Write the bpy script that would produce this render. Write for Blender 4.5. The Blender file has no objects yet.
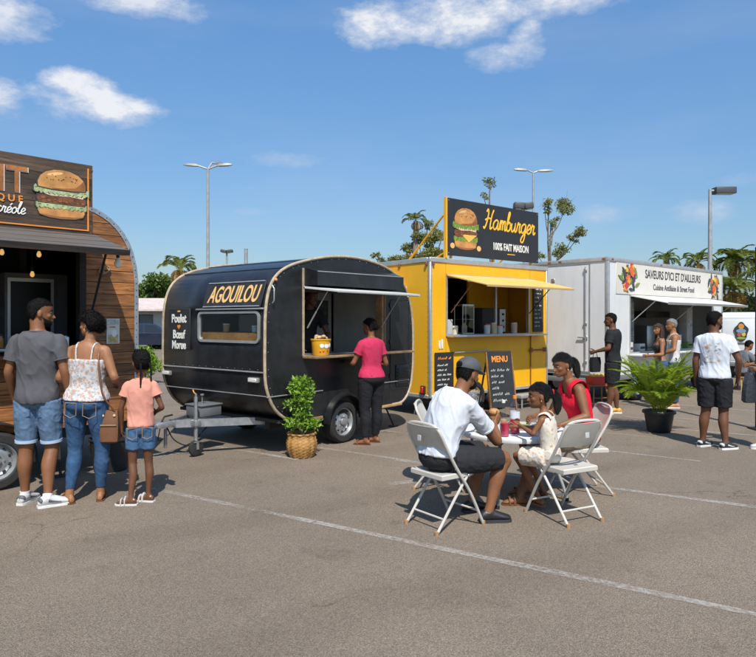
import bpy, bmesh, math, random
import numpy as np
from mathutils import Vector, Matrix, noise as mnoise
R = math.radians
SC = bpy.context.scene
COL = SC.collection
rng = random.Random(11)

# ------------------------------------------------------------------ camera
cam_d = bpy.data.cameras.new('camera')
cam_d.sensor_width = 36.0
cam_d.sensor_fit = 'HORIZONTAL'
cam_d.lens = 36.0 * 640.0 / 756.0
cam_d.shift_y = -8.5 / 756.0
cam_d.clip_start = 0.05
cam_d.clip_end = 3000
cam = bpy.data.objects.new('camera', cam_d)
COL.objects.link(cam)
cam.location = (0, 0, 1.65)
cam.rotation_euler = (R(90), 0, 0)
SC.camera = cam

# ------------------------------------------------------------------ light
SUN_EL = R(54)
SUN_H = Vector((0.15, -0.99)).normalized()          # horizontal direction towards the sun
sun_vec = Vector((SUN_H.x * math.cos(SUN_EL), SUN_H.y * math.cos(SUN_EL), math.sin(SUN_EL)))
sl = bpy.data.lights.new('sun', 'SUN')
sl.energy = 4.6
sl.angle = R(0.53)
sl.color = (1.0, 0.955, 0.88)
so = bpy.data.objects.new('sun', sl)
COL.objects.link(so)
so.rotation_euler = (-sun_vec).to_track_quat('-Z', 'Y').to_euler()
so.location = (20, -40, 60)
SC.view_settings.view_transform = 'Standard'
SC.view_settings.look = 'None'
SC.view_settings.exposure = 0.28
SC.view_settings.gamma = 1.0
SC.view_settings.use_curve_mapping = False

# ------------------------------------------------------------------ sky
W = bpy.data.worlds.new('World')
SC.world = W
W.use_nodes = True
nt = W.node_tree
nt.nodes.clear()
def N(t, typ, **kw):
    n = t.nodes.new(typ)
    for k, v in kw.items():
        setattr(n, k, v)
    return n
def mth(t, op, a, b=None, c=None, clamp=False):
    n = t.nodes.new('ShaderNodeMath')
    n.operation = op
    n.use_clamp = clamp
    for i, x in enumerate((a, b, c)):
        if x is None:
            continue
        if isinstance(x, (int, float)):
            n.inputs[i].default_value = x
        else:
            t.links.new(x, n.inputs[i])
    return n.outputs[0]
sky = N(nt, 'ShaderNodeTexSky', sky_type='NISHITA')
sky.sun_disc = False
sky.sun_elevation = SUN_EL
sky.sun_rotation = math.atan2(SUN_H.x, SUN_H.y)
sky.altitude = 0
sky.air_density = 1.0
sky.dust_density = 1.0
sky.ozone_density = 1.6
tc = N(nt, 'ShaderNodeTexCoord')
sep = N(nt, 'ShaderNodeSeparateXYZ')
nt.links.new(tc.outputs['Generated'], sep.inputs[0])
X, Y, Z = sep.outputs
az = mth(nt, 'ARCTAN2', X, Y)
el = mth(nt, 'ARCSINE', Z)
nz1 = N(nt, 'ShaderNodeTexNoise')
nz1.inputs['Scale'].default_value = 9.0
nz1.inputs['Detail'].default_value = 7.0
nz1.inputs['Roughness'].default_value = 0.64
mp = N(nt, 'ShaderNodeMapping')
mp.inputs['Scale'].default_value = (1.0, 1.0, 2.0)
nt.links.new(tc.outputs['Generated'], mp.inputs[0])
nt.links.new(mp.outputs[0], nz1.inputs['Vector'])
nv = mth(nt, 'SUBTRACT', nz1.outputs[0], 0.5)
# cumulus puffs: azimuth, elevation, half-width, half-height (radians), strength
puffs = [
    (0.12, 0.448, 0.14, 0.045, 1.0), (0.015, 0.437, 0.075, 0.036, 1.0), (0.29, 0.455, 0.13, 0.032, 0.9),
    (0.19, 0.383, 0.06, 0.020, 0.75), (0.228, 0.405, 0.030, 0.030, 0.8),
    (-0.42, 0.296, 0.10, 0.026, 1.0), (-0.43, 0.316, 0.055, 0.026, 1.0), (-0.54, 0.292, 0.10, 0.026, 0.95),
    (-0.54, 0.392, 0.075, 0.040, 0.85), (-0.40, 0.437, 0.13, 0.022, 0.85),
    (-0.13, 0.243, 0.065, 0.013, 0.42), (-0.20, 0.165, 0.04, 0.008, 0.3), (0.34, 0.155, 0.06, 0.016, 0.42), (0.46, 0.150, 0.05, 0.018, 0.45), (-0.06, 0.205, 0.06, 0.009, 0.22), (0.52, 0.19, 0.06, 0.012, 0.3),
    (0.85, 0.36, 0.13, 0.04, 0.9), (1.2, 0.25, 0.16, 0.03, 0.8), (1.9, 0.40, 0.2, 0.06, 1.0), (2.8, 0.35, 0.2, 0.05, 0.9), (-2.2, 0.42, 0.18, 0.05, 1.0), (-1.05, 0.38, 0.16, 0.045, 0.9), (0.3, 0.85, 0.25, 0.08, 0.8),
]
dens = None
shade = None
for a, e, w, h, s in puffs:
    da = mth(nt, 'DIVIDE', mth(nt, 'SUBTRACT', az, a), w)
    de = mth(nt, 'DIVIDE', mth(nt, 'SUBTRACT', el, e), h)
    r2 = mth(nt, 'ADD', mth(nt, 'MULTIPLY', da, da), mth(nt, 'MULTIPLY', de, de))
    d = mth(nt, 'ADD', mth(nt, 'SUBTRACT', 1.0, r2), mth(nt, 'MULTIPLY', nv, 5.0))
    d = mth(nt, 'MULTIPLY', mth(nt, 'MULTIPLY', d, 0.72, clamp=True), s)
    sh = mth(nt, 'MULTIPLY', d, mth(nt, 'ADD', mth(nt, 'ADD', mth(nt, 'MULTIPLY', de, 0.35), mth(nt, 'MULTIPLY', nv, 2.6)), 0.5, clamp=True))
    dens = d if dens is None else mth(nt, 'MAXIMUM', dens, d)
    shade = sh if shade is None else mth(nt, 'MAXIMUM', shade, sh)
# thin high veil everywhere
nz2 = N(nt, 'ShaderNodeTexNoise')
nz2.inputs['Scale'].default_value = 2.2
nz2.inputs['Detail'].default_value = 6.0
mp2 = N(nt, 'ShaderNodeMapping')
mp2.inputs['Scale'].default_value = (1.0, 1.0, 4.5)
nt.links.new(tc.outputs['Generated'], mp2.inputs[0])
nt.links.new(mp2.outputs[0], nz2.inputs['Vector'])
veil = mth(nt, 'MULTIPLY', mth(nt, 'SUBTRACT', nz2.outputs[0], 0.48), 0.75, clamp=True)
dens = mth(nt, 'MAXIMUM', dens, veil)
up = mth(nt, 'GREATER_THAN', Z, 0.0)
dens = mth(nt, 'MULTIPLY', dens, up)
ccol = N(nt, 'ShaderNodeMixRGB')
ccol.inputs[1].default_value = (4.6, 5.2, 6.4, 1)
ccol.inputs[2].default_value = (7.7, 7.7, 7.8, 1)
nt.links.new(mth(nt, 'MULTIPLY', shade, 1.4, clamp=True), ccol.inputs[0])
skt = N(nt, 'ShaderNodeMixRGB', blend_type='MULTIPLY')
skt.inputs[0].default_value = 1.0
skt.inputs[2].default_value = (0.97, 1.10, 1.20, 1)
nt.links.new(sky.outputs[0], skt.inputs[1])
# deeper blue higher up, a little less glare low down, all the way round
lowf = N(nt, 'ShaderNodeMapRange')
lowf.inputs[1].default_value = 0.0
lowf.inputs[2].default_value = 0.45
nt.links.new(Z, lowf.inputs[0])
grd = N(nt, 'ShaderNodeMixRGB')
grd.inputs[1].default_value = (0.74, 0.70, 0.675, 1)
grd.inputs[2].default_value = (0.95, 1.20, 1.30, 1)
nt.links.new(lowf.outputs[0], grd.inputs[0])
sks = N(nt, 'ShaderNodeVectorMath', operation='MULTIPLY')
nt.links.new(skt.outputs[0], sks.inputs[0])
nt.links.new(grd.outputs[0], sks.inputs[1])
mixs = N(nt, 'ShaderNodeMixRGB')
nt.links.new(mth(nt, 'MULTIPLY', dens, 0.88), mixs.inputs[0])
nt.links.new(sks.outputs[0], mixs.inputs[1])
nt.links.new(ccol.outputs[0], mixs.inputs[2])
bg = N(nt, 'ShaderNodeBackground')
bg.inputs[1].default_value = 0.10
nt.links.new(mixs.outputs[0], bg.inputs[0])
W.cycles.sampling_method = 'MANUAL'
W.cycles.sample_map_resolution = 256
wo = N(nt, 'ShaderNodeOutputWorld')
nt.links.new(bg.outputs[0], wo.inputs[0])

# ------------------------------------------------------------------ helpers: tags
def tag(o, label=None, cat=None, group=None, kind=None):
    if label: o['label'] = label
    if cat: o['category'] = cat
    if group: o['group'] = group
    if kind: o['kind'] = kind
    return o
def empty(name, loc=(0, 0, 0), rz=0.0, label=None, cat=None, group=None):
    o = bpy.data.objects.new(name, None)
    o.empty_display_size = 0.2
    COL.objects.link(o)
    o.location = loc
    o.rotation_euler = (0, 0, rz)
    return tag(o, label, cat, group)
def kids(o):
    return [c for c in bpy.data.objects if c.parent == o]
def copy_tree(o, parent=None, tree=None):
    c = o.copy()
    COL.objects.link(c)
    c.parent = parent
    for ch in list(o.children):
        copy_tree(ch, c)
    return c

# ------------------------------------------------------------------ helpers: materials
MATS = {}
def mat(name, col, rough=0.6, metal=0.0, var=0.12, vscale=6.0, bump=0.0, bscale=40.0, dirt=0.0, dcol=(0.12, 0.09, 0.06), spec=0.5,
        rand=0.0, sss=0.0, coat=0.0, stretch=(1, 1, 1), trans=0.0, emit=None, estr=0.0, dscale=3.0):
    if name in MATS:
        return MATS[name]
    m = bpy.data.materials.new(name)
    m.use_nodes = True
    t = m.node_tree
    b = t.nodes['Principled BSDF']
    b.inputs['Roughness'].default_value = rough
    b.inputs['Metallic'].default_value = metal
    b.inputs['Specular IOR Level'].default_value = spec
    if coat: b.inputs['Coat Weight'].default_value = coat
    if sss:
        b.inputs['Subsurface Weight'].default_value = sss
        b.inputs['Subsurface Radius'].default_value = (0.012, 0.005, 0.003)
        b.inputs['Subsurface Scale'].default_value = 1.0
    if trans: b.inputs['Transmission Weight'].default_value = trans
    if emit:
        b.inputs['Emission Color'].default_value = (*emit, 1)
        b.inputs['Emission Strength'].default_value = estr
    c = t.nodes.new('ShaderNodeTexCoord')
    mp = t.nodes.new('ShaderNodeMapping')
    mp.inputs['Scale'].default_value = stretch
    t.links.new(c.outputs['Object'], mp.inputs[0])
    vec = mp.outputs[0]
    if rand:
        oi = t.nodes.new('ShaderNodeObjectInfo')
        cb = t.nodes.new('ShaderNodeVectorMath')
        cb.operation = 'ADD'
        sc = t.nodes.new('ShaderNodeVectorMath')
        sc.operation = 'SCALE'
        sc.inputs[0].default_value = (37, 53, 71)
        t.links.new(oi.outputs['Random'], sc.inputs['Scale'])
        t.links.new(vec, cb.inputs[0])
        t.links.new(sc.outputs[0], cb.inputs[1])
        vec = cb.outputs[0]
    nz = t.nodes.new('ShaderNodeTexNoise')
    nz.inputs['Scale'].default_value = vscale
    nz.inputs['Detail'].default_value = 6
    nz.inputs['Roughness'].default_value = 0.6
    t.links.new(vec, nz.inputs['Vector'])
    mx = t.nodes.new('ShaderNodeMixRGB')
    mx.inputs[1].default_value = (*[x * (1 - var) for x in col], 1)
    mx.inputs[2].default_value = (*[min(1, x * (1 + var)) for x in col], 1)
    rp = t.nodes.new('ShaderNodeMapRange')
    rp.inputs[1].default_value = 0.3
    rp.inputs[2].default_value = 0.7
    t.links.new(nz.outputs[0], rp.inputs[0])
    t.links.new(rp.outputs[0], mx.inputs[0])
    out = mx.outputs[0]
    if rand:
        hs = t.nodes.new('ShaderNodeHueSaturation')
        v = mth(t, 'ADD', 1.0 - rand, mth(t, 'MULTIPLY', oi.outputs['Random'], 2 * rand))
        t.links.new(v, hs.inputs['Value'])
        t.links.new(out, hs.inputs['Color'])
        out = hs.outputs[0]
    if dirt:
        nd = t.nodes.new('ShaderNodeTexNoise')
        nd.inputs['Scale'].default_value = dscale
        nd.inputs['Detail'].default_value = 9
        nd.inputs['Roughness'].default_value = 0.7
        t.links.new(vec, nd.inputs['Vector'])
        r2 = t.nodes.new('ShaderNodeMapRange')
        r2.inputs[1].default_value = 0.5
        r2.inputs[2].default_value = 0.75
        r2.inputs[4].default_value = dirt
        t.links.new(nd.outputs[0], r2.inputs[0])
        m2 = t.nodes.new('ShaderNodeMixRGB')
        m2.inputs[2].default_value = (*dcol, 1)
        t.links.new(r2.outputs[0], m2.inputs[0])
        t.links.new(out, m2.inputs[1])
        out = m2.outputs[0]
    t.links.new(out, b.inputs['Base Color'])
    if rough > 0.08 and not trans:
        t.links.new(mth(t, 'ADD', rough - 0.06, mth(t, 'MULTIPLY', nz.outputs[0], 0.12)), b.inputs['Roughness'])
    if bump:
        nb = t.nodes.new('ShaderNodeTexNoise')
        nb.inputs['Scale'].default_value = bscale
        nb.inputs['Detail'].default_value = 5
        t.links.new(vec, nb.inputs['Vector'])
        bp = t.nodes.new('ShaderNodeBump')
        bp.inputs['Strength'].default_value = bump
        bp.inputs['Distance'].default_value = 0.02
        t.links.new(nb.outputs[0], bp.inputs['Height'])
        t.links.new(bp.outputs[0], b.inputs['Normal'])
    MATS[name] = m
    return m
def wood(name, c1, c2, grain=1.0, rough=0.65, rand=0.35, axis=0):
    """board wood: grain runs along the given local axis"""
    if name in MATS:
        return MATS[name]
    m = bpy.data.materials.new(name)
    m.use_nodes = True
    t = m.node_tree
    b = t.nodes['Principled BSDF']
    b.inputs['Roughness'].default_value = rough
    c = t.nodes.new('ShaderNodeTexCoord')
    oi = t.nodes.new('ShaderNodeObjectInfo')
    sc = t.nodes.new('ShaderNodeVectorMath'); sc.operation = 'SCALE'
    sc.inputs[0].default_value = (31, 47, 67)
    t.links.new(oi.outputs['Random'], sc.inputs['Scale'])
    ad = t.nodes.new('ShaderNodeVectorMath'); ad.operation = 'ADD'
    t.links.new(c.outputs['Object'], ad.inputs[0]); t.links.new(sc.outputs[0], ad.inputs[1])
    mp = t.nodes.new('ShaderNodeMapping')
    s = [14.0 * grain] * 3
    s[axis] = 1.1 * grain
    mp.inputs['Scale'].default_value = s
    t.links.new(ad.outputs[0], mp.inputs[0])
    nz = t.nodes.new('ShaderNodeTexNoise')
    nz.inputs['Scale'].default_value = 2.5
    nz.inputs['Detail'].default_value = 9
    nz.inputs['Roughness'].default_value = 0.68
    nz.inputs['Distortion'].default_value = 0.8
    t.links.new(mp.outputs[0], nz.inputs['Vector'])
    rp = t.nodes.new('ShaderNodeValToRGB')
    rp.color_ramp.elements[0].position = 0.33
    rp.color_ramp.elements[0].color = (*c1, 1)
    rp.color_ramp.elements[1].position = 0.66
    rp.color_ramp.elements[1].color = (*c2, 1)
    t.links.new(nz.outputs[0], rp.inputs[0])
    nz2 = t.nodes.new('ShaderNodeTexNoise')
    nz2.inputs['Scale'].default_value = 3.0
    nz2.inputs['Detail'].default_value = 6
    t.links.new(ad.outputs[0], nz2.inputs['Vector'])
    st = t.nodes.new('ShaderNodeMapRange')
    st.inputs[1].default_value = 0.35; st.inputs[2].default_value = 0.7
    st.inputs[3].default_value = 0.55; st.inputs[4].default_value = 1.15
    t.links.new(nz2.outputs[0], st.inputs[0])
    hs = t.nodes.new('ShaderNodeHueSaturation')
    v = mth(t, 'MULTIPLY', st.outputs[0], mth(t, 'ADD', 1.0 - rand, mth(t, 'MULTIPLY', oi.outputs['Random'], 2 * rand)))
    t.links.new(v, hs.inputs['Value'])
    t.links.new(rp.outputs[0], hs.inputs['Color'])
    t.links.new(hs.outputs[0], b.inputs['Base Color'])
    bp = t.nodes.new('ShaderNodeBump')
    bp.inputs['Strength'].default_value = 0.35
    bp.inputs['Distance'].default_value = 0.01
    t.links.new(nz.outputs[0], bp.inputs['Height'])
    t.links.new(bp.outputs[0], b.inputs['Normal'])
    MATS[name] = m
    return m
def glass(name, tint=(0.9, 0.95, 0.95), rough=0.03, alpha=0.25):
    """thin pane: mostly see-through with a sharp reflection"""
    if name in MATS:
        return MATS[name]
    m = bpy.data.materials.new(name)
    m.use_nodes = True
    t = m.node_tree
    t.nodes.clear()
    tr = t.nodes.new('ShaderNodeBsdfTransparent')
    tr.inputs[0].default_value = (*tint, 1)
    gl = t.nodes.new('ShaderNodeBsdfGlossy')
    gl.inputs['Roughness'].default_value = rough
    fr = t.nodes.new('ShaderNodeLayerWeight')
    fr.inputs[0].default_value = 0.5
    mx = t.nodes.new('ShaderNodeMixShader')
    t.links.new(mth(t, 'ADD', mth(t, 'MULTIPLY', mth(t, 'POWER', fr.outputs['Facing'], 4.0), 0.8), 0.04 + alpha * 0.1), mx.inputs[0])
    t.links.new(tr.outputs[0], mx.inputs[1])
    t.links.new(gl.outputs[0], mx.inputs[2])
    o = t.nodes.new('ShaderNodeOutputMaterial')
    t.links.new(mx.outputs[0], o.inputs[0])
    MATS[name] = m
    return m

# ------------------------------------------------------------------ helpers: meshes
def crom(pts, k=4, closed=False):
    """Catmull-Rom through points (any dimension)"""
    P = [np.array(p, float) for p in pts]
    n = len(P)
    out = []
    rngk = range(n if closed else n - 1)
    for i in rngk:
        p1, p2 = P[i], P[(i + 1) % n]
        p0 = P[i - 1] if (i > 0 or closed) else 2 * p1 - p2
        p3 = P[(i + 2) % n] if (i + 2 < n or closed) else 2 * p2 - p1
        for j in range(k):
            u = j / k
            out.append(0.5 * ((2 * p1) + (-p0 + p2) * u + (2 * p0 - 5 * p1 + 4 * p2 - p3) * u * u + (-p0 + 3 * p1 - 3 * p2 + p3) * u ** 3))
    if not closed:
        out.append(P[-1])
    return out
class MB:
    def __init__(s):
        s.v = []; s.f = []; s.mi = []
    def add(s, verts, faces, m=0, M=None):
        o = len(s.v)
        if M is not None:
            verts = [M @ Vector(p) for p in verts]
        s.v += [(float(p[0]), float(p[1]), float(p[2])) for p in verts]
        s.f += [tuple(i + o for i in f) for f in faces]
        s.mi += [m] * len(faces)
        return s
    def box(s, x0, x1, y0, y1, z0, z1, m=0, M=None):
        v = [(x, y, z) for z in (z0, z1) for y in (y0, y1) for x in (x0, x1)]
        return s.add(v, [(0, 2, 3, 1), (4, 5, 7, 6), (0, 1, 5, 4), (2, 6, 7, 3), (0, 4, 6, 2), (1, 3, 7, 5)], m, M)
    def rbox(s, x0, x1, y0, y1, z0, z1, r=0.01, seg=2, m=0, M=None):
        bm = bmesh.new()
        bmesh.ops.create_cube(bm, size=1.0)
        for v in bm.verts:
            v.co = ((x0 + x1) / 2 + v.co.x * (x1 - x0), (y0 + y1) / 2 + v.co.y * (y1 - y0), (z0 + z1) / 2 + v.co.z * (z1 - z0))
        bmesh.ops.bevel(bm, geom=bm.edges[:], offset=r, segments=seg, profile=0.5, affect='EDGES')
        bm.verts.index_update()
        s.add([v.co.copy() for v in bm.verts], [[v.index for v in f.verts] for f in bm.faces], m, M)
        bm.free()
        return s
    def loft(s, rings, m=0, cap=True, M=None, closed=False):
        n = len(rings[0])
        v = [p for r in rings for p in r]
        f = []
        K = len(rings)
        for i in range(K if closed else K - 1):
            a = i * n; b = ((i + 1) % K) * n
            for j in range(n):
                k = (j + 1) % n
                f.append((a + j, a + k, b + k, b + j))
        if cap and not closed:
            f.append(tuple(range(n - 1, -1, -1)))
            f.append(tuple(range((K - 1) * n, K * n)))
        return s.add(v, f, m, M)
    def tube(s, pts, r, n=8, m=0, M=None, ref=None, flat=1.0, closed=False):
        P = [Vector([float(c) for c in p[:3]]) for p in pts]
        K = len(P)
        rs = r if isinstance(r, (list, tuple)) else [r] * K
        rings = []
        side = None
        for i in range(K):
            if closed:
                t = P[(i + 1) % K] - P[i - 1]
            else:
                t = (P[min(i + 1, K - 1)] - P[max(i - 1, 0)])
            t.normalize()
            if side is None:
                q = Vector(ref) if ref is not None else (Vector((0, 0, 1)) if abs(t.z) < 0.9 else Vector((1, 0, 0)))
                side = (q - t * q.dot(t)).normalized()
            else:
                side = (side - t * side.dot(t))
                side = side.normalized() if side.length > 1e-6 else t.orthogonal().normalized()
            b = t.cross(side)
            rr = rs[i]
            ra, rb = (rr if isinstance(rr, (list, tuple)) else (rr * flat, rr))
            rings.append([P[i] + side * (ra * math.cos(2 * math.pi * j / n)) + b * (rb * math.sin(2 * math.pi * j / n)) for j in range(n)])
        return s.loft(rings, m, True, M, closed)
    def ell(s, c, rad, nu=12, nv=8, m=0, M=None):
        rx, ry, rz = rad if isinstance(rad, (list, tuple)) else (rad,) * 3
        v = [(c[0], c[1], c[2] - rz)]
        for i in range(1, nv):
            a = -math.pi / 2 + math.pi * i / nv
            for j in range(nu):
                b = 2 * math.pi * j / nu
                v.append((c[0] + rx * math.cos(a) * math.cos(b), c[1] + ry * math.cos(a) * math.sin(b), c[2] + rz * math.sin(a)))
        v.append((c[0], c[1], c[2] + rz))
        f = [(0, 1 + (j + 1) % nu, 1 + j) for j in range(nu)]
        for i in range(nv - 2):
            for j in range(nu):
                a = 1 + i * nu + j; b = 1 + i * nu + (j + 1) % nu
                f.append((a, b, b + nu, a + nu))
        L = len(v) - 1; o = 1 + (nv - 2) * nu
        f += [(L, o + j, o + (j + 1) % nu) for j in range(nu)]
        return s.add(v, f, m, M)
    def lathe(s, prof, n=24, m=0, M=None, cap=True):
        return s.loft([[(r * math.cos(2 * math.pi * j / n), r * math.sin(2 * math.pi * j / n), z) for j in range(n)] for r, z in prof], m, cap, M)
    def prism(s, poly, d0, d1, m=0, M=None):
        """polygon in local x,z extruded along y from d0 to d1"""
        n = len(poly)
        v = [(p[0], d0, p[1]) for p in poly] + [(p[0], d1, p[1]) for p in poly]
        f = [tuple(range(n)), tuple(range(2 * n - 1, n - 1, -1))]
        f += [(i, i + n, (i + 1) % n + n, (i + 1) % n) for i in range(n)]
        return s.add(v, f, m, M)
    def mesh(s, name='m', smooth=40):
        me = bpy.data.meshes.new(name)
        me.from_pydata(s.v, [], s.f)
        me.update()
        bm = bmesh.new()
        bm.from_mesh(me)
        bmesh.ops.recalc_face_normals(bm, faces=bm.faces[:])
        bm.to_mesh(me)
        bm.free()
        if any(s.mi):
            me.polygons.foreach_set('material_index', s.mi)
        if smooth:
            me.polygons.foreach_set('use_smooth', [True] * len(me.polygons))
            me.set_sharp_from_angle(angle=R(smooth))
        return me
    def build(s, name, mats, parent=None, smooth=40, M=None):
        me = s.mesh(name, smooth)
        return put(name, me, mats, parent, M)
def put(name, me, mats, parent=None, M=None):
    if mats is not None and len(me.materials) == 0:
        for m in (mats if isinstance(mats, (list, tuple)) else [mats]):
            me.materials.append(m)
    o = bpy.data.objects.new(name, me)
    COL.objects.link(o)
    if parent is not None:
        o.parent = parent
    if M is not None:
        o.matrix_local = M if isinstance(M, Matrix) else Matrix.Translation(M)
    return o
def T(x, y, z):
    return Matrix.Translation((x, y, z))
def RZ(a):
    return Matrix.Rotation(R(a), 4, 'Z')
def RX(a):
    return Matrix.Rotation(R(a), 4, 'X')
def RY(a):
    return Matrix.Rotation(R(a), 4, 'Y')
def S(x, y, z):
    return Matrix.Diagonal((x, y, z, 1))
FACE = RX(90)                       # text plane (x right, y up) onto a side seen from -y
FACE_END = RZ(-90) @ RX(90)         # onto an end seen from -x
def text(name, txt, m, parent, M, size=0.2, sx=1.0, shear=0.0, bold=0.0, ext=0.002, align='CENTER'):
    cu = bpy.data.curves.new('t', 'FONT')
    cu.body = txt
    cu.size = size
    cu.shear = shear
    cu.offset = bold
    cu.extrude = ext
    cu.align_x = align
    cu.align_y = 'CENTER'
    cu.resolution_u = 4
    o = bpy.data.objects.new('t', cu)
    COL.objects.link(o)
    dg = bpy.context.evaluated_depsgraph_get()
    me = bpy.data.meshes.new_from_object(o.evaluated_get(dg))
    bpy.data.objects.remove(o)
    bpy.data.curves.remove(cu)
    me.transform(M @ S(sx, 1, 1))
    me.materials.clear()
    return put(name, me, m, parent)
LET = {
 'H': (1.35, [[(-.12, .2), (.05, 0), (.28, .5), (.42, 1.5), (.3, 2), (.1, 1.7)], [(1.15, 2.0), (.98, 1.5), (.88, .5), (.95, 0), (1.25, .2)], [(.02, .85), (.5, 1.08), (1.0, 1.0)]]),
 'a': (1.02, [[(.75, .85), (.45, 1), (.1, .75), (.05, .3), (.3, 0), (.6, .25), (.75, .9), (.72, .3), (.85, 0), (1.05, .25)]]),
 'm': (1.12, [[(0, .25), (.12, 1), (.2, .8), (.15, 0)], [(.15, .5), (.35, .97), (.5, .85), (.5, 0)], [(.5, .5), (.7, .97), (.87, .85), (.85, .2), (.98, 0), (1.15, .25)]]),
 'b': (.85, [[(0, .25), (.25, 1.3), (.35, 1.9), (.2, 2.0), (.1, 1.5), (.08, .3), (.3, 0), (.6, .2), (.62, .7), (.4, .95), (.2, .75)], [(.6, .55), (.85, .6)]]),
 'u': (.92, [[(0, .9), (.02, .3), (.2, 0), (.5, .3), (.6, .95), (.58, .3), (.7, 0), (.95, .25)]]),
 'r': (.74, [[(0, .25), (.15, 1.08), (.25, .85), (.5, .92), (.42, .5), (.45, .1), (.6, 0), (.78, .25)]]),
 'g': (1.0, [[(.75, .85), (.45, 1), (.1, .75), (.05, .3), (.3, 0), (.6, .25), (.75, .9), (.72, -.4), (.5, -1), (.15, -.85), (.35, -.35), (1.02, .25)]]),
 'e': (.72, [[(0, .25), (.5, .6), (.52, .88), (.28, 1), (.05, .6), (.12, .12), (.4, 0), (.75, .28)]]),
 'E': (.72, [[(0, .25), (.5, .6), (.52, .88), (.28, 1), (.05, .6), (.12, .12), (.4, 0), (.75, .28)], [(.3, 1.25), (.55, 1.6)]]),
 'o': (.8, [[(.4, 1), (.05, .7), (.1, .15), (.4, 0), (.66, .4), (.52, .9), (.4, 1), (.55, .8), (.83, .8)]]),
 'l': (.58, [[(0, .25), (.3, 1.3), (.4, 1.9), (.25, 2), (.12, 1.4), (.15, .3), (.35, 0), (.6, .25)]]),
 'c': (.7, [[(.55, .85), (.35, 1), (.06, .6), (.12, .12), (.4, 0), (.72, .28)]]),
}
def script(name, word, m, parent, M, unit, w, sh=0.22, gap=0.0):
    mb = MB()
    x = 0
    for ch in word:
        adv, strokes = LET[ch]
        for st in strokes:
            pts = crom([(x + p[0] + sh * p[1], p[1]) for p in st], 5)
            mb.tube([(p[0] * unit, 0, p[1] * unit) for p in pts], w, 6)
        x += adv + gap
    o = mb.build(name, m, parent)
    o.data.transform(M @ T(-x * unit / 2, 0, 0) @ S(1, 0.18, 1))
    return o
def scribble(mb, x0, x1, z, h, y, seed, w=0.006):
    """a chalk line too small to read: short upright wiggles with word gaps"""
    r = random.Random(seed)
    x = x0
    while x < x1:
        n = r.randint(3, 7)
        pts = []
        for i in range(n * 2):
            pts.append((x, z + (h if i % 2 else 0) * r.uniform(0.5, 1.1)))
            x += h * r.uniform(0.25, 0.45)
            if x > x1: break
        if len(pts) > 2:
            mb.tube([(p[0], y, p[1]) for p in pts], w, 4, flat=1.0)
        x += h * 0.9
    return mb
def fuse(mb, voxel, it=3, fac=0.5, extra=None):
    """overlapping closed shells -> one continuous skin"""
    me = bpy.data.meshes.new('f')
    me.from_pydata(mb.v, [], mb.f)
    me.update()
    o = bpy.data.objects.new('f', me)
    COL.objects.link(o)
    md = o.modifiers.new('r', 'REMESH')
    md.mode = 'VOXEL'
    md.voxel_size = voxel
    md.use_smooth_shade = True
    if it:
        sm = o.modifiers.new('s', 'SMOOTH')
        sm.iterations = it
        sm.factor = fac
    dg = bpy.context.evaluated_depsgraph_get()
    out = bpy.data.meshes.new_from_object(o.evaluated_get(dg))
    bpy.data.objects.remove(o)
    bpy.data.meshes.remove(me)
    if extra is not None and extra.v:
        bm = bmesh.new()
        bm.from_mesh(out)
        e = extra.mesh('x')
        bm.from_mesh(e)
        bm.to_mesh(out)
        bm.free()
        bpy.data.meshes.remove(e)
    out.polygons.foreach_set('use_smooth', [True] * len(out.polygons))
    out.materials.clear()
    return out
def wrinkle(me, amp, freq, seed=0, st=(1, 1, 0.45), ridge=True):
    n = len(me.vertices)
    co = np.empty(n * 3); me.vertices.foreach_get('co', co); co = co.reshape(-1, 3)
    no = np.empty(n * 3); me.vertices.foreach_get('normal', no); no = no.reshape(-1, 3)
    fx, fy, fz = [freq * q for q in st]
    d = np.empty(n)
    ns = mnoise.noise
    for i in range(n):
        c = co[i]
        # skew so folds run diagonally
        p = Vector((c[0] * fx + c[2] * fz * 0.5 + seed, c[1] * fy + seed * 1.7, c[2] * fz + c[0] * fx * 0.25))
        v = ns(p)
        if ridge:
            v = max(0.0, 1.0 - abs(v) * 2.2) ** 2 - 0.35
        d[i] = 0.12 + v * 0.7 + (max(0.0, 1.0 - abs(ns(p * 2.1 + Vector((3.1, 1.7, 9.2)))) * 2.4) ** 2 - 0.3) * 0.45
    co += no * (d * amp)[:, None]
    me.vertices.foreach_set('co', co.ravel())
    me.update()
    return me

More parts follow.
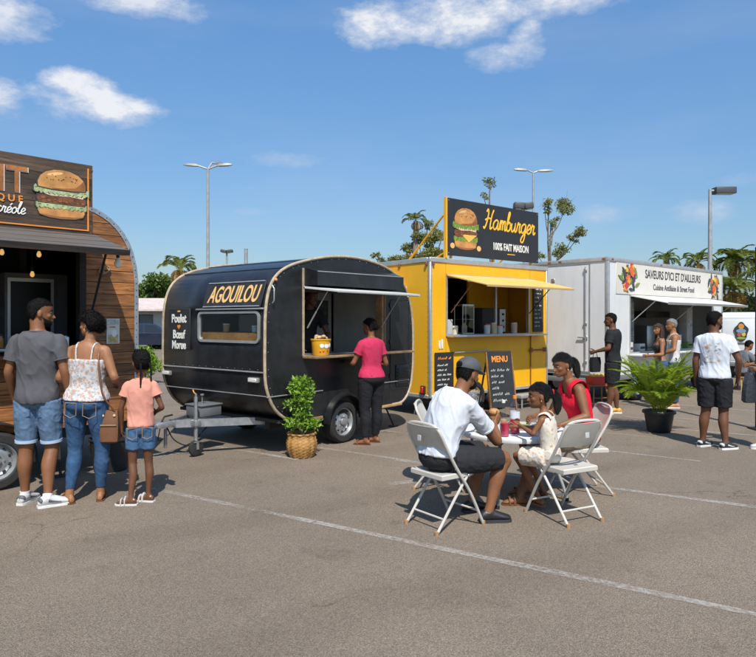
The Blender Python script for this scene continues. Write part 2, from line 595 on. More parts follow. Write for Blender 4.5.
# ------------------------------------------------------------------ ground
def asphalt():
    m = bpy.data.materials.new('asphalt')
    m.use_nodes = True
    t = m.node_tree
    b = t.nodes['Principled BSDF']
    b.inputs['Roughness'].default_value = 0.88
    b.inputs['Specular IOR Level'].default_value = 0.3
    c = t.nodes.new('ShaderNodeTexCoord')
    def nz(scale, det=4, rough=0.6):
        n = t.nodes.new('ShaderNodeTexNoise')
        n.inputs['Scale'].default_value = scale
        n.inputs['Detail'].default_value = det
        n.inputs['Roughness'].default_value = rough
        t.links.new(c.outputs['Object'], n.inputs['Vector'])
        return n.outputs[0]
    def ramp(v, p0, c0, p1, c1):
        r = t.nodes.new('ShaderNodeValToRGB')
        r.color_ramp.elements[0].position = p0; r.color_ramp.elements[0].color = (*c0, 1)
        r.color_ramp.elements[1].position = p1; r.color_ramp.elements[1].color = (*c1, 1)
        t.links.new(v, r.inputs[0])
        return r.outputs[0]
    def mix(f, a, bb, mode='MIX'):
        x = t.nodes.new('ShaderNodeMixRGB')
        x.blend_type = mode
        if isinstance(f, float): x.inputs[0].default_value = f
        else: t.links.new(f, x.inputs[0])
        t.links.new(a, x.inputs[1]) if not isinstance(a, tuple) else setattr(x.inputs[1], 'default_value', (*a, 1))
        t.links.new(bb, x.inputs[2]) if not isinstance(bb, tuple) else setattr(x.inputs[2], 'default_value', (*bb, 1))
        return x.outputs[0]
    base = ramp(nz(0.55, 6), 0.32, (0.196, 0.156, 0.118), 0.70, (0.230, 0.185, 0.141))
    # aggregate: voronoi stones
    vo = t.nodes.new('ShaderNodeTexVoronoi')
    vo.inputs['Scale'].default_value = 185
    t.links.new(c.outputs['Object'], vo.inputs['Vector'])
    st = ramp(vo.outputs['Color'], 0.25, (0.58, 0.57, 0.56), 0.85, (1.44, 1.42, 1.38))
    col = mix(0.75, base, st, 'MULTIPLY')
    fine = ramp(nz(330, 2), 0.30, (0.62, 0.62, 0.62), 0.70, (1.38, 1.38, 1.38))
    col = mix(0.8, col, fine, 'MULTIPLY')
    # sparse pale chippings
    v3 = t.nodes.new('ShaderNodeTexVoronoi'); v3.inputs['Scale'].default_value = 42; t.links.new(c.outputs['Object'], v3.inputs['Vector'])
    chip = mth(t, 'MULTIPLY', mth(t, 'MULTIPLY', mth(t, 'SUBTRACT', 0.20, v3.outputs['Distance']), 12.0, clamp=True), 0.55)
    col = mix(chip, col, (0.36, 0.32, 0.27))
    # oil stains and lighter tracks
    stn = ramp(nz(1.5, 8, 0.72), 0.56, (1, 1, 1), 0.74, (0.66, 0.64, 0.62))
    col = mix(0.95, col, stn, 'MULTIPLY')
    sp = ramp(nz(5.5, 3, 0.5), 0.68, (1, 1, 1), 0.72, (0.72, 0.70, 0.68))
    col = mix(0.45, col, sp, 'MULTIPLY')
    # faint tyre tracks sweeping through the aisle
    wv_ = t.nodes.new('ShaderNodeTexWave'); wv_.inputs['Scale'].default_value = 0.16; wv_.inputs['Distortion'].default_value = 2.2; wv_.inputs['Detail'].default_value = 3; wv_.inputs['Detail Scale'].default_value = 1.4
    mpw = t.nodes.new('ShaderNodeMapping'); mpw.inputs['Rotation'].default_value = (0, 0, R(58)); t.links.new(c.outputs['Object'], mpw.inputs[0]); t.links.new(mpw.outputs[0], wv_.inputs['Vector'])
    col = mix(0.6, col, ramp(wv_.outputs['Fac'], 0.80, (1, 1, 1), 0.97, (0.84, 0.83, 0.82)), 'MULTIPLY')
    pl = ramp(nz(0.23, 4), 0.45, (0.92, 0.92, 0.93), 0.62, (1.1, 1.08, 1.06))
    col = mix(0.7, col, pl, 'MULTIPLY')
    # hairline cracks
    v2 = t.nodes.new('ShaderNodeTexVoronoi')
    v2.feature = 'DISTANCE_TO_EDGE'
    v2.inputs['Scale'].default_value = 0.42
    wv = t.nodes.new('ShaderNodeVectorMath'); wv.operation = 'ADD'
    nn = t.nodes.new('ShaderNodeTexNoise'); nn.inputs['Scale'].default_value = 2.2; nn.inputs['Detail'].default_value = 6
    t.links.new(c.outputs['Object'], nn.inputs['Vector'])
    t.links.new(c.outputs['Object'], wv.inputs[0]); t.links.new(nn.outputs['Color'], wv.inputs[1])
    t.links.new(wv.outputs[0], v2.inputs['Vector'])
    ck = ramp(v2.outputs['Distance'], 0.0, (0.5, 0.48, 0.46), 0.006, (1, 1, 1))
    gate = ramp(nz(0.5, 3), 0.53, (0, 0, 0), 0.6, (1, 1, 1))
    col = mix(gate, col, mix(1.0, col, ck, 'MULTIPLY'))
    t.links.new(col, b.inputs['Base Color'])
    bp = t.nodes.new('ShaderNodeBump')
    bp.inputs['Strength'].default_value = 0.55
    bp.inputs['Distance'].default_value = 0.012
    h = mth(t, 'ADD', mth(t, 'MULTIPLY', vo.outputs['Distance'], -0.8), mth(t, 'MULTIPLY', nz(190, 3), 0.7))
    t.links.new(h, bp.inputs['Height'])
    t.links.new(bp.outputs[0], b.inputs['Normal'])
    return m
M_ASPH = asphalt()
mb = MB()
mb.add([(-1200, -300, 0), (1200, -300, 0), (1200, 2000, 0), (-1200, 2000, 0)], [(0, 1, 2, 3)])
g = mb.build('ground', mat('dry_ground', (0.11, 0.12, 0.05), 0.9, vscale=0.2, var=0.3), None)
tag(g, 'dry grassy ground beyond the parking lot', None, kind='structure')
mb = MB()
mb.add([(-40, -12, 0.004), (45, -12, 0.004), (45, 34, 0.004), (-40, 34, 0.004)], [(0, 1, 2, 3)])
tag(mb.build('parking_lot', M_ASPH, None), 'worn grey brown asphalt parking lot', None, kind='structure')

def paint():
    m = bpy.data.materials.new('worn_line_paint')
    m.use_nodes = True
    t = m.node_tree
    b = t.nodes['Principled BSDF']
    b.inputs['Base Color'].default_value = (0.47, 0.44, 0.39, 1)
    b.inputs['Roughness'].default_value = 0.75
    c = t.nodes.new('ShaderNodeTexCoord')
    n1 = t.nodes.new('ShaderNodeTexNoise'); n1.inputs['Scale'].default_value = 30; n1.inputs['Detail'].default_value = 8; n1.inputs['Roughness'].default_value = 0.75
    n2 = t.nodes.new('ShaderNodeTexNoise'); n2.inputs['Scale'].default_value = 1.3; n2.inputs['Detail'].default_value = 3
    t.links.new(c.outputs['Object'], n1.inputs['Vector']); t.links.new(c.outputs['Object'], n2.inputs['Vector'])
    v = mth(t, 'ADD', mth(t, 'MULTIPLY', n1.outputs[0], 1.0), mth(t, 'MULTIPLY', n2.outputs[0], 0.45))
    a = mth(t, 'MULTIPLY', mth(t, 'SUBTRACT', v, 0.62), 4.5, clamp=True)
    tr = t.nodes.new('ShaderNodeBsdfTransparent')
    mx = t.nodes.new('ShaderNodeMixShader')
    t.links.new(mth(t, 'MULTIPLY', a, 0.6), mx.inputs[0])
    t.links.new(tr.outputs[0], mx.inputs[1])
    t.links.new(b.outputs[0], mx.inputs[2])
    t.links.new(mx.outputs[0], t.nodes['Material Output'].inputs[0])
    return m
M_PAINT = paint()
def line(a, b, w=0.09):
    a = Vector(a); b = Vector(b)
    d = (b - a); L = d.length; d.normalize()
    n = Vector((-d.y, d.x))
    k = max(2, int(L / 0.25))
    v = []
    for i in range(k + 1):
        p = a + d * (L * i / k)
        ww = w * (0.5 + rng.uniform(-0.06, 0.06))
        v += [(p.x + n.x * ww, p.y + n.y * ww, 0.008), (p.x - n.x * ww, p.y - n.y * ww, 0.008)]
    m_ = MB()
    m_.add(v, [(2 * i, 2 * i + 1, 2 * i + 3, 2 * i + 2) for i in range(k)])
    o = m_.build('parking_line', M_PAINT, None, smooth=0)
    tag(o, None, None, kind='structure')
for a, b, w in [((-2.22, 6.25), (-0.51, 5.2), .075), ((-0.53, 5.215), (2.05, 3.61), .075), ((2.05, 3.61), (4.2, 2.3), .05), ((-2.12, 8.33), (-0.95, 7.54), .07), ((-0.77, 8.25), (0.72, 7.22), .07),
                ((0.2, 7.5), (2.19, 6.32), .05), ((2.0, 6.43), (3.9, 5.26), .08), ((1.9, 8.72), (3.75, 7.44), .06), ((3.2, 9.4), (3.9, 8.95), .06), ((3.3, 10.28), (6.1, 8.7), .07),
                ((5.0, 10.75), (6.9, 9.3), .06), ((5.6, 12.6), (8.2, 10.3), .07), ((1.6, 10.9), (3.4, 9.65), .05), ((-2.9, 7.5), (-2.35, 8.0), .09), ((4.2, 10.9), (5.0, 10.3), .05),
                ((7.5, 14.2), (11.5, 11.0), .07), ((-0.3, 9.7), (1.4, 8.75), .06), ((0.1, 6.4), (0.85, 6.75), .12)]:
    line(a, b, w)

# ------------------------------------------------------------------ shared materials
M_BLACKPANEL = mat('black_painted_aluminium', (0.014, 0.0145, 0.016), 0.31, var=0.3, vscale=5, bump=0.22, bscale=5, dirt=0.35, dcol=(0.06, 0.053, 0.045), dscale=4)
M_CREAM = mat('cream_trim', (0.42, 0.33, 0.22), 0.5, var=0.25, vscale=14, dirt=0.5, dcol=(0.2, 0.12, 0.06), dscale=12)
M_GALV = mat('galvanised_steel', (0.42, 0.43, 0.44), 0.45, 0.75, var=0.2, vscale=20, dirt=0.25, dcol=(0.2, 0.13, 0.08))
M_ALU = mat('dull_aluminium', (0.50, 0.50, 0.49), 0.42, 0.6, var=0.15, vscale=12, dirt=0.3, dcol=(0.16, 0.12, 0.09), dscale=6)
M_RIM = mat('silver_wheel_rim', (0.52, 0.53, 0.54), 0.35, 0.7, var=0.1)
M_TYRE = mat('tyre_rubber', (0.022, 0.021, 0.020), 0.85, var=0.3, vscale=20, bump=0.1)
M_RUBBER = mat('black_rubber', (0.015, 0.015, 0.015), 0.7)
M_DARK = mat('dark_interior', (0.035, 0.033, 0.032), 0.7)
M_CHASSIS = mat('chassis_black', (0.02, 0.02, 0.02), 0.6, var=0.4)
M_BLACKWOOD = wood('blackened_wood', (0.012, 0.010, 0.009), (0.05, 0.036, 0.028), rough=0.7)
M_PLANK = wood('stained_plank', (0.115, 0.040, 0.012), (0.47, 0.19, 0.055), rough=0.55, rand=0.28)
M_SIGNWOOD = wood('dark_weathered_plank', (0.030, 0.018, 0.011), (0.13, 0.078, 0.045), rough=0.7, rand=0.22)
M_RAILWOOD = wood('varnished_rail', (0.22, 0.09, 0.025), (0.42, 0.19, 0.06), rough=0.4)
M_LIGHTWOOD = wood('pine_ledge', (0.36, 0.20, 0.09), (0.58, 0.38, 0.20), rough=0.5)
M_YELLOW = mat('yellow_paint', (0.80, 0.40, 0.008), 0.42, var=0.05, vscale=3, bump=0.13, bscale=3, dirt=0.2, dcol=(0.45, 0.23, 0.03), dscale=1.6, stretch=(1.3, 1.3, 0.6))
M_WHITEP = mat('white_truck_panel', (0.66, 0.66, 0.65), 0.4, var=0.04, vscale=2, dirt=0.32, dcol=(0.44, 0.38, 0.32), dscale=2.5, stretch=(1.8, 1.8, 0.5), bump=.05, bscale=3)
M_CREAMP = mat('off_white_sign_panel', (0.64, 0.59, 0.52), 0.5, var=0.04, vscale=2, dirt=0.2, dcol=(0.45, 0.36, 0.26), dscale=3)
M_INWHITE = mat('interior_white', (0.50, 0.49, 0.46), 0.5, var=0.08)
M_STEEL = mat('stainless_steel', (0.55, 0.55, 0.54), 0.3, 0.85, var=0.08)
M_RUST = mat('rusty_bracket', (0.22, 0.085, 0.035), 0.8, var=0.5, vscale=40)
M_SLATE = mat('chalkboard', (0.018, 0.019, 0.020), 0.65, var=0.3, vscale=9, dirt=0.25, dcol=(0.07, 0.07, 0.07))
M_CHALK = mat('white_chalk_paint', (0.70, 0.69, 0.64), 0.8, var=0.15, vscale=60)
M_ORANGEP = mat('orange_paint', (0.72, 0.24, 0.03), 0.6)
M_GOLD = mat('cream_gold_letter', (0.72, 0.44, 0.16), 0.55, var=0.12, vscale=10)
M_YLET = mat('yellow_letter', (0.86, 0.46, 0.03), 0.5)
M_WLET = mat('white_letter', (0.76, 0.74, 0.68), 0.5)
M_DLET = mat('charcoal_letter', (0.035, 0.035, 0.038), 0.6)
M_RED = mat('red_lens', (0.55, 0.015, 0.015), 0.2, var=0.1, coat=0.5)
M_CLEARL = mat('clear_lens', (0.62, 0.60, 0.55), 0.2, var=0.1)
M_PANE = glass('window_pane')
M_BULB = mat('lit_bulb', (1.0, 0.75, 0.35), 0.3, emit=(1.0, 0.55, 0.18), estr=0.55)
M_BULBOFF = mat('bulb_glass', (0.75, 0.70, 0.60), 0.15, var=0.1)

# ------------------------------------------------------------------ wheels
def wheel(parent, x, y, r=0.28, w=0.19, out=-1):
    """wheel with tyre and slotted steel rim; axis along local y, face towards out"""
    root = MB()
    root.lathe([(0.03, -w * 0.3), (r * 0.16, -w * 0.3), (r * 0.16, w * 0.42), (r * 0.10, w * 0.46), (0.01, w * 0.46)], 16)
    M = T(x, y, r) @ RX(90 if out < 0 else -90)
    hub = root.build('wheel', M_RIM, parent, M=M)
    t = MB()
    t.lathe([(r * 0.68, -w / 2), (r * 0.90, -w / 2), (r * 0.975, -w * 0.40), (r, -w * 0.28), (r, w * 0.28), (r * 0.975, w * 0.40), (r * 0.90, w / 2), (r * 0.68, w / 2), (r * 0.655, w * 0.38), (r * 0.655, -w * 0.38)], 40, cap=False)
    n = 40
    k = len(t.v)
    t.f += [(j + (k - n), (j + 1) % n + (k - n), (j + 1) % n, j) for j in range(n)]
    t.mi += [0] * n
    t.build('tyre', M_TYRE, hub)
    rm = MB()
    rm.lathe([(r * 0.665, -w * 0.4), (r * 0.665, w * 0.40), (r * 0.62, w * 0.42), (r * 0.585, w * 0.30), (r * 0.56, w * 0.10), (r * 0.50, w * 0.18), (r * 0.34, w * 0.32), (r * 0.22, w * 0.30), (r * 0.16, w * 0.20), (r * 0.05, w * 0.2)], 32)
    rm.build('rim', M_RIM, hub)
    sl_ = MB()
    for i in range(10):
        a = 2 * math.pi * i / 10
        sl_.rbox(-r * 0.055, r * 0.055, -r * 0.04, r * 0.04, w * 0.16, w * 0.275, 0.004, 1, M=RZ(math.degrees(a)) @ T(0, r * 0.46, 0))
    o = sl_.build('slot', M_RUBBER, hub)
    o['kind'] = 'stuff'
    nt_ = MB()
    for i in range(5):
        a = 2 * math.pi * i / 5
        nt_.lathe([(r * 0.028, 0), (r * 0.028, r * 0.06), (0.002, r * 0.065)], 6, M=T(r * 0.26 * math.cos(a), r * 0.26 * math.sin(a), w * 0.29))
    o = nt_.build('wheel_nut', M_GALV, hub)
    o['kind'] = 'stuff'
    return hub

def arc(cx, cz, rx, rz, a0, a1, n):
    return [(cx + rx * math.cos(R(a0 + (a1 - a0) * i / n)), cz + rz * math.sin(R(a0 + (a1 - a0) * i / n))) for i in range(n + 1)]

def rrect(x0, x1, z0, z1, r, n=5):
    return arc(x1 - r, z1 - r, r, r, 0, 90, n) + arc(x0 + r, z1 - r, r, r, 90, 180, n) + arc(x0 + r, z0 + r, r, r, 180, 270, n) + arc(x1 - r, z0 + r, r, r, 270, 360, n)

def ring_frame(mb, outer, inner, y0, y1, m=0):
    n = len(outer)
    v = [(p[0], y0, p[1]) for p in outer] + [(p[0], y0, p[1]) for p in inner] + [(p[0], y1, p[1]) for p in outer] + [(p[0], y1, p[1]) for p in inner]
    f = []
    for i in range(n):
        k = (i + 1) % n
        f += [(i, k, n + k, n + i), (2 * n + i, 3 * n + i, 3 * n + k, 2 * n + k), (i, 2 * n + i, 2 * n + k, k), (n + i, n + k, 3 * n + k, 3 * n + i)]
    return mb.add(v, f, m)

def burger(sign, M, w, h, outline):
    """printed hamburger: thin layers, each its own piece of the sign"""
    def wavy(x0, x1, zt, zb, n, amp, seed):
        r = random.Random(seed)
        top = [(x0 + (x1 - x0) * i / n, zt + r.uniform(-amp, amp) * 0.5) for i in range(n + 1)]
        bot = [(x1 - (x1 - x0) * i / n, zb - abs(math.sin(i * 1.9 + seed)) * amp - r.uniform(0, amp * .4)) for i in range(n + 1)]
        return top + bot
    yb = 0.0
    def piece(name, poly, m, d, grow=0.0):
        mb = MB()
        if outline:
            cx = sum(p[0] for p in poly) / len(poly); cz = sum(p[1] for p in poly) / len(poly)
            g = 0.05
            o = MB().prism([(cx + (p[0] - cx) * (1 + g), cz + (p[1] - cz) * (1 + g * 2.2)) for p in poly], -d + 0.0012, 0)
            o = o.build('outline', M_DLET, sign, smooth=0)
            o.data.transform(M @ S(w, 1, h))
        mb.prism(poly, -d, 0)
        o = mb.build(name, m, sign, smooth=0)
        o.data.transform(M @ S(w, 1, h))
        return o
    bun = mat('printed_bun', (0.50, 0.23, 0.065) if outline else (0.55, 0.26, 0.09), 0.55, var=0.35, vscale=7)
    lett = mat('printed_lettuce_pale' if outline else 'printed_lettuce', (0.36, 0.42, 0.20) if outline else (0.16, 0.26, 0.04), 0.6, var=0.5, vscale=22)
    patty = mat('printed_patty', (0.16, 0.055, 0.02) if outline else (0.055, 0.022, 0.013), 0.6, var=0.55, vscale=20)
    cheese = mat('printed_cheese', (0.75, 0.42, 0.08), 0.5, var=0.15)
    sauce = mat('printed_sauce', (0.60, 0.48, 0.33) if outline else (0.42, 0.09, 0.03), 0.5, var=0.2)
    top = [(-.46, .12), (-.47, .22), (-.42, .34), (-.32, .43), (-.16, .49), (0, .505), (.16, .49), (.32, .43), (.42, .34), (.47, .22), (.46, .12), (.2, .09), (-.2, .09)]
    base = [(-.45, -.27), (-.46, -.36), (-.42, -.44), (-.25, -.49), (0, -.505), (.25, -.49), (.42, -.44), (.46, -.36), (.45, -.27), (0, -.25)]
    piece('printed_bun_base', base, bun, 0.003)
    piece('printed_lettuce', wavy(-.5, .5, -.19, -.25, 30, .055, 3), lett, 0.005)
    piece('printed_patty', [(-.46, -.04), (-.48, -.12), (-.44, -.2), (.44, -.2), (.48, -.12), (.46, -.04)], patty, 0.0075)
    if not outline:
        piece('printed_cheese', [(-.2, -.14), (.46, -.13), (.3, -.22), (.12, -.32), (-.05, -.22)], cheese, 0.009)
        piece('printed_patty', [(-.44, .10), (-.46, .05), (-.42, -.02), (.42, -.02), (.46, .05), (.44, .10)], patty, 0.0085)
    piece('printed_tomato', [(-.42, .06), (-.44, .0), (-.2, -.05), (.15, -.03), (.42, -.05), (.44, .03), (.4, .07)], sauce, 0.010)
    piece('printed_lettuce', wavy(-.54, .54, .13, .05, 32, .06, 8), lett, 0.012)
    piece('printed_bun_top', top, bun, 0.014)
    hi = mat('printed_highlight', (0.72, 0.42, 0.17), 0.55, var=0.3, vscale=9)
    lo = mat('printed_shadow', (0.27, 0.10, 0.025), 0.6, var=0.3, vscale=12)
    def mark(nm, poly, m, d):
        o = MB().prism(poly, -d, 0).build(nm, m, sign, smooth=0); o.data.transform(M @ S(w, 1, h))
    mark('printed_highlight', [(-.14 + .16 * math.cos(a), .405 + .032 * math.sin(a) + .035 * math.cos(a)) for a in [k * math.pi / 8 for k in range(16)]], hi, .0150)
    mark('printed_shadow', [(.46, .13), (.47, .22), (.42, .33), (.36, .25), (.26, .16), (.0, .125), (-.2, .115), (-.2, .092), (.2, .092)], lo, .0148)
    mark('printed_shadow', [(-.42, -.43), (-.25, -.485), (0, -.50), (.25, -.485), (.42, -.43), (.25, -.45), (0, -.46), (-.25, -.45)], lo, .0036)
    rr = random.Random(17)
    for i in range(16):
        cx = -.42 + .056 * i; cz = rr.choice((-.12, -.10, -.15) if outline else (-.12, .04, -.15, .05)); q = rr.uniform(.012, .03)
        mark('printed_crumb', [(cx + q * 1.5 * math.cos(a), cz + q * .7 * math.sin(a)) for a in [k * math.pi / 4 for k in range(8)]], lo if i % 2 else patty, .0105)
    for i in range(14):
        cx = -.5 + .074 * i; cz = rr.choice((.07, .09, -.24)); q = rr.uniform(.02, .035)
        mark('printed_leaf_vein', [(cx + q * math.cos(a), cz + q * .45 * math.sin(a)) for a in [k * math.pi / 4 for k in range(8)]], mat('printed_leaf_dark', (.12, .17, .05) if outline else (.06, .11, .02), .6), .0125 if cz > 0 else .0055)
    r = random.Random(4)
    sd = MB()
    for i in range(20):
        a = r.uniform(-.34, .34); z = .27 + r.uniform(0, .17) * (1 - abs(a) * 1.5)
        p = [(a + .014 * math.cos(q), z + .009 * math.sin(q)) for q in [k * math.pi / 3 for k in range(6)]]
        sd.prism(p, -0.0155, 0)
    o = sd.build('printed_seed', mat('printed_seed', (0.10, 0.045, 0.02) if outline else (0.72, 0.55, 0.32), 0.6), sign, smooth=0)
    o.data.transform(M @ S(w, 1, h))
    o['kind'] = 'stuff'

def vehicle(name, x, y, ang, label, cat):
    return empty(name, (x, y, 0), R(90 - ang), label, cat)

def clip(poly, x0, x1, z0, z1):
    def cut(P, ax, lim, keep_gt):
        out = []
        for i in range(len(P)):
            a, b = P[i], P[(i + 1) % len(P)]
            ia = (a[ax] >= lim) if keep_gt else (a[ax] <= lim)
            ib = (b[ax] >= lim) if keep_gt else (b[ax] <= lim)
            if ia: out.append(a)
            if ia != ib:
                t = (lim - a[ax]) / (b[ax] - a[ax])
                out.append((a[0] + t * (b[0] - a[0]), a[1] + t * (b[1] - a[1])))
        return out
    P = [tuple(p) for p in poly]
    for ax, lim, gt in ((0, x0, True), (0, x1, False), (1, z0, True), (1, z1, False)):
        if len(P) < 3: return []
        P = cut(P, ax, lim, gt)
    return P
def wloc(root, x, y, z=0.0):
    a = root.rotation_euler.z
    return (root.location.x + x * math.cos(a) - y * math.sin(a), root.location.y + x * math.sin(a) + y * math.cos(a), z)
def standing(name, root, x, y, z, label, cat, rz=0.0, group=None):
    """a thing that stands in or on a vehicle: top-level, placed in the world"""
    return empty(name, wloc(root, x, y, z), root.rotation_euler.z + R(rz), label, cat, group)

# ================================================================== wooden trailer
wt = vehicle('food_trailer', -3.74, 6.25, 45.5, 'brown wooden plank food trailer with rounded roof and painted sign', 'food trailer')
def sup(z):
    if z <= 1.95: return 1.42
    q = min(1.0, (z - 1.95) / 0.95)
    return 0.55 + 0.87 * max(0.0, 1 - q ** 2.5) ** 0.4
XL = -2.9
prof = [(XL, 0.52), (1.42, 0.52)] + [(sup(z), z) for z in [1.0, 1.5, 1.95, 2.1, 2.25, 2.4, 2.5, 2.6, 2.68, 2.75, 2.80, 2.84, 2.865, 2.885, 2.895]] + [(0.55, 2.9), (-1.9, 2.9), (-2.5, 2.75), (-2.8, 2.4), (XL, 1.95)]
OX0, OX1, OZ0, OZ1 = -2.1, 0.80, 1.33, 2.42
row = 0.1285
z = 0.525
while z < 2.9:
    z1 = min(z + row - 0.006, 2.895)
    segs = [(XL, 1.42)]
    if z1 > OZ0 - 0.03 and z < OZ1:
        segs = [(XL, OX0), (OX1 + 0.06, 1.42)]
    for a, b in segs:
        pl = clip(prof, a, b, z, z1)
        if len(pl) > 2:
            # pull the curved end in behind the metal edging
            MB().prism(pl, -rng.uniform(0.0, 0.006), 0.022).build('plank', M_PLANK, wt, smooth=0)
    z += row
mb = MB()
for y0, y1 in ((0.024, 2.2),):
    n = len(prof)
    v = [(p[0] * 1.0, y0, p[1]) for p in prof] + [(p[0], y1, p[1]) for p in prof]
    f = [(i, (i + 1) % n, (i + 1) % n + n, i + n) for i in range(n)] + [tuple(range(n, 2 * n))]
    mb.add(v, f)
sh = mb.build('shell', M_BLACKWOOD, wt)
# backing board behind the planks, around the opening
mb = MB()
for a, b, c, d in ((XL, OX0, .52, 2.9), (OX1, 1.42, .52, 2.9), (OX0, OX1, .52, OZ0), (OX0, OX1, OZ1, 2.9)):
    pl = clip(prof, a, b, c, d)
    if len(pl) > 2: mb.prism(pl, 0.0225, 0.04)
mb.build('backing_board', M_BLACKWOOD, wt, smooth=0)
# metal edging with rivets
path = [p for p in prof if p[0] > 0.3 and p[1] > 0.5]
edge = MB()
rings = []
P = [(1.42, 0.5)] + path[1:] + [(0.2, 2.902), (-1.9, 2.902)]
for i, p in enumerate(P):
    a = P[max(i - 1, 0)]; b = P[min(i + 1, len(P) - 1)]
    tx, tz = b[0] - a[0], b[1] - a[1]
    l = math.hypot(tx, tz); nx, nz_ = tz / l, -tx / l
    rings.append([(p[0] - nx * 0.035, -0.012, p[1] - nz_ * 0.035), (p[0] + nx * 0.012, -0.012, p[1] + nz_ * 0.012), (p[0] + nx * 0.012, 2.23, p[1] + nz_ * 0.012), (p[0] + nx * 0.006, 2.23, p[1] + nz_ * 0.006), (p[0] + nx * 0.004, -0.006, p[1] + nz_ * 0.004), (p[0] - nx * 0.035, -0.006, p[1] - nz_ * 0.035)])
edge.loft(rings)
ed = edge.build('metal_edging', M_GALV, wt, smooth=30)
rv = MB()
for i in range(len(P) - 1):
    a, b = P[i], P[i + 1]
    L = math.hypot(b[0] - a[0], b[1] - a[1])
    k = max(1, int(L / 0.075))
    for j in range(k):
        u = (j + 0.5) / k
        tx, tz = (b[0] - a[0]) / L, (b[1] - a[1]) / L
        rv.ell((a[0] + (b[0] - a[0]) * u - tz * 0.012, -0.013, a[1] + (b[1] - a[1]) * u + tx * 0.012), (0.007, 0.004, 0.007), 6, 4)
o = rv.build('rivet', M_DARK, ed); o['kind'] = 'stuff'
# opening frame, counter, ledge
mb = MB(); mb.box(OX1 - 0.01, OX1 + 0.055, -0.02, 0.10, OZ0, OZ1 + 0.02); mb.build('opening_frame', M_BLACKWOOD, wt, smooth=0)
mb = MB(); mb.rbox(OX0, OX1 - 0.02, -0.06, 0.5, 1.335, 1.365, 0.006); mb.build('counter', M_STEEL, wt)
mb = MB(); mb.rbox(OX0 - 0.1, OX1 + 0.02, -0.22, 0.0, 1.265, 1.30, 0.006); mb.build('ledge', M_RAILWOOD, wt)
for x in (-1.8, -0.6, 0.55):
    mb = MB(); mb.prism([(0, 0), (0, -0.2), (0.03, -0.2), (0.03, 0)], -0.02, 0.0); 
    mb = MB(); mb.add([(x, 0, 1.26), (x + .03, 0, 1.26), (x + .03, -.19, 1.26), (x, -.19, 1.26), (x, 0, 1.06), (x + .03, 0, 1.06)], [(0, 1, 2, 3), (0, 4, 5, 1), (3, 2, 5, 4), (0, 3, 4), (1, 5, 2)]); mb.build('bracket', M_BLACKWOOD, wt, smooth=0)
# awning: boarded hatch propped open
aw = MB(); aw.rbox(-2.3, 0.95, -0.02, 0.03, 2.50, 2.56, 0.008); awn = aw.build('awning', M_BLACKWOOD, wt)
aM = T(0, -0.03, 2.545) @ RX(15)
for i in range(6):
    b = MB(); b.box(-2.3, 0.95, -0.86 + i * 0.143 + 0.002, -0.86 + (i + 1) * 0.143 - 0.002, 0, 0.018 + (i % 2) * 0.003, M=aM)
    b.build('board', mat('weathered_grey_board', (0.10, 0.086, 0.074), 0.6, var=0.35, vscale=9, rand=0.12, stretch=(0.25, 3, 3)), awn, smooth=0)
b = MB(); b.box(-2.31, 0.96, -0.885, -0.862, -0.035, 0.02, M=aM); b.build('front_lip', M_BLACKWOOD, awn, smooth=0)
b = MB(); b.box(-2.3, 0.94, -0.84, -0.81, -0.045, -0.006, M=aM); b.build('underside_batten', M_RAILWOOD, awn, smooth=0)
for x in (-2.2, 0.87):
    b = MB(); b.tube([(x, -0.55, 2.385), (x, -0.02, 1.55)], 0.012, 6); b.build('prop_rod', M_RUBBER, wt)
# sign
sg = MB(); sg.box(-2.3, 0.905, 0.03, 0.06, 2.58, 3.30); sign = sg.build('sign', M_BLACKWOOD, wt, smooth=0)
for i in range(5):
    z0 = 2.562 + i * 0.15
    b = MB(); b.box(-2.32, 0.923, -0.01 - rng.uniform(0, .004), 0.028, z0, z0 + 0.147); b.build('plank', M_SIGNWOOD, sign, smooth=0)
b = MB(); b.box(0.868, 0.882, -0.022, -0.014, 2.60, 3.27); b.build('painted_line', M_ORANGEP, sign, smooth=0)
b = MB(); b.box(-2.25, 0.868, -0.022, -0.014, 2.60, 2.613); b.build('painted_line', M_ORANGEP, sign, smooth=0)
M_WOODLET = wood('burnt_orange_letter', (0.36, 0.12, 0.03), (0.58, 0.23, 0.06), rough=0.55, rand=0.1, axis=1)
text('lettering', 'NT', M_WLET, sign, T(0.066, -0.0155, 3.035) @ FACE, 0.36, sx=0.90, bold=0.009, ext=0.002)
text('lettering', 'NT', M_WOODLET, sign, T(0.060, -0.019, 3.038) @ FACE, 0.36, sx=0.90, bold=0.006, ext=0.003)
text('lettering', 'Q U E', M_ORANGEP, sign, T(0.125, -0.017, 2.856) @ FACE, 0.092, sx=1.0, bold=0.002)
script('lettering', 'crEole', M_WLET, sign, T(0.135, -0.02, 2.710), 0.060, 0.0055)
burger(sign, T(0.61, -0.016, 2.955), 0.50, 0.50, True)
for x in (-0.1, 0.9):
    b = MB(); b.ell((x + 0.02, -0.018, 3.25), 0.008, 6, 4); b.build('bolt', M_DARK, sign)
# interior
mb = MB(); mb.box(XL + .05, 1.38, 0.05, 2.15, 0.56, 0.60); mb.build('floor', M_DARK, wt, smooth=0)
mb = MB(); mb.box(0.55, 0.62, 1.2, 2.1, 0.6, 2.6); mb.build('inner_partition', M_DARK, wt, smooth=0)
for zz in (1.62, 1.98):
    b = MB(); b.box(-2.0, 0.15, 1.75, 2.05, zz, zz + .025); b.build('wall_shelf', M_BLACKWOOD, wt, smooth=0)
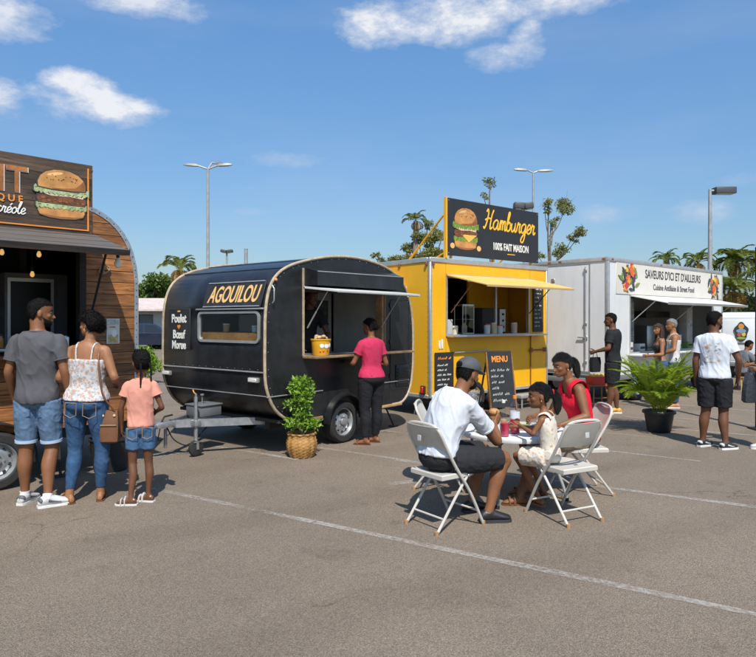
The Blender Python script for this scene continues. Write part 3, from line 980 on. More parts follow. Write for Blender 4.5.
# wheels, fender, chassis, step bucket
wheel(wt, -0.02, -0.04, 0.285, 0.2)
wheel(wt, -0.75, -0.04, 0.285, 0.2)
fd = MB()
ar = [(-0.02 + 0.36 * math.cos(R(a)), 0.285 + 0.36 * math.sin(R(a))) for a in range(-10, 96, 12)] + [(-0.75 + 0.36 * math.cos(R(a)), 0.285 + 0.36 * math.sin(R(a))) for a in range(86, 192, 12)]
fd.loft([[(x, -0.16, z), (x, 0.16, z), (x * 1.0, 0.16, z + 0.012), (x, -0.16, z + 0.012)] for x, z in ar]); fd.build('fender', M_RUBBER, wt)
mb = MB(); mb.box(XL + .1, 1.38, 0.1, 0.18, 0.40, 0.52); mb.box(XL + .1, 1.38, 1.95, 2.03, 0.40, 0.52)
for x in (-2.2, -0.4, 0.6, 1.3): mb.box(x, x + .06, 0.18, 1.95, 0.42, 0.50)
mb.build('chassis', M_CHASSIS, wt, smooth=0)
for x in (0.62, 1.25):
    b = MB(); b.tube([(x, 0.12, 0.42), (x, 0.05, 0.02)], 0.016, 6); b.box(x - .05, x + .05, 0.0, 0.1, 0.006, 0.02); b.build('support_leg', M_CHASSIS, wt)
# poster
po = MB(); po.box(1.075, 1.215, -0.013, -0.008, 1.39, 1.665); poster = po.build('poster', mat('poster_paper', (0.66, 0.63, 0.56), 0.6), wt, smooth=0)
for nm, x0, x1, z0, z1, c in (('poster_print', 1.085, 1.205, 1.60, 1.655, (0.45, 0.47, 0.42)), ('poster_print', 1.10, 1.17, 1.565, 1.58, (0.45, 0.25, 0.1)), ('poster_print', 1.09, 1.20, 1.40, 1.49, (0.45, 0.36, 0.14))):
    b = MB(); b.box(x0, x1, -0.016, -0.012, z0, z1); b.build(nm, mat('print_%d' % int(c[0] * 100 + c[1] * 1000), c, 0.6, var=0.4, vscale=40), poster, smooth=0)
b = MB(); b.ell((1.155, -0.0145, 1.50), (0.032, 0.003, 0.045), 14, 8); b.build('poster_print', M_WLET, poster)
# knot ornament on the wall
b = MB(); b.tube(crom([(1.04, -.02, 2.23), (1.0, -.035, 2.21), (.99, -.03, 2.17), (1.03, -.035, 2.155), (1.08, -.03, 2.18), (1.10, -.03, 2.22), (1.06, -.035, 2.235), (1.02, -.03, 2.20), (1.05, -.03, 2.16)], 4), 0.009, 6); b.build('rope_knot', mat('rope', (0.33, 0.24, 0.15), 0.9, var=0.3, vscale=60), wt)

# hanging bulbs of the trailer
def bulb(root, x, y, ztop, zb, lit, label):
    e = standing('hanging_bulb', root, x, y, zb, label, 'light bulb', group='bulbs hanging from the wooden trailer')
    MB().tube([(0, 0, 0.05), (0, 0, ztop - zb)], 0.004, 5).build('cord', M_RUBBER, e)
    MB().lathe([(0.014, 0.045), (0.017, 0.055), (0.017, 0.085), (0.006, 0.09)], 10).build('socket', M_RUBBER, e)
    q_ = .68 if lit else 1.0
    MB().lathe([(0.004 * q_, .05 - 0.102 * q_), (0.022 * q_, .05 - 0.095 * q_), (0.034 * q_, .05 - 0.07 * q_), (0.034 * q_, .05 - .05 * q_), (0.022 * q_, .05 - .02 * q_), (0.014 * q_, 0.05)], 14).build('glass', M_BULB if lit else M_BULBOFF, e)
bulb(wt, 0.93, -0.66, 2.36, 2.225, False, 'clear bulb hanging at the end of the wooden awning')
bulb(wt, 0.50, 0.35, 2.7, 2.34, True, 'lit bulb inside the wooden trailer, hanging highest over the two heads')
bulb(wt, 0.55, 0.75, 2.7, 2.15, True, 'lit bulb inside the wooden trailer, hanging lowest above the grey fridge')
bulb(wt, 0.21, 0.6, 2.7, 2.36, True, 'small lit bulb at the far edge of the wooden trailer opening')
# fridge with glass door inside
e = standing('fridge', wt, 0.60, 0.85, 0.6, 'tall grey fridge with dark glass door inside the wooden trailer', 'fridge')
b = MB(); b.rbox(-0.30, 0.36, 0, 0.55, 0, 1.58, 0.01); b.build('cabinet', mat('fridge_grey', (0.10, 0.10, 0.10), 0.5), e)
b = MB(); ring_frame(b, [(-.28, .1), (.20, .1), (.20, 1.52), (-.28, 1.52)], [(-.25, .14), (.17, .14), (.17, 1.48), (-.25, 1.48)], -0.03, -0.002); b.build('door_frame', M_ALU, e, smooth=0)
b = MB(); b.box(-.25, .17, -0.012, -0.006, .14, 1.48); b.build('door_glass', mat('dark_glass', (0.008, 0.008, 0.009), 0.3, spec=.2), e, smooth=0)
for i in range(3):
    e = standing('jar', wt, 0.12 + i * 0.17, 0.30 + 0.04 * i, 1.366, ['amber jar on the wooden trailer counter, farthest from the fridge', 'amber jar on the wooden trailer counter, middle of three', 'amber jar on the wooden trailer counter, nearest the fridge'][i], 'jar', group='jars on the trailer counter')
    MB().lathe([(0.03, 0), (0.034, 0.01), (0.034, 0.09), (0.025, 0.11), (0.025, 0.12)], 12).build('jar_body', mat('amber_glass', (0.35, 0.14, 0.03), 0.15), e)
    MB().lathe([(0.028, 0.12), (0.028, 0.14), (0.005, 0.142)], 12).build('lid', M_DARK, e)
e = standing('napkin_box', wt, 0.62, 0.02, 1.366, 'small steel napkin box on the wooden trailer counter', 'box')
MB().rbox(-.06, .06, -.05, .05, 0, .11, .008).build('box_body', M_STEEL, e); MB().box(-.04, .04, -.03, .03, .111, .118).build('napkin', M_WLET, e)
# black bucket beneath
e = standing('bucket', wt, 1.12, 0.0, 0.0, 'black plastic tub under the end of the wooden trailer', 'bucket')
MB().lathe([(0.17, 0.006), (0.20, 0.20), (0.215, 0.34), (0.225, 0.345), (0.225, 0.36), (0.205, 0.36), (0.19, 0.20), (0.16, 0.03), (0.01, 0.03)], 28).build('tub_body', M_RUBBER, e)
MB().tube([(-0.218, 0, 0.33), (-0.235, 0, 0.30), (-0.218, 0, 0.27)], 0.008, 6).build('tub_handle', M_RUBBER, e)

# ================================================================== black caravan
cv = vehicle('caravan', -1.326, 7.5, 38, 'black rounded caravan food stall with cream trim and open serving hatch', 'caravan')
CP = [(0.62, 0.40), (0.40, 0.42), (0.16, 0.58), (0.03, 0.82), (0.0, 1.05), (0.0, 1.38), (0.01, 1.75), (0.07, 2.02), (0.20, 2.20), (0.42, 2.32), (0.75, 2.41), (1.15, 2.48), (1.6, 2.505), (2.05, 2.47), (2.45, 2.38), (2.75, 2.21), (2.94, 1.95), (3.02, 1.6), (3.03, 1.2), (3.01, 0.85), (2.93, 0.58), (2.75, 0.42), (2.5, 0.40)]
cprof = [tuple(p) for p in crom(CP, 3)]
CW = 2.05
WY0, WY1, WZ0, WZ1 = 0.09, 1.25, 1.38, 1.75
body = MB()
ys = [0.0, WY0, WY1, CW]
n = len(cprof)
v = [(p[0], y, p[1]) for y in ys for p in cprof]
f = []
for k in range(3):
    for i in range(n - 1):
        zm = (cprof[i][1] + cprof[i + 1][1]) / 2
        if k == 1 and cprof[i][0] < 0.08 and WZ0 - .001 < zm < WZ1 + .001:
            continue
        f.append((k * n + i, k * n + i + 1, (k + 1) * n + i + 1, (k + 1) * n + i))
body.add(v, f)
sh = body.build('shell', M_BLACKPANEL, cv, smooth=50)
md = sh.modifiers.new('thickness', 'SOLIDIFY'); md.thickness = 0.02; md.offset = -1
# serving side around the opening (panel seams where the sheets meet)
HX0, HX1, HZ0, HZ1 = 0.63, 2.30, 1.20, 2.0
for a, b_, c, d in ((-1, HX0, 0, 3), (HX1, 2.42, 0, 3), (2.423, 4, 0, 3), (HX0, HX1, 0, HZ0), (HX0, HX1, HZ1, 3)):
    pl = clip(cprof, a, b_, c, d)
    MB().prism(pl, 0.0, 0.025).build('side_panel', M_BLACKPANEL, cv, smooth=0)
MB().prism(cprof, CW - 0.025, CW - 0.001).build('side_panel', M_BLACKPANEL, cv, smooth=0)
for y in (0.0, CW):
    tr = MB(); tr.tube([(p[0], y, p[1]) for p in cprof], 0.019, 8); tr.build('edge_trim', M_CREAM, cv)
b = MB()
for i in range(7):
    zz = [2.2, 2.32, 2.41, 2.46][i % 4]
for i in (26, 30, 34, 38):
    p = cprof[i]; b.tube([(p[0], 0.01, p[1] + 0.002), (p[0], CW - .01, p[1] + 0.002)], 0.006, 5)
b.build('roof_seam', M_BLACKPANEL, cv)
# hatch surround
for x in (HX0 - 0.012, HX1 - 0.01):
    b = MB(); b.box(x, x + 0.025, -0.016, 0.0, HZ0, 2.30 if x < 1 else HZ1); b.build('hatch_trim', M_LIGHTWOOD if x > 1 else M_CREAM, cv, smooth=0)
b = MB(); b.box(HX1 - 0.05, HX1 - 0.012, 0.0, 0.12, HZ0, HZ1); b.build('hatch_post', M_LIGHTWOOD, cv, smooth=0)
# header box above the hatch
b = MB(); b.add([(0.64, 0, 2.08), (2.45, 0, 2.08), (2.45, -0.24, 2.08), (0.64, -0.24, 2.08), (0.64, 0, 2.31), (2.45, 0, 2.35), (2.45, -0.24, 2.27), (0.64, -0.24, 2.25)], [(0, 3, 2, 1), (4, 5, 6, 7), (0, 1, 5, 4), (2, 3, 7, 6), (0, 4, 7, 3), (1, 2, 6, 5)]); b.build('header_box', M_BLACKPANEL, cv, smooth=0)
b = MB(); b.tube([(0.64, -0.242, 2.25), (2.45, -0.242, 2.27)], 0.006, 5); b.build('header_seam', M_ALU, cv)
# raised hatch door (white underside, thin)
hM = T(0, -0.025, 2.055) @ RX(6)
b = MB(); b.rbox(HX0, 2.36, -0.57, 0.0, -0.012, 0.016, 0.004, 1, M=hM); hd = b.build('hatch_door', mat('white_hatch', (0.62, 0.62, 0.60), 0.4, var=0.05, dirt=0.2), cv)
b = MB(); b.box(HX0 + .02, 2.34, -0.55, -0.53, -0.02, -0.0125, M=hM); b.build('hatch_rib', M_ALU, hd, smooth=0)
b = MB(); b.tube([(HX0 - .01, -0.02, 2.065), (2.38, -0.02, 2.065)], 0.010, 6); b.build('hatch_hinge', M_ALU, cv)
for x in (HX0 + .07, 2.22):
    b = MB(); b.tube([(x, -0.36, 2.01), (x, -0.16, 1.75)], 0.006, 6); b.tube([(x, -0.16, 1.75), (x, -0.01, 1.55)], 0.010, 6); b.build('gas_strut', M_ALU, cv)
b = MB(); b.rbox(0.62, 2.72, -0.24, 0.0, 1.17, 1.20, 0.006); ct = b.build('counter', M_LIGHTWOOD, cv)
b = MB(); b.rbox(0.66, 2.28, 0.0, 0.35, 1.18, 1.21, 0.005); b.build('inner_counter', M_STEEL, cv)
# side door panel, vent, belt lines
b = MB(); ring_frame(b, rrect(2.44, 2.93, 0.62, 1.96, 0.06), rrect(2.452, 2.918, 0.632, 1.948, 0.05), -0.006, 0.0); b.build('door_seam', M_RUBBER, cv, smooth=0)
b = MB(); b.rbox(2.58, 2.90, -0.016, 0.0, 0.66, 0.98, 0.008); vn = b.build('vent', M_BLACKPANEL, cv)
for i in range(5):
    b = MB(); b.box(2.61, 2.87, -0.03, -0.012, 0.70 + i * 0.052, 0.722 + i * 0.052, M=None); b.build('louvre', M_BLACKPANEL, vn, smooth=0)
for x, zz in ((2.52, 1.84), (2.52, 1.3), (2.52, .8)):
    b = MB(); b.rbox(x - .1, x - .06, -0.018, 0, zz, zz + .06, .004, 1); b.build('door_hinge', M_BLACKPANEL, cv)
b = MB(); b.tube([(0.02, -0.012, 0.74), (0.98, -0.012, 0.74)], 0.007, 6); b.build('belt_line', M_ALU, cv)
b = MB(); b.tube([(1.80, -0.012, 0.74), (2.9, -0.012, 0.74)], 0.007, 6); b.build('belt_line', M_ALU, cv)
for x0, x1 in ((0.52, 0.98), (1.82, 2.72)):
    b = MB(); b.rbox(x0, x1, -0.02, 0.02, 0.372, 0.412, 0.005); b.build('sill_rail', M_LIGHTWOOD, cv)
b = MB(); b.ell((0.16, -0.02, 2.13), (0.02, 0.015, 0.02), 10, 6); b.build('marker_light', mat('amber_lens', (0.75, 0.25, 0.08), 0.3), cv)
b = MB(); b.tube([(0.10, -0.02, 2.06), (0.10, -0.05, 2.02), (0.10, -0.05, 1.88), (0.10, -0.02, 1.85)], 0.008, 6); b.build('grab_handle', M_ALU, cv)
for i, zz in enumerate((2.1, 2.0)):
    b = MB(); b.box(2.83 + i * .05, 2.85 + i * .05, -0.012, 0, zz, zz + .06); b.build('small_sticker', M_CHALK, cv, smooth=0)
# fender arch and wheels
b = MB()
ar = [(1.39 + 0.37 * math.cos(R(a)), 0.30 + 0.37 * math.sin(R(a))) for a in range(0, 181, 12)]
b.loft([[(1.39 + (x - 1.39) * .93, -0.085, 0.30 + (zz - .30) * .93), (x, -0.085, zz), (x, 0.012, zz + .012), (1.39 + (x - 1.39) * .93, 0.012, 0.30 + (zz - .30) * .93)] for x, zz in ar]); b.build('fender', M_BLACKPANEL, cv)
wheel(cv, 1.39, 0.06, 0.285, 0.19)
wheel(cv, 1.39, CW - 0.12, 0.285, 0.19, out=1)
b = MB(); b.box(0.3, 2.8, 0.25, 0.33, 0.30, 0.40); b.box(0.3, 2.8, 1.7, 1.78, 0.30, 0.40); b.box(1.36, 1.42, 0.1, 1.95, 0.26, 0.32); b.build('chassis', M_CHASSIS, cv, smooth=0)
b = MB(); b.box(0.25, 2.9, 0.03, CW - .03, 0.40, 0.44); b.build('floor', M_DARK, cv, smooth=0)
for y in (0.25, 1.8):
    b = MB(); b.tube([(2.62, y, 0.38), (2.86, y, 0.03)], 0.014, 6); b.box(2.80, 2.92, y - .05, y + .05, 0.006, 0.022); b.build('stabiliser_leg', M_CHASSIS, cv)
b = MB()
for i in range(40):
    p = cprof[min(len(cprof) - 1, 4 + int(i * 1.45))]
    b.ell((1.5 + (p[0] - 1.5) * .965, -.002, 1.45 + (p[1] - 1.45) * .965), (.0045, .003, .0045), 6, 4)
for i in range(14):
    b.ell((-.003, .12 + i * .14, 1.06), (.003, .0045, .0045), 6, 4)
o = b.build('rivet', M_ALU, cv); o['kind'] = 'stuff'
# nose: window, sign, small board, belts, lamps
def endpt(z):
    best = min((p for p in cprof[:30] if p[0] < 0.6), key=lambda p: abs(p[1] - z)); return best[0]
EM = FACE_END
wn = MB(); ring_frame(wn, [(-p[0], p[1]) for p in rrect(WY0 - .01, WY1 + .01, WZ0 - .01, WZ1 + .01, .07)], [(-p[0], p[1]) for p in rrect(WY0 + .02, WY1 - .02, WZ0 + .02, WZ1 - .02, .05)], -0.02, 0.014)
wf = wn.build('window', M_ALU, cv); wf.data.transform(RZ(-90))
ps = MB(); ps.box(0.004, 0.008, WY0 + .015, WY1 - .015, WZ0 + .015, WZ1 - .015); ps.build('pane', M_PANE, wf, smooth=0)
b = MB(); b.box(0.012, 0.03, WY0 - .0, WY1 + .0, WZ1 - .04, WZ1 + .03); b.build('window_head', M_BLACKPANEL, cv, smooth=0)
b = MB(); b.rbox(-0.035, 0.02, 0.02, 1.28, 1.775, 1.795, .004); b.build('drip_rail', M_ALU, cv)
sb = MB(); sb.rbox(-0.008, 0.008, 0.045, 1.14, -0.165, 0.165, 0.004, 1)
sM = T(0.022, 0, 1.963) @ RY(18)
sgn = sb.build('name_sign', M_SLATE, cv); sgn.data.transform(sM)
text('lettering', 'AGOUILOU', M_GOLD, sgn, sM @ T(-0.011, 0.585, -0.01) @ FACE_END, 0.30, sx=0.60, shear=0.22, bold=0.006, ext=0.002)
for zz in (0.158, -0.158):
    b = MB(); b.box(-0.016, -0.006, 0.06, 1.12, zz - .006, zz + .006); o = b.build('sign_edge', M_ALU, sgn, smooth=0); o.data.transform(sM)
mbd = MB(); mbd.rbox(-0.018, -0.006, 1.42, 1.90, 1.26, 1.80, .004, 1); md_ = mbd.build('menu_board', M_SLATE, cv)
text('lettering', 'Poulet', M_WLET, md_, T(-0.021, 1.66, 1.665) @ FACE_END, 0.155, sx=0.80, bold=0.0045)
text('lettering', 'Bœuf', M_WLET, md_, T(-0.021, 1.66, 1.455) @ FACE_END, 0.155, sx=0.80, bold=0.0045)
text('lettering', 'Morue', M_WLET, md_, T(-0.021, 1.66, 1.315) @ FACE_END, 0.150, sx=0.76, bold=0.0045)
hp = []
for k in range(24):
    a = 2 * math.pi * k / 24
    hp.append((0.0022 * 16 * math.sin(a) ** 3, 0.0022 * (13 * math.cos(a) - 5 * math.cos(2 * a) - 2 * math.cos(3 * a) - math.cos(4 * a))))
b = MB(); b.prism(hp, -0.003, 0); o = b.build('painted_heart', M_ORANGEP, md_, smooth=0); o.data.transform(T(-0.019, 1.66, 1.56) @ RZ(-90))
for y, zz in ((1.66, 1.765),):
    b = MB(); b.prism([(0.035 * math.cos(a), 0.012 * math.sin(a)) for a in [k * math.pi / 6 for k in range(12)]], -0.003, 0); o = b.build('painted_mark', M_GOLD, md_, smooth=0); o.data.transform(T(-0.019, y, zz) @ RZ(-90))
b = MB(); b.tube([(-0.012, 0.02, 1.03), (-0.012, CW - .02, 1.03)], 0.009, 6); b.build('belt_line', M_ALU, cv)
xx = endpt(0.74)
b = MB(); b.tube([(xx - 0.02, 0.02, 0.745), (xx - 0.02, CW - .02, 0.745)], 0.006, 6); b.build('belt_line', M_ALU, cv)
for y in (0.10, 1.86):
    b = MB(); b.rbox(-0.035, 0.02, y - .0, y + .17, 0.905, 0.965, 0.01); lm = b.build('marker_lamp', M_ALU, cv)
    b = MB(); b.rbox(-0.042, -0.02, y + .012, y + .155, 0.913, 0.957, 0.006, 1); b.build('lens', M_CLEARL, lm)
# inside: lining, cupboard, posters
b = MB(); b.prism(clip([(1.5 + (p[0] - 1.5) * .96, 1.45 + (p[1] - 1.45) * .96) for p in cprof], 0, 3, .44, 3), CW - .06, CW - .03); b.build('inner_wall', M_INWHITE, cv, smooth=0)
for x0_, x1_ in ((0.56, 1.30), (1.325, 1.86), (1.885, 2.4)):
    b = MB(); b.rbox(x0_, x1_, 1.12, 1.15, 0.45, 2.18, .006, 1); b.build('inner_door', M_INWHITE, cv)
b = MB(); b.ell((1.38, 1.10, 1.3), (.02, .02, .02), 8, 6); b.build('door_knob', M_DARK, cv)
b = MB(); b.box(0.5, 2.5, 0.04, 1.1, 2.2, 2.22); b.build('ceiling_panel', M_INWHITE, cv, smooth=0)  # white lining added to bounce light around inside the black shell
b = MB(); b.box(2.42, 2.44, 0.04, 1.1, 0.45, 2.19); b.build('inner_end_panel', M_INWHITE, cv, smooth=0)  # added white panel, also there to bounce light inside
b = MB(); b.rbox(0.10, 0.40, 0.06, CW - .10, 0.90, 1.50, 0.01); b.build('cupboard', M_RAILWOOD, cv)
for x0, z0, c in ((1.62, 1.5, (0.2, 0.16, 0.1)), (2.0, 1.55, (0.1, 0.12, 0.12))):
    b = MB(); b.box(x0, x0 + .3, 1.10, 1.115, z0, z0 + .4); b.build('wall_poster', mat('wall_poster_%d' % int(x0 * 100), c, 0.6, var=0.6, vscale=15), cv, smooth=0)
# drawbar
CY = CW / 2
b = MB()
for s in (-1, 1):
    M_ = None
    b.loft([[(0.55, CY + s * .72 - .03, .34), (0.55, CY + s * .72 + .03, .34), (0.55, CY + s * .72 + .03, .43), (0.55, CY + s * .72 - .03, .43)], [(-0.55, CY + s * .04 - .03, .36), (-0.55, CY + s * .04 + .03, .36), (-0.55, CY + s * .04 + .03, .45), (-0.55, CY + s * .04 - .03, .45)]])
db = b.build('drawbar', M_GALV, cv, smooth=0)
b = MB(); b.rbox(-0.78, -0.48, CY - .045, CY + .045, 0.37, 0.44, 0.012); b.ell((-0.82, CY, 0.40), (.06, .05, .05), 12, 8); b.build('coupling', M_GALV, db)
b = MB(); b.tube([(-0.70, CY, 0.44), (-0.66, CY, 0.50), (-0.55, CY, 0.51)], 0.012, 6); b.build('coupling_handle', M_RUBBER, db)
b = MB(); b.rbox(-0.24, 0.08, CY - .13, CY + .17, 0.45, 0.585, 0.012); gb = b.build('gas_locker', mat('grey_locker', (0.13, 0.135, 0.145), 0.5, dirt=0.3), db)
b = MB(); b.rbox(-0.25, 0.09, CY - .145, CY + .185, 0.58, 0.60, 0.008); b.build('lid', MATS['grey_locker'], gb)
b = MB(); b.tube([(-.12, CY, .60), (-.12, CY, .71)], 0.008, 6); b.lathe([(.025, 0), (.025, .015), (.005, .02)], 10, M=T(-.12, CY, .705)); b.build('locker_bolt', M_GALV, gb)
jx, jy = -0.36, CY - 0.20
b = MB(); b.tube([(jx, jy, 0.16), (jx, jy, 0.72)], 0.024, 12); b.tube([(jx, jy, 0.70), (jx, jy, 0.76)], 0.014, 8); jk = b.build('jockey_post', M_GALV, db)
b = MB(); b.tube([(jx, jy, 0.755), (jx + .03, jy + .08, 0.765), (jx + .03, jy + .1, 0.80)], 0.008, 6); b.build('crank', M_ORANGEP, jk)
b = MB(); b.rbox(jx - .045, jx + .045, jy - .045, jy + .2, 0.37, 0.44, .008); b.build('clamp', M_GALV, jk)
b = MB(); b.box(jx - .016, jx + .016, jy - .04, jy - .034, .09, .18); b.box(jx - .016, jx + .016, jy + .034, jy + .04, .09, .18); b.box(jx - .05, jx + .05, jy - .04, jy + .04, .175, .185); b.build('fork', M_GALV, jk, smooth=0)
b = MB(); b.lathe([(.02, -.03), (.07, -.03), (.095, -.02), (.1, 0), (.095, .02), (.07, .03), (.02, .03)], 24, M=T(jx, jy, .105) @ RX(90)); b.build('jockey_wheel', M_TYRE, jk)
b = MB(); b.tube(crom([(-.6, CY + .05, .37), (-.52, CY, .20), (-.35, CY - .05, .12), (-.15, CY, .22), (0, CY, .34)], 5), 0.008, 6); b.build('cable', M_RUBBER, db)
b = MB(); b.tube(crom([(-.72, CY, .36), (-.66, CY + .12, .2), (-.45, CY + .2, .25), (-.3, CY + .2, .38)], 5), 0.006, 6); b.build('cable', M_RUBBER, db)
b = MB(); b.rbox(-.60, -.565, CY + .08, CY + .11, .10, .34, .006); b.build('tow_plate', M_GALV, db)

# bucket of sauce packets on the caravan counter
e = standing('bucket', cv, 0.86, -0.09, 1.201, 'yellow printed bucket on the black caravan counter', 'bucket')
MB().lathe([(0.10, 0), (0.105, 0.01), (0.125, 0.19), (0.132, 0.195), (0.132, 0.21), (0.118, 0.21), (0.10, 0.03), (0.01, 0.03)], 26).build('bucket_body', mat('yellow_plastic', (0.72, 0.36, 0.02), 0.4, var=0.1), e)
for a, zz, w_, h_, m_ in ((-100, .12, .035, .03, M_WLET), (-70, .13, .03, .03, M_WLET), (-130, .125, .03, .03, M_WLET), (-90, .06, .012, .012, M_RED), (-60, .05, .012, .012, M_RED), (-120, .055, .012, .012, M_RED), (-140, .05, .012, .012, M_RED)):
    rr = 0.1055 + (zz - .01) * 0.111
    b = MB(); b.ell((0, 0, 0), (0.003, w_, h_), 10, 6, M=RZ(a) @ T(rr, 0, zz)); b.build('printed_patch', m_, e)
for i in range(7):
    a = i * 0.9
    b = MB(); b.ell((0.06 * math.cos(a), 0.06 * math.sin(a), 0.215 + 0.012 * (i % 3)), (0.035, 0.03, 0.025), 8, 6); b.build('bread_roll', mat('bread', (0.52, 0.34, 0.18), 0.7, var=0.3), e)
for i, (y, c, nm) in enumerate(((0.35, (0.6, 0.6, 0.6), 'white cup on the cupboard behind the caravan nose window'), (0.2, (0.7, 0.42, 0.2), 'orange tub on the cupboard behind the caravan nose window'), (0.9, (0.55, 0.3, 0.12), 'brown carton on the cupboard behind the caravan nose window'))):
    e = standing('container', cv, 0.16, y, 1.501, nm, 'container')
    MB().lathe([(0.04, 0), (0.045, 0.07 + .01 * i), (0.04, 0.075 + .01 * i), (0.01, 0.075 + .01 * i)], 14).build('container_body', mat('tub_%d' % i, c, 0.5), e)
    MB().lathe([(0.047, 0.068 + .01 * i), (0.047, 0.082 + .01 * i), (0.01, 0.084 + .01 * i)], 14).build('lid', M_WLET, e)

# ================================================================== yellow trailer
yt = vehicle('food_trailer', 0.87, 10.7, 51, 'yellow box food trailer with raised yellow awning and black hamburger sign', 'food trailer')
YL, YW, YZ0, YZ1 = 3.2, 2.2, 0.36, 2.66
a0, a1, c0, c1 = 0.40, 2.60, 1.40, 2.37
for x0, x1, z0, z1 in ((0.03, a0, YZ0, YZ1), (a1, 3.17, YZ0, YZ1), (a0, a1, YZ0, c0), (a0, a1, c1, YZ1)):
    MB().box(x0, x1, 0.0, 0.03, z0, z1).build('side_panel', M_YELLOW, yt, smooth=0)
b = MB(); b.box(0.0, 0.03, 0.03, YW - .03, YZ0, YZ1); b.build('end_panel', M_YELLOW, yt, smooth=0)
b = MB(); b.box(YL - .03, YL, 0.03, YW - .03, YZ0, YZ1); b.build('end_panel', M_YELLOW, yt, smooth=0)
b = MB(); b.box(0.03, 3.17, YW - .03, YW, YZ0, YZ1); b.build('back_panel', M_YELLOW, yt, smooth=0)
b = MB(); b.box(0, YL, 0, YW, YZ1 + .001, YZ1 + .035); b.build('roof', mat('trailer_roof', (0.55, 0.33, 0.06), 0.6, dirt=0.4), yt, smooth=0)
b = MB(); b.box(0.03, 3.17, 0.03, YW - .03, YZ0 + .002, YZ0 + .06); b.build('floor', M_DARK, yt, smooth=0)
for x in (-0.012, YL - 0.033):
    b = MB(); b.rbox(x, x + 0.045, -0.014, 0.04, YZ0 - .02, YZ1 + .03, .006, 1); b.build('corner_post', M_ALU, yt)
b = MB(); b.rbox(-0.016, YL + .016, -0.018, 0.05, YZ1 - .035, YZ1 + .045, .006, 1); b.build('roof_rail', M_ALU, yt)
b = MB(); b.rbox(-0.016, 0.05, 0.05, YW + .01, YZ1 - .035, YZ1 + .045, .006, 1); b.build('roof_rail', M_ALU, yt)
b = MB(); b.rbox(0.03, YL - .03, -0.016, 0.03, YZ0 - .03, YZ0 + .025, .006, 1); b.build('bottom_rail', M_ALU, yt)
b = MB(); b.rbox(-0.012, 0.03, 0.04, YW - .03, YZ0 - .03, YZ0 + .03, .006, 1); b.build('bottom_rail', M_ALU, yt)
for x, y in ((0.06, -0.02), (-0.02, 0.07)):
    b = MB(); b.rbox(x - .02, x + .02, y - .02, y + .02, YZ1 - .09, YZ1 - .03, .004, 1); b.build('rusty_bracket', M_RUST, yt)
b = MB(); b.rbox(-0.02, 0.0, 0.75, 0.80, YZ1 - .09, YZ1 - .02, .004, 1); b.build('rusty_bracket', M_RUST, yt)
b = MB(); b.rbox(-0.055, 0.0, 0.10, 0.19, 0.40, 0.54, .01); tl = b.build('tail_light', M_RUBBER, yt)
b = MB(); b.rbox(-0.066, -0.04, 0.115, 0.175, 0.415, 0.525, .008, 1); b.build('lens', M_RED, tl)
for x_ in (0.37, 2.66):
    b = MB(); b.box(x_ - .002, x_ + .002, -0.002, 0.0, YZ0 + .03, YZ1 - .04); b.build('panel_seam', M_RUST, yt, smooth=0)
b = MB()
for i in range(26):
    zz = YZ0 + .08 + i * .085
    for x_ in (0.055, 3.145): b.ell((x_, -.002, zz), (.007, .004, .007), 6, 4)
    b.ell((-.002, 0.06, zz), (.004, .007, .007), 6, 4)
for i in range(34):
    b.ell((.09 + i * .09, -.002, YZ0 + .045), (.007, .004, .007), 6, 4); b.ell((.09 + i * .09, -.002, YZ1 - .055), (.007, .004, .007), 6, 4)
o = b.build('rivet', M_ALU, yt); o['kind'] = 'stuff'
# a small folded awning on the end
b = MB(); b.box(-0.36, -0.005, 0.6, 1.5, 2.18, 2.2, M=None); b.build('end_flap', M_YELLOW, yt, smooth=0)
b = MB(); b.tube([(-0.34, 0.65, 2.18), (-0.01, 0.65, 1.98)], 0.009, 6); b.build('flap_stay', M_RUST, yt)
# window frame, sill, rods
b = MB(); ring_frame(b, [(a0 - .03, c0 - .03), (a1 + .03, c0 - .03), (a1 + .03, c1 + .03), (a0 - .03, c1 + .03)], [(a0, c0), (a1, c0), (a1, c1), (a0, c1)], -0.018, 0.045); b.build('opening_frame', M_ALU, yt, smooth=0)
b = MB(); b.rbox(a0 - .02, 2.95, -0.20, -0.018, c0 - .045, c0 - .012, .006); b.build('counter', M_STEEL, yt)
b = MB(); b.rbox(a0 + .02, a1 - .02, 0.05, 0.5, c0 - .03, c0 - .005, .005); b.build('inner_counter', M_STEEL, yt)
# awning
ym = T(0, -0.03, c1 + 0.045) @ RX(12.5)
b = MB(); b.rbox(a0 - .03, 2.75, -0.92, 0.0, -0.012, 0.012, .004, 1, M=ym); aw = b.build('awning', mat('faded_yellow_awning', (0.74, 0.45, 0.12), 0.55, var=0.08, vscale=2, dirt=0.55, dcol=(0.55, 0.42, 0.28), dscale=1.3), yt)
b = MB(); b.box(a0 - .02, 2.74, -0.93, -0.90, -0.028, -0.0125, M=ym); b.build('awning_edge', mat('faded_edge', (0.50, 0.36, 0.24), 0.6), aw, smooth=0)
b = MB(); b.box(a0, 2.72, -0.5, -0.46, -0.03, -0.0125, M=ym); b.build('awning_rib', M_ALU, aw, smooth=0)
b = MB(); b.tube([(a0 - .03, -0.025, c1 + .055), (2.76, -0.025, c1 + .055)], 0.016, 8); b.build('awning_hinge', M_ALU, yt)
for x in (a0 + .08, a1 + .02):
    b = MB(); b.tube([(x, -0.55, 2.29), (x, -0.02, 1.78)], 0.010, 6); b.build('prop_rod', M_RUST if x < 1 else M_RUBBER, yt)
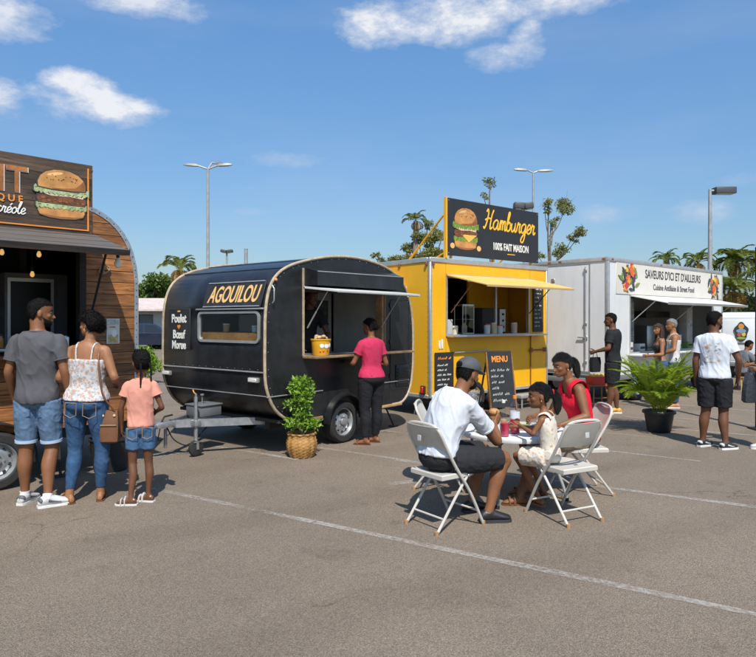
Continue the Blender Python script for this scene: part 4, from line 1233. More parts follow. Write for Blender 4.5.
# sign on the roof
b = MB(); b.box(0.376, 2.881, -0.03, 0.01, YZ1 + .10, 3.74); sign = b.build('sign', mat('black_sign_board', (0.022, 0.022, 0.024), 0.5, var=0.1), yt, smooth=0)
b = MB(); b.box(0.345, 0.3755, -0.035, 0.03, YZ1 + .05, 3.75); b.build('sign_edge', M_YELLOW, sign, smooth=0)
for x in (0.5, 1.6, 2.7):
    b = MB(); b.box(x, x + .04, 0.012, 0.045, YZ1 + .03, 3.72); b.build('sign_post', M_YELLOW, sign, smooth=0)
for x in (0.36, 2.75):
    b = MB(); b.tube([(x, 0.04, 3.45), (x, 0.98, YZ1 + .04)], 0.02, 6); b.build('sign_brace', M_YELLOW, sign)
b = MB(); b.tube([(0.36, 0.03, 2.80), (0.36, 0.3, YZ1 + .04)], 0.015, 6); b.build('sign_brace', M_YELLOW, sign)
burger(sign, T(0.83, -0.031, 3.24), 0.60, 0.72, False)
for x, zz in ((0.50, 2.93), (1.17, 2.92)):
    b = MB(); b.prism([(x + .055 * math.cos(a), zz + .05 * math.sin(a)) for a in [k * math.pi / 4 + .3 for k in range(8)]], -0.035, -0.03); b.build('printed_potato', M_GOLD, sign, smooth=0)
script('lettering', 'Hamburger', M_YLET, sign, T(2.03, -0.034, 3.30), 0.176, 0.0165, sh=0.2, gap=-0.02)
text('lettering', '100% FAIT MAISON', M_WLET, sign, T(2.06, -0.033, 2.99) @ FACE, 0.185, sx=0.66, bold=0.004)
b = MB(); b.box(1.95, 2.17, -0.034, -0.03, 2.865, 2.878); b.build('printed_dash', M_YLET, sign, smooth=0)
for x, zz in ((.41, 3.70), (2.85, 3.70), (.41, 2.80), (2.85, 2.80)):
    b = MB(); b.ell((x, -.032, zz), .010, 6, 4); b.build('bolt', M_GALV, sign)
# boards on the side
def chalkboard(parent, x0, x1, z0, z1, y, rows, title, seed, name='chalk_board'):
    b = MB(); b.box(x0, x1, y - .015, y, z0, z1); o = b.build(name, M_SLATE, parent, smooth=0)
    w = x1 - x0
    if title:
        t = MB(); scribble(t, x0 + w * .15, x1 - w * .15, z1 - .12, .045, y - .018, seed, .007); k = t.build('chalk_title', M_ORANGEP, o); k['kind'] = 'stuff'
    for i in range(rows):
        zz = z1 - (.20 if title else .1) - i * ((z1 - z0) - (.26 if title else .15)) / rows
        t = MB(); scribble(t, x0 + w * .12, x0 + w * (.55 + .35 * ((i * 37 + seed) % 10) / 10), zz - .03, .03, y - .018, seed + i, .0045); k = t.build('chalk_line', M_CHALK, o); k['kind'] = 'stuff'
    return o
chalkboard(yt, 0.09, 0.53, 0.43, 1.10, -0.016, 5, True, 5)
chalkboard(yt, 2.73, 3.04, 1.42, 2.36, -0.016, 10, False, 9)
b = MB(); b.tube([(0.55, -0.03, 1.09), (1.45, -0.03, 1.10)], 0.014, 6); b.build('side_rail', M_ALU, yt)
b = MB(); b.tube([(2.66, -0.02, 1.37), (2.66, -0.02, 0.40)], 0.010, 6); b.build('side_rod', M_RUST, yt)
b = MB(); b.tube([(2.60, -0.03, 1.07), (3.12, -0.03, 1.07)], 0.013, 6); b.rbox(2.63, 2.69, -0.05, -0.014, 1.03, 1.11, .006, 1); b.rbox(3.05, 3.12, -0.05, -0.014, 1.03, 1.11, .006, 1); b.build('door_latch', M_RUST, yt)
b = MB(); b.rbox(0.20, 0.24, -0.012, -0.001, 1.16, 1.30, .004, 1); b.rbox(0.26, 0.30, -0.012, -0.001, 1.16, 1.32, .004, 1); b.build('sticker', M_CHALK, yt)
# wheels, chassis
wheel(yt, 1.05, 0.05, 0.29, 0.19); wheel(yt, 1.70, 0.05, 0.29, 0.19)
b = MB(); b.box(0.1, 3.1, 0.2, 0.28, 0.24, 0.33); b.box(0.1, 3.1, 1.9, 1.98, 0.24, 0.33); b.box(1.0, 1.06, 0.1, 2.1, 0.25, 0.31); b.build('chassis', M_CHASSIS, yt, smooth=0)
b = MB(); b.rbox(2.05, 2.75, -0.28, 0.0, 0.20, 0.26, .01); b.tube([(2.1, -.25, .2), (2.1, -.25, .01)], .015, 6); b.tube([(2.7, -.25, .2), (2.7, -.25, .01)], .015, 6); b.build('step', M_ALU, yt)
# inside
b = MB(); b.box(1.75, 1.79, 0.08, 0.12, c0, c1); b.build('inner_post', M_ALU, yt, smooth=0)
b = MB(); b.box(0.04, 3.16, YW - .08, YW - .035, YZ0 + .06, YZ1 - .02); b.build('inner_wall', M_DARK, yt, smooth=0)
b = MB(); b.box(1.9, 3.1, 0.9, 0.95, YZ0 + .06, YZ1 - .02); b.build('inner_partition', M_YELLOW, yt, smooth=0)
e = standing('display_case', yt, 1.06, 0.12, c0, 'narrow glass display case on the yellow trailer counter', 'display case')
b = MB()
for x in (-.15, .14):
    for y in (0, .2): b.box(x, x + .012, y, y + .012, 0, .52)
b.box(-.15, .152, 0, .212, .50, .53); b.box(-.15, .152, 0, .212, 0, .02); b.box(-.14, .14, .01, .2, .26, .267); b.build('case_frame', M_STEEL, e, smooth=0)
b = MB(); b.box(-.138, .14, .002, .006, .02, .5); b.build('pane', M_PANE, e, smooth=0)
b = MB(); b.lathe([(.05, .02), (.055, .14), (.03, .18), (.03, .2)], 14, M=T(0, .1, 0)); b.build('jar_inside', mat('tan_sauce', (0.5, 0.36, 0.2), 0.4), e)
e = standing('microwave', yt, 1.98, 0.32, c0, 'dark oven with white control panel inside the yellow trailer', 'oven')
b = MB(); b.rbox(-.32, .32, 0, .4, 0, .48, .012); b.build('oven_body', M_DARK, e)
b = MB(); b.rbox(.16, .33, -.012, -.001, .02, .46, .005, 1); b.build('control_panel', mat('panel_white', (.6, .58, .54), .5), e)
for i in range(3):
    b = MB(); b.lathe([(.022, 0), (.02, .02), (.005, .022)], 12, M=T(.245, -.012, .12 + i * .12) @ RX(90)); b.build('knob', M_RUBBER, e)
for i, (x, c, hgt, lb) in enumerate(((0.50, (.45, .45, .44), .26, 'grey carton at the near end of the yellow trailer counter'), (0.70, (.6, .5, .36), .15, 'cream tub beside the grey carton on the yellow trailer counter'), (1.55, (.62, .62, .6), .18, 'white tub in front of the oven on the yellow trailer counter'), (1.73, (.6, .45, .25), .20, 'tan jar between white tubs on the yellow trailer counter'), (1.9, (.6, .58, .55), .16, 'white tub nearest the oven panel on the yellow trailer counter'), (2.32, (.55, .42, .3), .2, 'tan jar at the far end of the yellow trailer counter'))):
    e = standing('container', yt, x, 0.11, c0, lb, 'container')
    if i == 0:
        MB().rbox(-.09, .09, -.06, .1, 0, hgt, .008).build('container_body', mat('yc%d' % i, c, .5), e)
    else:
        MB().lathe([(.055, 0), (.062, hgt * .85), (.05, hgt * .9), (.01, hgt * .9)], 16).build('container_body', mat('yc%d' % i, c, .4, var=.2), e)
    MB().lathe([(.055, hgt * .9), (.055, hgt), (.01, hgt)], 14).build('lid', M_WLET if i % 2 else M_RED, e)

# A-board
e = empty('menu_stand', (2.10, 10.62, 0), R(24), 'tall black chalk menu stand leaning in front of the yellow trailer', 'menu stand')
fm = RX(-9)
b = MB(); b.box(-.24, .24, -.012, .012, .20, 1.12, M=fm); bd = b.build('chalk_panel', M_SLATE, e, smooth=0)
for x in (-.265, .241):
    b = MB(); b.box(x, x + .024, -.016, .016, 0.012, 1.13, M=fm); b.build('frame_post', M_RAILWOOD, e, smooth=0)
b = MB(); b.box(-.24, .24, -.0155, .0155, 1.1205, 1.145, M=fm); b.build('frame_rail', M_BLACKWOOD, e, smooth=0)
for x in (-.22, .20):
    b = MB(); b.box(x, x + .024, 0, .02, 0, 1.10, M=T(0, .19, 0) @ T(0, .32, .004) @ RX(17)); b.build('rear_leg', M_BLACKWOOD, e, smooth=0)
text('lettering', 'MENU', M_ORANGEP, bd, fm @ T(0.0, -0.0145, 1.0) @ FACE, 0.14, sx=0.85, bold=0.004)
for i in range(6):
    t = MB(); scribble(t, -.19, [.17, .05, .12, -.02, .15, .08][i], .80 - i * .10, .042, -.015, 70 + i, .0055); k = t.build('chalk_line', M_CHALK, bd); k.data.transform(fm); k['kind'] = 'stuff'

# ================================================================== white truck
wk = vehicle('food_truck', 4.42, 12.3, 48, 'white box food truck with flower painted sign panel and awning', 'food truck')
KL, KW, KZ0, KZ1 = 5.71, 2.3, 0.56, 2.82
x0, x1, z0, z1 = 0.88, 5.02, 1.0, 2.12
for a, b_, c, d, m_ in ((0.04, x0, KZ0, 2.16, M_WHITEP), (x1, 5.68, KZ0, 2.16, M_WHITEP), (x0, x1, KZ0, z0, M_WHITEP), (x0, x1, z1, 2.16, M_WHITEP)):
    MB().box(a, b_, 0, 0.04, c, d).build('side_panel', m_, wk, smooth=0)
b = MB(); b.rbox(0.30, 5.66, -0.012, 0.035, 2.162, 2.80, .004, 1); sp = b.build('sign_panel', M_CREAMP, wk)
b = MB(); b.box(0.04, 0.30, 0, 0.04, 2.16, KZ1); b.build('side_panel', M_WHITEP, wk, smooth=0)
b = MB(); b.box(0, 0.04, 0.04, KW - .04, KZ0, KZ1); b.build('end_panel', M_WHITEP, wk, smooth=0)
b = MB(); b.box(KL - .04, KL, 0.04, KW - .04, KZ0, KZ1); b.build('end_panel', M_WHITEP, wk, smooth=0)
b = MB(); b.box(0.04, KL - .04, KW - .04, KW, KZ0, KZ1); b.build('back_panel', M_WHITEP, wk, smooth=0)
b = MB(); b.box(0, KL, 0, KW, KZ1 + .001, KZ1 + .03); b.build('roof', M_WHITEP, wk, smooth=0)
b = MB(); b.box(0.04, KL - .04, 0.04, KW - .04, KZ0 + .002, KZ0 + .05); b.build('floor', M_DARK, wk, smooth=0)
for x in (-.015, KL - .045):
    b = MB(); b.rbox(x, x + .06, -.018, .05, KZ0 - .04, KZ1 + .03, .008); b.build('corner_post', M_ALU, wk)
b = MB(); b.rbox(-.02, KL + .02, -.022, .06, KZ1 - .03, KZ1 + .05, .008); b.build('roof_rail', M_ALU, wk)
b = MB(); b.rbox(-.02, .06, .06, KW + .01, KZ1 - .03, KZ1 + .05, .008); rr_ = b.build('roof_rail', M_ALU, wk)
for y in (0.04, 1.0, 1.25):
    b = MB(); b.rbox(-.026, -.012, y, y + .07, KZ1 - .01, KZ1 + .03, .004, 1); b.build('rust_patch', M_RUST, wk)
for x in (0.1, 2.2):
    b = MB(); b.rbox(x, x + .08, -.028, -.016, KZ1 - .01, KZ1 + .025, .004, 1); b.build('rust_patch', M_RUST, wk)
# rear door
b = MB(); b.rbox(-.014, .004, .40, 1.36, .63, 2.74, .006, 1); dr = b.build('rear_door', M_WHITEP, wk)
b = MB(); ring_frame(b, [(-1.39, .61), (-.37, .61), (-.37, 2.77), (-1.39, 2.77)], [(-1.37, .63), (-.395, .63), (-.395, 2.745), (-1.37, 2.745)], -.018, .002); o = b.build('door_gasket', mat('gasket_grey', (.22, .22, .22), .6), wk, smooth=0); o.data.transform(RZ(-90))
b = MB(); b.tube([(-.035, .46, .7), (-.035, .46, 2.7)], .012, 8); b.build('lock_bar', M_GALV, wk)
for zz in (.8, 1.55, 2.6):
    b = MB(); b.rbox(-.05, -.012, .43, .49, zz, zz + .06, .005, 1); b.build('bar_keeper', M_GALV, wk)
b = MB(); b.tube([(-.045, .46, 1.30), (-.05, .62, 1.31)], .013, 6); b.rbox(-.04, -.012, .42, .5, 1.26, 1.34, .006, 1); b.build('door_handle', M_GALV, wk)
b = MB(); b.rbox(-.025, -.012, 1.16, 1.24, 2.42, 2.5, .004, 1); b.build('door_clip', M_GALV, wk)
# opening and counter
b = MB(); ring_frame(b, [(x0 - .03, z0 - .03), (x1 + .03, z0 - .03), (x1 + .03, z1 + .03), (x0 - .03, z1 + .03)], [(x0, z0), (x1, z0), (x1, z1), (x0, z1)], -.016, .045); b.build('opening_frame', M_ALU, wk, smooth=0)
b = MB(); b.rbox(x0 - .1, x1 + .1, -.28, -.02, .93, .97, .006); b.build('counter', mat('white_counter', (.62, .62, .6), .4), wk)
b = MB(); b.rbox(x0 + .02, x1 - .02, .05, .55, .955, .995, .006); b.build('inner_counter', M_STEEL, wk)
wm = T(0, -.03, 2.14) @ RX(12)
b = MB(); b.rbox(x0 - .02, 5.1, -.76, 0, -.012, .012, .004, 1, M=wm); aw = b.build('awning', mat('white_awning', (.68, .68, .66), .4, dirt=.2), wk)
b = MB(); b.box(x0 - .02, 5.1, -.785, -.761, -.03, .016, M=wm); b.build('awning_edge', M_ALU, aw, smooth=0)
for x in (x0 + .06, 2.9, 4.98):
    b = MB(); b.tube([(x, -.5, 2.03), (x, -.02, 1.62)], .010, 6); b.build('prop_rod', M_ALU, wk)
text('lettering', "SAVEURS D'ICI ET D'AILLEURS", M_DLET, sp, T(2.93, -.0145, 2.60) @ FACE, 0.25, sx=0.86, bold=0.003)
text('lettering', 'Cuisine Antillaise & Street Food', M_DLET, sp, T(2.93, -.0145, 2.34) @ FACE, 0.175, sx=0.93, bold=0.0015)
def flowers(cx, cz, w, h, seed):
    r = random.Random(seed)
    cols = [(0.62, 0.13, 0.03), (0.70, 0.28, 0.05), (0.52, 0.04, 0.06), (0.72, 0.42, 0.06)]
    for i in range(36):
        a = r.uniform(0, 6.28); L = r.uniform(.14, .27)
        px = cx + r.uniform(-.45, .45) * w; pz = cz + r.uniform(-.5, .5) * h
        if pz > cz + .1: a = -abs(a % math.pi) * .8 - .2
        if px + L * math.cos(a) > 5.62 or px + L * math.cos(a) < .34: a = math.pi - a
        dark = r.random() < .5
        pts = [(0, 0), (L * .3, L * .16), (L * .6, L * .15), (L, 0), (L * .6, -L * .15), (L * .3, -L * .16)]
        P_ = [(px + x * math.cos(a) - q * math.sin(a), pz + x * math.sin(a) + q * math.cos(a)) for x, q in pts]
        b = MB(); b.prism(P_, -.0145 - .0004 * i, -.0121); b.build('painted_leaf', mat('leaf_print_dark' if dark else 'leaf_print', (.05, .055, .07) if dark else (.17, .22, .05), .6), sp, smooth=0)
    for i in range(9):
        px = cx + r.uniform(-.3, .3) * w; pz = cz + r.uniform(-.42, .42) * h; L = r.uniform(.055, .10)
        P_ = []
        for k in range(25):
            a = 2 * math.pi * k / 25
            q = L * (.62 + .38 * abs(math.sin(a * 2.5 + i)))
            P_.append((px + q * math.cos(a), pz + q * math.sin(a)))
        b = MB(); b.prism(P_, -.0300 - .0006 * i, -.0121); b.build('painted_flower', mat('flower_print_%d' % (i % 4), cols[i % 4], .6, var=.35, vscale=20), sp, smooth=0)
flowers(0.78, 2.52, .62, .50, 3)
flowers(5.16, 2.48, .62, .56, 8)
# chassis, bumper, wheels
b = MB(); b.box(.1, 5.6, .15, .27, .40, .54); b.box(.1, 5.6, 2.0, 2.12, .40, .54); b.build('chassis', M_CHASSIS, wk, smooth=0)
b = MB(); b.rbox(-.06, .02, .05, KW - .05, .40, .50, .01); b.build('rear_bumper', mat('bumper_grey', (.16, .16, .16), .6), wk)
b = MB(); b.rbox(.1, 5.6, -.012, .04, .46, .552, .008); b.build('side_skirt', mat('bumper_grey', (.16, .16, .16), .6), wk)
for y in (.12, 1.95):
    b = MB(); b.rbox(-.085, -.055, y, y + .16, .41, .49, .008, 1); b.build('tail_lamp', M_RED, wk)
wheel(wk, 1.25, .10, .33, .22); wheel(wk, 4.6, .10, .33, .22); wheel(wk, 1.25, 2.0, .33, .22, out=1); wheel(wk, 4.6, 2.0, .33, .22, out=1)
for x in (.95, 1.58):
    b = MB(); b.rbox(x, x + .02, -.0, .22, .12, .44, .004, 1); b.build('mudflap', M_RUBBER, wk)
# inside
b = MB(); b.box(.06, KL - .06, .06, 2.1, KZ1 - .10, KZ1 - .06); b.build('ceiling_panel', M_INWHITE, wk, smooth=0)
b = MB(); b.box(.06, KL - .06, 1.52, 1.56, KZ0 + .06, KZ1 - .11); b.build('inner_wall', mat('inner_wall_grey', (.44, .40, .35), .5), wk, smooth=0)
e = standing('fridge', wk, 2.62, .92, KZ0 + .052, 'tall drinks fridge with bright glass door inside the white truck', 'fridge')
b = MB(); b.rbox(-.33, .33, 0, .55, 0, 1.62, .01); b.build('cabinet', M_DARK, e)
b = MB(); b.box(-.27, .27, -.014, -.002, .1, 1.54); b.build('door_glass', mat('fridge_painted_glow', (.30, .36, .42), .2, var=.6, vscale=9), e, smooth=0)  # glow put into the colour: mottled pale blue, no emission
for i in range(4):
    b = MB(); b.box(-.27, .27, -.022, -.015, .38 + i * .3, .395 + i * .3); b.build('fridge_shelf', M_ALU, e, smooth=0)
e = standing('kitchen_range', wk, 4.1, .88, KZ0 + .052, 'steel cooking range with hood inside the white truck', 'cooker')
b = MB(); b.rbox(-.6, .6, 0, .6, 0, .9, .01); b.build('range_body', M_STEEL, e)
b = MB(); b.rbox(-.65, .65, 0, .6, 1.1, 1.25, .01); b.build('hood', M_DARK, e)
b = MB(); b.rbox(-.62, -.5, .5, .6, .9, 1.1, .005, 1); b.build('hood_post', M_STEEL, e)
b = MB(); b.box(-.64, .64, .602, .61, .9, 1.24); b.build('splash_back', M_STEEL, e, smooth=0)
e = standing('equipment_box', wk, 4.52, 0.3, .996, 'pale upright poster box at the far end of the white truck counter', 'box')
b = MB(); b.rbox(-.16, .16, 0, .2, 0, .95, .01); b.build('box_body', mat('box_grey', (.42, .40, .37), .5), e)
b = MB(); b.box(-.13, .13, -.008, -.001, .5, .9); b.build('box_print', mat('print_multi', (.4, .38, .36), .6, var=.6, vscale=14), e, smooth=0)
for i, (x, c, lb) in enumerate(((1.02, (.55, .53, .5), 'white carton at the near end of the white truck counter'), (1.55, (.5, .5, .48), 'white carton below the vendor on the white truck counter'), (3.35, (.6, .6, .58), 'white carton behind the couple on the white truck counter'), (3.95, (.2, .3, .06), 'green tub on the far part of the white truck counter'))):
    e = standing('carton', wk, x, .12, .996, lb, 'box')
    b = MB(); b.rbox(-.12, .12, -.06, .12, 0, [.2, .16, .32, .14][i], .008); b.build('carton_body', mat('carton_%d' % i, c, .6), e)
    b = MB(); b.box(-.10, .10, -.064, -.061, .05, .10); b.build('carton_print', M_DARK, e, smooth=0)

# ================================================================== people
def skin(name, c):
    return mat(name, c, 0.52, var=0.16, vscale=9, bump=0.08, bscale=140, spec=0.35)
SK1 = skin('skin_deep_brown', (0.130, 0.054, 0.026))
SK2 = skin('skin_brown', (0.205, 0.086, 0.038))
SK3 = skin('skin_light_brown', (0.28, 0.125, 0.058))
SK4 = skin('skin_dark', (0.075, 0.035, 0.022))
M_HAIR = mat('black_hair', (0.009, 0.0075, 0.007), 0.75, var=0.5, vscale=60, bump=0.6, bscale=160, spec=0.15)
M_HAIRP = mat('black_hair_pulled', (0.010, 0.008, 0.007), 0.42, var=0.6, vscale=30, bump=0.9, bscale=55, spec=0.3, stretch=(7, 1.2, 7))
M_HAIRB = mat('brown_hair', (0.045, 0.02, 0.010), 0.5, var=0.5, vscale=60, bump=0.8, bscale=120)
M_HAIRG = mat('grey_hair', (0.22, 0.21, 0.20), 0.6, var=0.4, vscale=60, bump=0.7, bscale=120)
M_EYE = mat('eye_white', (0.34, 0.31, 0.29), 0.5, spec=0.2)
M_IRIS = mat('eye_iris', (0.012, 0.008, 0.006), 0.2)

def denim(name, c):
    return mat(name, c, 0.85, var=0.32, vscale=11, bump=0.35, bscale=260, dirt=0.35, dcol=tuple(min(1, x * 2.0 + .02) for x in c), dscale=7)
def cloth(name, c, var=0.08, bump=0.25):
    return mat(name, c, 0.85, var=var, vscale=18, bump=bump, bscale=170, spec=0.25)
def floral(name, base, cols, scale=18, th=0.30):
    """printed cloth: blotches of several colours on a pale ground"""
    if name in MATS: return MATS[name]
    m = bpy.data.materials.new(name); m.use_nodes = True
    t = m.node_tree; b = t.nodes['Principled BSDF']
    b.inputs['Roughness'].default_value = 0.85
    c = t.nodes.new('ShaderNodeTexCoord')
    out = None
    for i, col in enumerate(cols):
        v = t.nodes.new('ShaderNodeTexVoronoi'); v.inputs['Scale'].default_value = scale * (1 + .3 * i); v.inputs['Randomness'].default_value = 1.0
        mp_ = t.nodes.new('ShaderNodeMapping'); mp_.inputs['Location'].default_value = (3.1 * i, 1.7 * i, 2.3 * i)
        n_ = t.nodes.new('ShaderNodeTexNoise'); n_.inputs['Scale'].default_value = scale * 2.5
        ad = t.nodes.new('ShaderNodeVectorMath'); ad.operation = 'MULTIPLY_ADD'
        ad.inputs[1].default_value = (0.035, 0.035, 0.035)
        t.links.new(c.outputs['Object'], mp_.inputs[0])
        t.links.new(c.outputs['Object'], n_.inputs['Vector'])
        t.links.new(n_.outputs['Color'], ad.inputs[0]); t.links.new(mp_.outputs[0], ad.inputs[2])
        t.links.new(ad.outputs[0], v.inputs['Vector'])
        f = mth(t, 'MULTIPLY', mth(t, 'MULTIPLY', mth(t, 'SUBTRACT', th, v.outputs['Distance']), 7.0, clamp=True), 0.85)
        x = t.nodes.new('ShaderNodeMixRGB'); t.links.new(f, x.inputs[0])
        if out is None: x.inputs[1].default_value = (*base, 1)
        else: t.links.new(out, x.inputs[1])
        x.inputs[2].default_value = (*col, 1)
        out = x.outputs[0]
    t.links.new(out, b.inputs['Base Color'])
    MATS[name] = m
    return m
def printed_tee(name, base, cols, box):
    """tee with a printed picture confined to a rectangle on the back (local x, z)"""
    m = floral(name, base, cols, 14, 0.42)
    t = m.node_tree; b = t.nodes['Principled BSDF']
    src = b.inputs['Base Color'].links[0].from_socket
    c = t.nodes.new('ShaderNodeTexCoord'); s_ = t.nodes.new('ShaderNodeSeparateXYZ'); t.links.new(c.outputs['Object'], s_.inputs[0])
    fx = mth(t, 'MULTIPLY', mth(t, 'GREATER_THAN', s_.outputs[0], box[0]), mth(t, 'LESS_THAN', s_.outputs[0], box[1]))
    fz = mth(t, 'MULTIPLY', mth(t, 'GREATER_THAN', s_.outputs[2], box[2]), mth(t, 'LESS_THAN', s_.outputs[2], box[3]))
    nn = t.nodes.new('ShaderNodeTexNoise'); nn.inputs['Scale'].default_value = 16; t.links.new(c.outputs['Object'], nn.inputs['Vector'])
    f = mth(t, 'MULTIPLY', mth(t, 'MULTIPLY', mth(t, 'MULTIPLY', fx, fz), mth(t, 'LESS_THAN', s_.outputs[1], 0.0)), mth(t, 'MULTIPLY', mth(t, 'SUBTRACT', nn.outputs[0], .42), 9.0, clamp=True))
    x = t.nodes.new('ShaderNodeMixRGB'); t.links.new(f, x.inputs[0]); x.inputs[1].default_value = (*base, 1); t.links.new(src, x.inputs[2])
    t.links.new(x.outputs[0], b.inputs['Base Color'])
    return m

#            z     half-w  front  back       (for a 1.78 m figure, relative to the spine)
TORSO_M = [(0.84, .085, .075, .085), (0.89, .150, .095, .120), (0.95, .165, .105, .125), (1.02, .158, .108, .105), (1.10, .150, .105, .092), (1.20, .156, .112, .104), (1.30, .168, .120, .115), (1.38, .176, .112, .118), (1.44, .170, .092, .108), (1.48, .125, .075, .090), (1.515, .07, .058, .066)]
TORSO_F = [(0.84, .090, .080, .090), (0.89, .165, .100, .135), (0.95, .180, .108, .140), (1.02, .165, .105, .110), (1.10, .130, .092, .082), (1.18, .130, .096, .088), (1.28, .145, .135, .098), (1.34, .148, .125, .100), (1.40, .148, .085, .098), (1.45, .138, .070, .090), (1.49, .09, .058, .075), (1.515, .055, .050, .058)]
TORSO_C = [(0.84, .085, .075, .085), (0.89, .135, .090, .105), (0.95, .140, .098, .105), (1.02, .135, .102, .092), (1.10, .130, .104, .085), (1.20, .135, .104, .092), (1.30, .142, .100, .098), (1.38, .146, .090, .098), (1.43, .138, .078, .090), (1.48, .10, .064, .078), (1.515, .06, .052, .06)]

class Human:
    def __init__(s, loc, face, h=1.75, kind='m', sk=SK1, label='', voxel=0.0075, pose=None, head=(0, 0), girth=1.0, group=None, z0=0.0):
        s.root = empty('person', (loc[0], loc[1], z0), R(face - 90), label, 'person', group)
        s.inv = (T(loc[0], loc[1], z0) @ Matrix.Rotation(R(face - 90), 4, 'Z')).inverted()
        s.k = k = h / 1.78
        s.h = h; s.kind = kind; s.vox = voxel; s.sk = sk
        s.g = girth
        p = pose or {}
        child = kind == 'c'
        sw = {'m': .168, 'f': .150, 'c': .140}[kind] * k
        hw = {'m': .090, 'f': .095, 'c': .078}[kind] * k
        s.J = J = {}
        J['pelvis'] = Vector((0, 0, .93 * k)); J['neck'] = Vector((0, 0, 1.49 * k)); J['mid'] = Vector((0, .0, 1.20 * k))
        for nm in ('pelvis', 'neck', 'mid'):
            if nm in p: J[nm] = s.pt(p[nm])
        if 'mid' not in p: J['mid'] = (J['pelvis'] + J['neck']) / 2 + Vector((0, -.005, 0))
        s.hax = Vector(p.get('hipax', (1, 0, 0))).normalized(); s.sax = Vector(p.get('shax', (1, 0, 0))).normalized()
        upv = (J['neck'] - J['mid']).normalized()
        for sd, q in ((-1, 'l'), (1, 'r')):
            J['sh' + q] = J['neck'] + s.sax * (sd * sw) - upv * (.072 * k)
            J['hip' + q] = J['pelvis'] + s.hax * (sd * hw) - Vector((0, 0, .02 * k))
            J['el' + q] = J['sh' + q] + Vector((sd * .055 * k, -.02 * k, -.285 * k))
            J['wr' + q] = J['el' + q] + Vector((sd * .0 * k, .06 * k, -.245 * k))
            J['kn' + q] = Vector((J['hip' + q].x + sd * .012 * k, .012 * k, .49 * k))
            J['an' + q] = Vector((J['hip' + q].x + sd * .015 * k, -.02 * k, .085 * k))
            for nm in ('sh', 'el', 'wr', 'hip', 'kn', 'an'):
                if nm + q in p: J[nm + q] = s.pt(p[nm + q])
        s.fd = {q: Vector(p.get('foot' + q, (0.12 * sd, 1, 0))).normalized() for sd, q in ((-1, 'l'), (1, 'r'))}
        s.curl = p.get('curl', 0.55)
        s.palm = {q: Vector(p['palm' + q]).normalized() if 'palm' + q in p else None for q in 'lr'}
        s.handdir = {q: Vector(p['hd' + q]).normalized() if 'hd' + q in p else None for q in 'lr'}
        # head frame
        yaw, pitch = head[0], head[1]
        roll = head[2] if len(head) > 2 else 0
        hs = {'m': .235, 'f': .225, 'c': .205 / max(.6, min(1, k * 1.02)) * .99}[kind]
        s.hh = (hs * k if not child else .17 + .045 * min(1, h / 1.3)) / 0.23
        base = J['neck'] + upv * (.065 * k) + Vector((0, .028 * k, 0)) if 'headpos' not in p else s.pt(p['headpos'])
        s.HM = Matrix.Translation(base) @ RZ(yaw) @ RX(pitch) @ RY(roll) @ S(s.hh, s.hh, s.hh)
        s.upv = upv
    def pt(s, v):
        if len(v) == 4:                      # ('w', x, y, z): given in the world
            return s.inv @ Vector(v[1:])
        return Vector(v)
    # ---- spine frame
    def spine(s, zrel):
        """zrel: standard standing height for a 1.78 m figure; returns centre, right, fwd"""
        zrel = float(zrel)
        t = (zrel - .93) / (1.49 - .93)
        A, B, C = s.J['pelvis'], s.J['mid'], s.J['neck']
        if t < 0:
            d = (B - A).normalized(); c = A + d * ((zrel - .93) * s.k)
        elif t > 1:
            d = (C - B).normalized(); c = C + d * ((zrel - 1.49) * s.k)
        else:
            ctrl = 2 * B - (A + C) / 2
            c = A * (1 - t) ** 2 + ctrl * 2 * t * (1 - t) + C * t * t
            d = (2 * (1 - t) * (ctrl - A) + 2 * t * (C - ctrl)).normalized()
        tt = max(0, min(1, t))
        r = (s.hax * (1 - tt) + s.sax * tt).normalized()
        f = d.cross(r).normalized(); r = f.cross(d).normalized()
        return c, r, f, d
    def sect(s, zrel, hw, fr, bk, n=24, e=2.3):
        c, r, f, d = s.spine(zrel)
        k = s.k
        hw, fr, bk = float(hw), float(fr), float(bk)
        out = []
        for j in range(n):
            a = 2 * math.pi * j / n
            ca, sa = math.cos(a), math.sin(a)
            x = math.copysign(abs(ca) ** (2 / e), ca) * hw * k
            y = math.copysign(abs(sa) ** (2 / e), sa) * (fr if sa > 0 else bk) * k
            out.append(c + r * x + f * y)
        return out
    def table(s):
        return {'m': TORSO_M, 'f': TORSO_F, 'c': TORSO_C}[s.kind]
    def rings(s, z0, z1, off=0.0, hang=None, flare=0.0):
        """torso sections from z0 to z1 (interpolated), grown by off"""
        tb = crom(s.table(), 3)
        rows = [r for r in tb if z0 - 1e-6 <= r[0] <= z1 + 1e-6]
        zs = [r[0] for r in tb]
        def at(z):
            return np.array([np.interp(z, zs, [r[i] for r in tb]) for i in range(4)])
        rows = [at(z0)] + [r for r in rows if z0 + .012 < r[0] < z1 - .012] + [at(z1)]
        out = []
        g = s.g
        for r in rows:
            hw, fr, bk = r[1] * g, r[2] * g, r[3] * g
            if hang is not None and r[0] < hang:
                a = at(hang)
                hw = max(hw, a[1] * g * (1 + flare * (hang - r[0]))); fr = max(fr, a[2] * g * (1 + flare * (hang - r[0])) * .98); bk = max(bk, a[3] * g * .97)
            out.append(s.sect(r[0], hw + off, fr + off, bk + off))
        return out
    def limb(s, mb, pts, rad, n=14, ref=None, k=4):
        P = crom([(*p, *(r if isinstance(r, tuple) else (r, r))) for p, r in zip(pts, rad)], k)
        mb.tube([p[:3] for p in P], [(p[3], p[4]) for p in P], n, ref=ref)
